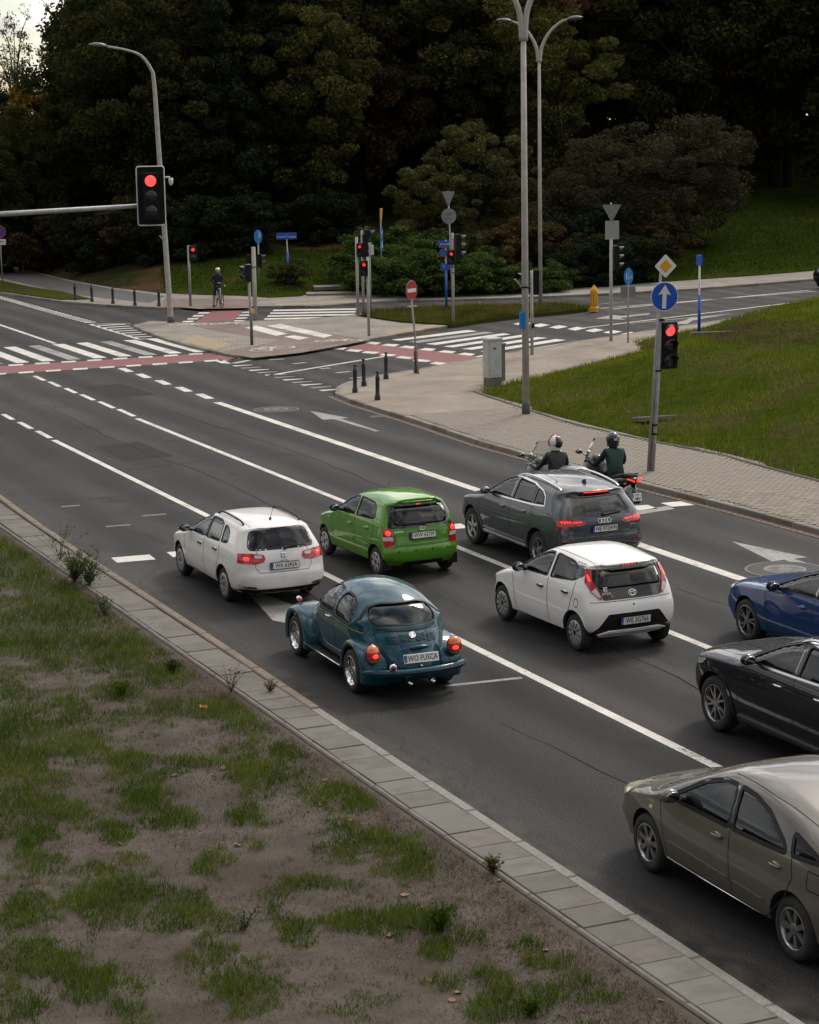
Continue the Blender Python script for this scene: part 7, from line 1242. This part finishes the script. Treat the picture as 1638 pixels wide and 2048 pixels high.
# mound grass
n_ = 230000; gx = rng.uniform(26.2, 58, n_); gy = rng.uniform(30, 75, n_); ok = inside(MO, gx, gy); gx, gy = gx[ok], gy[ok]; P = np.stack([gx, gy, mound_z(gx, gy)-.01], -1); X, Y = PX(P); v_ = (X > 900) & (X < 1665); P, gx, gy, X, Y = P[v_], gx[v_], gy[v_], X[v_], Y[v_]; dry = (np.hypot((X-1540)/130, (Y-672)/26) < 1+.5*(rng.random(len(X))-.5)) | (rng.random(len(X)) < .75*np.clip(1.1-np.hypot((X-1600)/190, (Y-905)/55), 0, 1)) | (rng.random(len(X)) < .5*np.clip(fnoise(gx+3, gy+50, .3)-.58, 0, 1)*5); hb = .15*(.5+1.0*fnoise(gx, gy, .8)); thin = rng.random(len(X)) < np.clip(.35+.9*fnoise(gx+9, gy, .5), 0, 1)
obj('grass_mound_blades', soup('gm', blades(P[~dry & thin], hb[~dry & thin], .022, rng, .55), GRM, 3), kind='stuff', label='rough green grass on the bank'); obj('dry_mound_grass', soup('gmd', blades(P[dry], hb[dry]*.7, .022, rng, .8), GRD, 3), kind='stuff', label='dry brown patch of grass on the bank')
# wild grass on the wedge and the far strip
wp = np.array(GWp); n_ = 22000; gx = rng.uniform(wp[:, 0].min(), wp[:, 0].max(), n_); gy = rng.uniform(wp[:, 1].min(), wp[:, 1].max(), n_); ok = inside(GWp, gx, gy); P = np.stack([gx[ok], gy[ok], np.full(ok.sum(), .14)], -1); obj('wedge_grass', soup('wg', blades(P, .22*(.5+fnoise(P[:, 0], P[:, 1], .9)), .03, rng, .4), GRW, 3), kind='stuff', label='tall yellowish grass on the island wedge')
n_ = 60000; X = rng.uniform(330, 1680, n_); dd = rng.uniform(96, 150, n_); yaw = CAM_YAW+np.arctan((X-819)/CAM_F); gx, gy = dd*np.sin(yaw), dd*np.cos(yaw); fbx = np.array(FB)[:, 0]; okk = (X > 1180) | (X < 745); gx, gy, X = gx[okk], gy[okk], X[okk]
P = [];
for x, y in zip(gx[:26000], gy[:26000]):
    h = HBVH.ray_cast(Vector((x, y, 100)), Vector((0, 0, -1)))
    if h[0] and h[0].z > .2: P.append((x, y, h[0].z-.02))
P = np.array(P); obj('lawn_grass', soup('lg', blades(P, np.full(len(P), .16), .06, rng, .5), leaf_mat('grass_lawn', [(.018, .030, .005), (.030, .044, .008), (.05, .06, .014)], .5, .3), 3), kind='stuff', label='mown lawn on the slopes behind the crossing')
# weeds on the verge
def weed(px, py, h, n, lb, dense=1., m=None, name='weed'):
    p = G(px, py, .09); r = np.random.default_rng(int(px*7+py)); root = thing(name, lb, 'weed', p); S_ = ([], []); C = []
    for i in range(n*2):
        a = r.uniform(0, 2*PI); t = r.uniform(.1, .75); e = Vector((math.cos(a)*t*h, math.sin(a)*t*h, h*r.uniform(.55, 1.))); q = catmull([(0, 0, 0), tuple(e*.5+Vector((0, 0, .1*h))), tuple(e)], 4); addv(S_, tube(q, [.004*(1-.6*k/len(q)) for k in range(len(q))], 4))
        for k in range(int(9*dense)): f = r.uniform(.2, 1); b = q[int(f*(len(q)-1))]; C.append(np.array(b)+r.normal(size=3)*.03*h/.4)
    obj('stem', S_, mat('weed_stem', (.05, .06, .02), .8), root, kind='stuff'); obj('leaf_mass', soup('wl', leaves(np.array(C), .04 if h > .25 else .03, r, .45), m or GRA, 4), None, root, kind='stuff')
WG = leaf_mat('weed_grey_green', [(.035, .055, .016), (.055, .08, .024), (.09, .11, .04)], 3, .3)
for a in ((150, 1165, .62, 34, 'tall grey-green weed leaning over the slabs at the upper left', 2.2, WG), (178, 1172, .5, 22, 'second tall weed at the slab edge, right of the tallest', 2., WG), (120, 1120, .7, 7, 'thin sparse weed stem above the tall weeds', 1., WG), (208, 1230, .34, 8, 'small upright weed at the slab edge below the tall ones', 1.6, WG), (245, 1392, .22, 26, 'low bush of weed in the middle of the verge', 2., GRA), (345, 1345, .22, 22, 'bushy weed near the slabs, left of the dry grass', 2., WG), (462, 1385, .42, 7, 'wispy dry weed standing over the slabs beside the beetle', .7, GRD), (490, 1860, .25, 9, 'upright dark-leaved seedling on the lower verge', 1.4, WG), (880, 1860, .30, 20, 'spiky grass clump near the bottom centre', 1.2, GRA), (540, 1385, .2, 10, 'tuft of dry weed at the slab edge by the beetle rear wheel', 1., GRD), (985, 1745, .2, 14, 'dry yellow-green tuft at the slab edge, lower right', 1.6, GRW), (1060, 2030, .2, 16, 'leafy weed at the very bottom edge', 2., GRA)): weed(*a)
# fallen leaves
lfm = mesh('leaf', ([(0, -.045, 0), (.03, -.01, .012), (.02, .03, .006), (0, .05, .016), (-.024, .028, .004), (-.03, -.008, .014), (0, 0, 0)], [(0, 1, 6), (1, 2, 6), (2, 3, 6), (3, 4, 6), (4, 5, 6), (5, 0, 6)]), True)
lf2 = lfm.copy(); lfm.materials.append(mat('leaf_dry_brown', (.20, .105, .05), .7)); lf2.materials.append(mat('leaf_yellow', (.62, .30, .03), .6))
for px, py, q, lb in [(408, 1415, 1, 'large bright yellow leaf lying in the grass'), (285, 1463, 1, 'small yellow leaf below the bushy weed')]+[(x, y, 0, 'small dry brown leaf lying on the verge') for x, y in ((446, 1536), (420, 1700), (810, 1790), (890, 1892), (475, 1690), (650, 1560), (640, 1610), (780, 1870), (905, 2000), (700, 1640), (1000, 1760), (240, 1688), (530, 1535), (915, 1985), (820, 1850), (860, 1960), (160, 1300), (350, 1550), (1320, 2000), (1090, 1900))]:
    o = obj('fallen_leaf', lf2 if q else lfm, None, None, loc=G(px, py, .10)); s = 1.7 if px == 408 else random.uniform(.7, 1.2); o.scale = (s, s, s); o.rotation_euler = (random.uniform(-.4, .4), random.uniform(-.4, .4), random.uniform(0, 6)); tag(o, lb, 'leaf', 'dry leaves on the verge')
# ================================================================ people and two-wheelers
def skin_mesh(V, E, root=0, sub=2):
    """V: list of (x, y, z, radius) or (x, y, z, rx, ry); E: edges"""
    me = bpy.data.meshes.new('sk'); me.from_pydata([v[:3] for v in V], E, []); o = bpy.data.objects.new('sk', me); COL.objects.link(o); md = o.modifiers.new('s', 'SKIN'); md.use_smooth_shade = True
    if not me.skin_vertices: bpy.context.view_layer.update()
    sv = me.skin_vertices[0].data if me.skin_vertices else None
    for i, v in enumerate(V): sv[i].radius = (v[3], v[4] if len(v) > 4 else v[3]); sv[i].use_root = (i == root)
    s = o.modifiers.new('u', 'SUBSURF'); s.levels = s.render_levels = sub; dg = bpy.context.evaluated_depsgraph_get(); r = bpy.data.meshes.new_from_object(o.evaluated_get(dg)); bpy.data.objects.remove(o); r.materials.clear(); r.polygons.foreach_set('use_smooth', [True]*len(r.polygons)); return r
def chain(*pts): return list(pts), [(i, i+1) for i in range(len(pts)-1)]
def loft(secs, n=14, p=2.5):
    v = []
    for y, zc, hw, hh in secs:
        for k in range(n): a = 2*PI*k/n; c, s = math.cos(a), math.sin(a); v.append((hw*math.copysign(abs(c)**(2/p), c), y, zc+hh*math.copysign(abs(s)**(2/p), s)))
    m = len(secs); f = [(i*n+k, i*n+(k+1) % n, (i+1)*n+(k+1) % n, (i+1)*n+k) for i in range(m-1) for k in range(n)]+[tuple(range(n)), tuple((m-1)*n+k for k in range(n-1, -1, -1))]; return v, f
SKINM = mat('skin', (.42, .24, .17), .6); LEATH = mat('black_jacket', (.012, .012, .014), .5, c2=(.02, .02, .022), nscale=10, bump=.3, bscale=14); NAVY = mat('navy_cloth', (.008, .012, .025), .85); VEST = mat('green_quilted_vest', (.006, .045, .033), .6); JEANS = mat('blue_jeans', (.015, .028, .055), .85); SHOE = mat('dark_shoe', (.012, .012, .013), .6); HELB = mat('helmet_black', (.012, .012, .013), .25, coat=.8); HELW = mat('helmet_white', (.72, .71, .70), .25, coat=.8); HELR = mat('helmet_red', (.38, .01, .012), .3, coat=.6); GLOV = mat('glove_grey', (.35, .36, .37), .7); MBLK = mat('scooter_black', (.010, .011, .013), .3, coat=.6); MGRY = mat('scooter_grey', (.16, .165, .17), .35, .3, coat=.5); SCRN = glass_mat('screen_clear', (.78, .80, .80)); [setattr(n_.inputs[0], 'default_value', 1.15) for n_ in SCRN.node_tree.nodes if n_.type == 'FRESNEL']; HAIR = mat('hair_dark', (.02, .014, .01), .8)
def hand_part(p, d, s=1., m=GLOV, parent=None, curl=.5):
    """palm with four fingers and a thumb, closed round a grip at p; d: finger direction"""
    p = Vector(p); d = Vector(d).normalized(); sd_ = d.cross(Vector((0, 0, 1))).normalized(); dn = sd_.cross(d).normalized(); V, E = chain((*(p-d*.05*s), .022*s), (*p, .028*s), (*(p+d*.04*s), .026*s)); V = list(V)
    for k, (off, ln) in enumerate(((-.03, .06), (-.01, .07), (.01, .066), (.03, .05))):
        b = p+d*.04*s+sd_*off*s; i = len(V); V += [(*b, .0095*s), (*(b+d*ln*.5*s), .009*s), (*(b+d*ln*.75*s-dn*ln*curl*s), .008*s)]; E += [(2, i), (i, i+1), (i+1, i+2)]
    i = len(V); b = p+sd_*.035*s; V += [(*b, .011*s), (*(b+d*.03*s+sd_*.02*s-dn*.01*s), .01*s), (*(b+d*.055*s-dn*.03*s), .0085*s)]; E += [(1, i), (i, i+1), (i+1, i+2)]
    return obj('hand', skin_mesh(V, E, 1, 1), m, parent)
def moto_wheel(root, y, Rw, wd):
    ty = lathe([(Rw-.10, -wd/2+.01), (Rw-.05, -wd/2), (Rw-.012, -wd/2+.03), (Rw, 0), (Rw-.012, wd/2-.03), (Rw-.05, wd/2), (Rw-.10, wd/2-.01)], 32, 'x', (0, y, Rw), caps=False); w_ = obj('wheel', ty, RUB, root, smooth=True)
    P = lathe([(Rw-.095, -.035), (Rw-.11, 0), (Rw-.095, .035)], 32, 'x', (0, y, Rw), caps=False); P = join(P, lathe([(.05, -.05), (.05, .05)], 14, 'x', (0, y, Rw)))
    for k in range(5): a = 2*PI*k/5; addv(P, tube([(0, y+.04*math.cos(a), Rw+.04*math.sin(a)), (0, y+(Rw-.1)*math.cos(a), Rw+(Rw-.1)*math.sin(a))], .016, 6))
    obj('rim', P, RIMD, w_, angle=40)
def scooter(root, bodym, box_=False, plate_txt=None):
    moto_wheel(root, 0, .29, .15); moto_wheel(root, 1.56, .30, .12)
    obj('tail_fairing', loft([(-.52, .86, .06, .05), (-.42, .85, .12, .07), (-.1, .80, .17, .12), (.25, .68, .19, .2), (.55, .58, .19, .2), (.7, .5, .17, .14)]), bodym, root, smooth=True)
    obj('seat', loft([(-.42, .93, .09, .035), (-.2, .925, .16, .05), (.1, .86, .17, .06), (.28, .82, .17, .05), (.55, .80, .15, .05), (.68, .80, .10, .03)]), SEATM, root, smooth=True)
    obj('footboard', join(bbox(0, .85, .36, .5, .7, .10, .03), bbox(0, .95, .5, .22, .5, .22, .05)), MBLK, root); obj('front_fairing', loft([(1.05, .72, .19, .28), (1.2, .80, .25, .32), (1.4, .84, .22, .24), (1.56, .82, .13, .14), (1.66, .80, .05, .06)]), bodym, root, smooth=True); obj('front_mudguard', loft([(1.36, .56, .05, .05), (1.5, .63, .075, .045), (1.66, .60, .075, .045), (1.82, .50, .05, .04)]), bodym, root, smooth=True)
    for x in (-.09, .09): obj('fork_leg', tube([(x, 1.34, .86), (x, 1.56, .30)], .025, 8), RIMD, root)
    obj('swing_arm', tube([(.1, .0, .29), (.12, .5, .38)], .04, 8), MBLK, root); obj('exhaust', tube([(.17, -.28, .42), (.17, .2, .33)], [.065, .05], 12), MBLK, root, smooth=True); obj('rear_mudguard', join(tube([(0, -.40, .78), (0, -.50, .60), (0, -.56, .48)], .05, 8), tube([(0, -.50, .60), (0, -.42, .36)], .035, 6)), MBLK, root, smooth=True)
    hb = obj('handlebar', tube(catmull([(-.36, 1.03, 1.05), (-.2, 1.08, 1.07), (0, 1.14, 1.07), (.2, 1.08, 1.07), (.36, 1.03, 1.05)], 4), .015, 8), BLK, root); obj('dash', loft([(1.08, 1.06, .12, .06), (1.2, 1.10, .12, .07), (1.3, 1.06, .09, .05)]), MBLK, root, smooth=True)
    v = []
    for j in range(8):
        t = j/7
        for i in range(11): a = -1+2*i/10; v.append((a*(.25-.09*t**2), 1.36-.26*t-.10*a*a*.8, 1.0+.52*t))
    obj('windscreen', (v, gridf(11, 8)), SCRN, root, smooth=True)
    for s in (-1, 1):
        m_ = obj('mirror', join(tube([(s*.2, 1.12, 1.08), (s*.36, 1.16, 1.22)], .011, 6), sphere((s*.42, 1.16, 1.25), (.085, .03, .05), 12, 8)), MBLK, root, smooth=True); obj('mirror_glass', sphere((s*.42, 1.137, 1.25), (.07, .012, .04), 12, 6), MATS['mirror_glass'], m_, smooth=True)
        obj('tail_lamp', xform(prism([(s*.02, -.03), (s*.15, .03), (s*.15, .055), (s*.02, .0)], -.53, -.44, 'xz'), Matrix.Translation((0, 0, .86))), REDON, root); obj('indicator', sphere((s*.17, -.40, .80), (.035, .02, .02), 8, 6), ORG, root, smooth=True); obj('grab_rail', tube([(s*.13, -.05, .92), (s*.16, -.3, .97), (s*.06, -.5, .97)], .014, 6), MBLK, root)
    if plate_txt:
        Mp = Matrix.Translation((0, -.575, .55)) @ Matrix.Rotation(R(72), 4, 'X'); b = obj('number_plate', xform(bbox(0, 0, 0, .20, .16, .008, .002), Mp), PLW, root); obj('plate_band', xform(box(-.085, .03, .005, .025, .09, .003), Mp), PLB, b)
        for k, tx in enumerate(plate_txt): text_obj('lettering', tx, .075, INK, b, Mp @ Matrix.Translation((.01, .035-.072*k, .0062)), sx=.9)
    if box_: obj('top_case', loft([(-.72, 1.06, .17, .09), (-.66, 1.07, .24, .13), (-.45, 1.08, .26, .15), (-.22, 1.07, .25, .14), (-.15, 1.06, .18, .1)], 16, 3.2), MGRY, root, smooth=True)
def rider(root, y0, zs, torso, arms, legs, hands=GLOV, lean=.10, left_foot_down=True):
    """seated body: one continuous surface for trunk, arms and legs; clothing panels as children"""
    hip = (0, y0, zs); V = [(0, y0, zs+.02, .165, .13), (0, y0+lean*.35, zs+.22, .155, .115), (0, y0+lean*.8, zs+.42, .175, .12), (0, y0+lean, zs+.53, .10, .085), (0, y0+lean*1.15, zs+.60, .06, .06)]; E = [(0, 1), (1, 2), (2, 3), (3, 4)]
    for s in (-1, 1):
        i = len(V); V += [(s*.18, y0+lean*.85, zs+.49, .072), (s*.27, y0+lean+.06, zs+.30, .056), (s*.32, y0+lean+.20, zs+.19, .05), (s*.345, y0+.47, zs+.24, .04), (s*.35, y0+.53, zs+.255, .034)]; E += [(2, i), (i, i+1), (i+1, i+2), (i+2, i+3), (i+3, i+4)]
        i = len(V); dn = left_foot_down and s < 0
        V += [(s*.11, y0+.04, zs-.02, .10)]+([(s*.24, y0+.30, zs-.12, .085), (s*.31, y0+.40, zs-.30, .065), (s*.34, y0+.30, zs-.66, .048), (s*.35, y0+.28, zs-.74, .045)] if dn else [(s*.18, y0+.34, zs-.02, .085), (s*.20, y0+.48, zs-.08, .068), (s*.20, y0+.40, zs-.32, .052), (s*.20, y0+.38, zs-.38, .045)]); E += [(0, i), (i, i+1), (i+1, i+2), (i+2, i+3), (i+3, i+4)]
    body = skin_mesh(V, E, 0, 2); body.materials.append(torso); body.materials.append(legs); body.materials.append(arms)
    for p in body.polygons:
        c = p.center; p.material_index = 1 if c.z < zs+.02 or (c.z < zs+.08 and c.y > y0+.16 and abs(c.x) < .26) else (2 if abs(c.x) > .19 else 0)
    b = obj('body', body, None, root)
    for s in (-1, 1):
        hand_part((s*.35, y0+.56, zs+.255), (0, 1, -.1), 1., hands, root); f = (s*.36, y0+.30, .05) if (left_foot_down and s < 0) else (s*.20, y0+.42, .44); obj('shoe', loft([(f[1]-.09, f[2]+.02, .04, .055), (f[1], f[2]+.01, .048, .06), (f[1]+.12, f[2]-.015, .05, .035), (f[1]+.18, f[2]-.02, .03, .022)], 10), SHOE, root, smooth=True).location.x = f[0]
    return b, Vector((0, y0+lean*1.2, zs+.73))
def helmet(root, c, m, visor_dir=0., open_=False, band=None, rear=None):
    h = obj('helmet', join(sphere(c, (.128, .155, .142), 20, 14), lathe([(.115, -.15), (.122, -.11), (.126, -.06)], 18, c=(c[0], c[1]-.005, c[2]), caps=False)), m, root, smooth=True)
    v = [];
    for j in range(6):
        for i in range(13): a = R(-78+156*i/12); e = R(-28+48*j/5); v.append((c[0]+.131*math.sin(a)*math.cos(e), c[1]+.160*math.cos(a)*math.cos(e), c[2]+.145*math.sin(e)+.0))
    obj('visor', (v, gridf(13, 6)), TRIM, h, smooth=True)
    if rear: obj('helmet_back', sphere((c[0]+.022, c[1]-.055, c[2]-.002), (.113, .112, .134), 20, 14), rear, h, smooth=True)
    if band:
        P = ([], []); 
        for dx in (0,): addv(P, tube([(.1335*math.cos(t), c[1]-.0, c[2]+.147*math.sin(t)) for t in np.linspace(R(-30), R(210), 30)], .011, 6))
        obj('helmet_band', P, band, h, smooth=True)
    return h
h1 = G(1108, 889, 1.53); h2 = G(1224, 880, 1.55)
for nm, hp, lb, m_, kw in (('motor_scooter', h1, 'grey touring scooter with top case, in front of the grey SUV', MGRY, dict(box_=True)), ('motor_scooter', h2, 'black scooter with lit red tail lamp and white plate beside the grey SUV', MBLK, dict(plate_txt=('WF', '090P')))):
    root = thing(nm, lb, 'motorcycle', (hp.x, hp.y-.47, .004), R(-3)); scooter(root, m_, **kw)
for hp, lb, tor, arm, leg, hel in ((h1, 'person in black jacket and white, red and black helmet seated on the grey scooter', LEATH, LEATH, JEANS, 'w'), (h2, 'person in green quilted vest and black helmet seated on the black scooter', VEST, NAVY, JEANS, 'b')):
    root = thing('person', lb, 'person', (hp.x, hp.y-.47, .004), R(-3)); b, hc = rider(root, .36, .84, tor, arm, leg, GLOV if hel == 'w' else SHOE); obj('collar', lathe([(.10, hc.z-.24), (.085, hc.z-.17), (.09, hc.z-.12)], 14, c=(0, hc.y-.02, 0), caps=False), arm, b, smooth=True)
    if hel == 'w': helmet(root, tuple(hc), HELW, band=HELR, rear=HELB)
    else:
        h = helmet(root, tuple(hc), HELB); text_obj('lettering', 'VEV', .055, HELW, h, Matrix.Translation((-.01, hc.y-.158, hc.z+.0)) @ Matrix.Rotation(PI/2, 4, 'X'), weight=.002)
        for k in range(5): obj('quilt_seam', tube([(.172*math.sin(t), .36+.04+.02*k-.128*math.cos(t), .93+.085*k) for t in np.linspace(-1.35, 1.35, 13)], .006, 5), mat('vest_seam', (.003, .022, .016), .8), b)
# ---- cyclist
cp_ = G(437, 614, .1); ca = math.atan2(cp_.x, -cp_.y)  # heading towards the camera is angle of (-x,-y)
hd = math.atan2(-(-cp_.x), -cp_.y)+R(16)
root = thing('bicycle', 'road bicycle with pale frame held by the cyclist at the red crossing', 'bicycle', cp_, hd); 
for y in (-.5, .5):
    w_ = obj('wheel', tube([(0, y+.335*math.cos(a), .345+.335*math.sin(a)) for a in np.linspace(0, 2*PI, 41)[:-1]], .018, 6, closed=True), RUB, root, smooth=True); P = ([], [])
    for k in range(14): a = 2*PI*k/14; addv(P, tube([(0, y, .345), (0, y+.32*math.cos(a), .345+.32*math.sin(a))], .003, 3, caps=False))
    addv(P, lathe([(.025, -.04), (.025, .04)], 8, 'x', (0, y, .345))); obj('spokes', P, SILV, w_)
FR = mat('bike_frame_pale', (.50, .52, .50), .35)
for a, b in (((0, -.12, .30), (0, -.27, .86)), ((0, -.24, .78), (0, .34, .84)), ((0, -.12, .30), (0, .36, .74)), ((0, .33, .88), (0, .5, .345)), ((.03, -.12, .30), (.03, -.5, .345)), ((.02, -.25, .78), (.04, -.5, .345))): obj('frame_tube', tube([a, b], .02, 7), FR, root, smooth=True)
obj('saddle', loft([(-.42, .93, .065, .025), (-.3, .93, .06, .025), (-.14, .93, .02, .02)], 10), BLK, root, smooth=True); obj('seat_post', tube([(0, -.27, .84), (0, -.29, .92)], .014, 6), BLK, root); obj('handlebar', join(tube([(0, .33, .86), (0, .42, .96)], .014, 6), tube(catmull([(-.21, .47, .83), (-.21, .53, .90), (-.20, .46, .96), (0, .42, .96), (.20, .46, .96), (.21, .53, .90), (.21, .47, .83)], 4), .013, 6)), BLK, root, smooth=True); obj('crank', join(lathe([(.09, .03), (.09, .04)], 18, 'x', (0, -.12, .30)), tube([(.05, -.12, .30), (.06, -.05, .15)], .012, 5), tube([(-.05, -.12, .30), (-.06, -.19, .45)], .012, 5)), RIMD, root)
root = thing('person', 'cyclist in navy jacket and shorts with white helmet straddling the bicycle', 'person', cp_, hd)
V = [(0, -.05, .93, .15, .12), (0, -.03, 1.10, .145, .11), (0, .02, 1.32, .165, .115), (0, .04, 1.43, .085, .075), (0, .06, 1.50, .05, .05)]; E = [(0, 1), (1, 2), (2, 3), (3, 4)]
i = len(V); V += [(-.17, .02, 1.39, .066), (-.24, .0, 1.16, .05), (-.22, .18, 1.0, .042), (-.19, .38, .98, .034)]; E += [(2, i), (i, i+1), (i+1, i+2), (i+2, i+3)]
i = len(V); V += [(.17, .02, 1.39, .066), (.27, -.04, 1.18, .05), (.17, .12, 1.06, .042), (.04, .17, 1.08, .034)]; E += [(2, i), (i, i+1), (i+1, i+2), (i+2, i+3)]
i = len(V); V += [(-.10, -.04, .86, .095), (-.13, .06, .55, .07), (-.16, -.12, .20, .045), (-.16, -.14, .12, .042)]; E += [(0, i), (i, i+1), (i+1, i+2), (i+2, i+3)]
i = len(V); V += [(.11, -.04, .86, .095), (.17, .0, .50, .068), (.21, -.04, .16, .045), (.21, -.04, .08, .042)]; E += [(0, i), (i, i+1), (i+1, i+2), (i+2, i+3)]
bd_ = skin_mesh(V, E, 0, 2)
for m_ in (NAVY, SKINM): bd_.materials.append(m_)
for p in bd_.polygons: p.material_index = 1 if p.center.z < .52 else 0
b = obj('body', bd_, None, root)
hand_part((-.19, .42, .97), (0, 1, -.2), 1., SKINM, root); hand_part((.02, .19, 1.08), (-1, .3, 0), 1., GLOV, root)
hd_ = obj('head', join(sphere((0, .09, 1.60), (.075, .095, .115), 16, 12), sphere((0, .185, 1.59), (.014, .022, .02), 8, 6), sphere((-.078, .085, 1.60), (.012, .022, .03), 8, 6), sphere((.078, .085, 1.60), (.012, .022, .03), 8, 6), box(0, .178, 1.545, .045, .012, .01)), SKINM, root, smooth=True)
for s in (-1, 1): obj('eye', sphere((s*.03, .172, 1.612), (.012, .01, .008), 8, 6), BLK, hd_, smooth=True)
hm_ = obj('cycle_helmet', lathe([(.10, 1.635), (.108, 1.66), (.10, 1.70), (.075, 1.735), (.03, 1.75), (.002, 1.752)], 18, c=(0, .08, 0)), HELW, root, smooth=True)
for k in range(-2, 3): obj('vent', tube([(k*.03, .08-.1+.01*abs(k), 1.69), (k*.03, .08, 1.753-.006*k*k), (k*.03, .08+.1-.01*abs(k), 1.69)], .010, 6), BLK, hm_)
for s, f in ((-1, (-.16, -.12, .10)), (1, (.21, -.02, .02))): o = obj('shoe', loft([(f[1]-.08, f[2]+.035, .036, .04), (f[1], f[2]+.035, .042, .045), (f[1]+.11, f[2]+.015, .045, .03), (f[1]+.17, f[2]+.01, .028, .018)], 10), SHOE, root, smooth=True); o.location.x = f[0]
# ---- dark car far right
def copy_tree(o, parent=None):
    c = o.copy(); COL.objects.link(c); c.parent = parent
    for ch in o.children: copy_tree(ch, c)
    return c
src = [o for o in bpy.data.objects if o.get('label', '').startswith('black SUV')][0]; c = copy_tree(src); tag(c, 'dark car entering at the right edge on the far street', 'car'); dd_ = (G(1195, 600)-G(1638, 568)).normalized(); F_ = G(1640, 580); c.location = F_-dd_*3.7; c.location.z = .004; c.rotation_euler = (0, 0, math.atan2(-dd_.x, dd_.y))
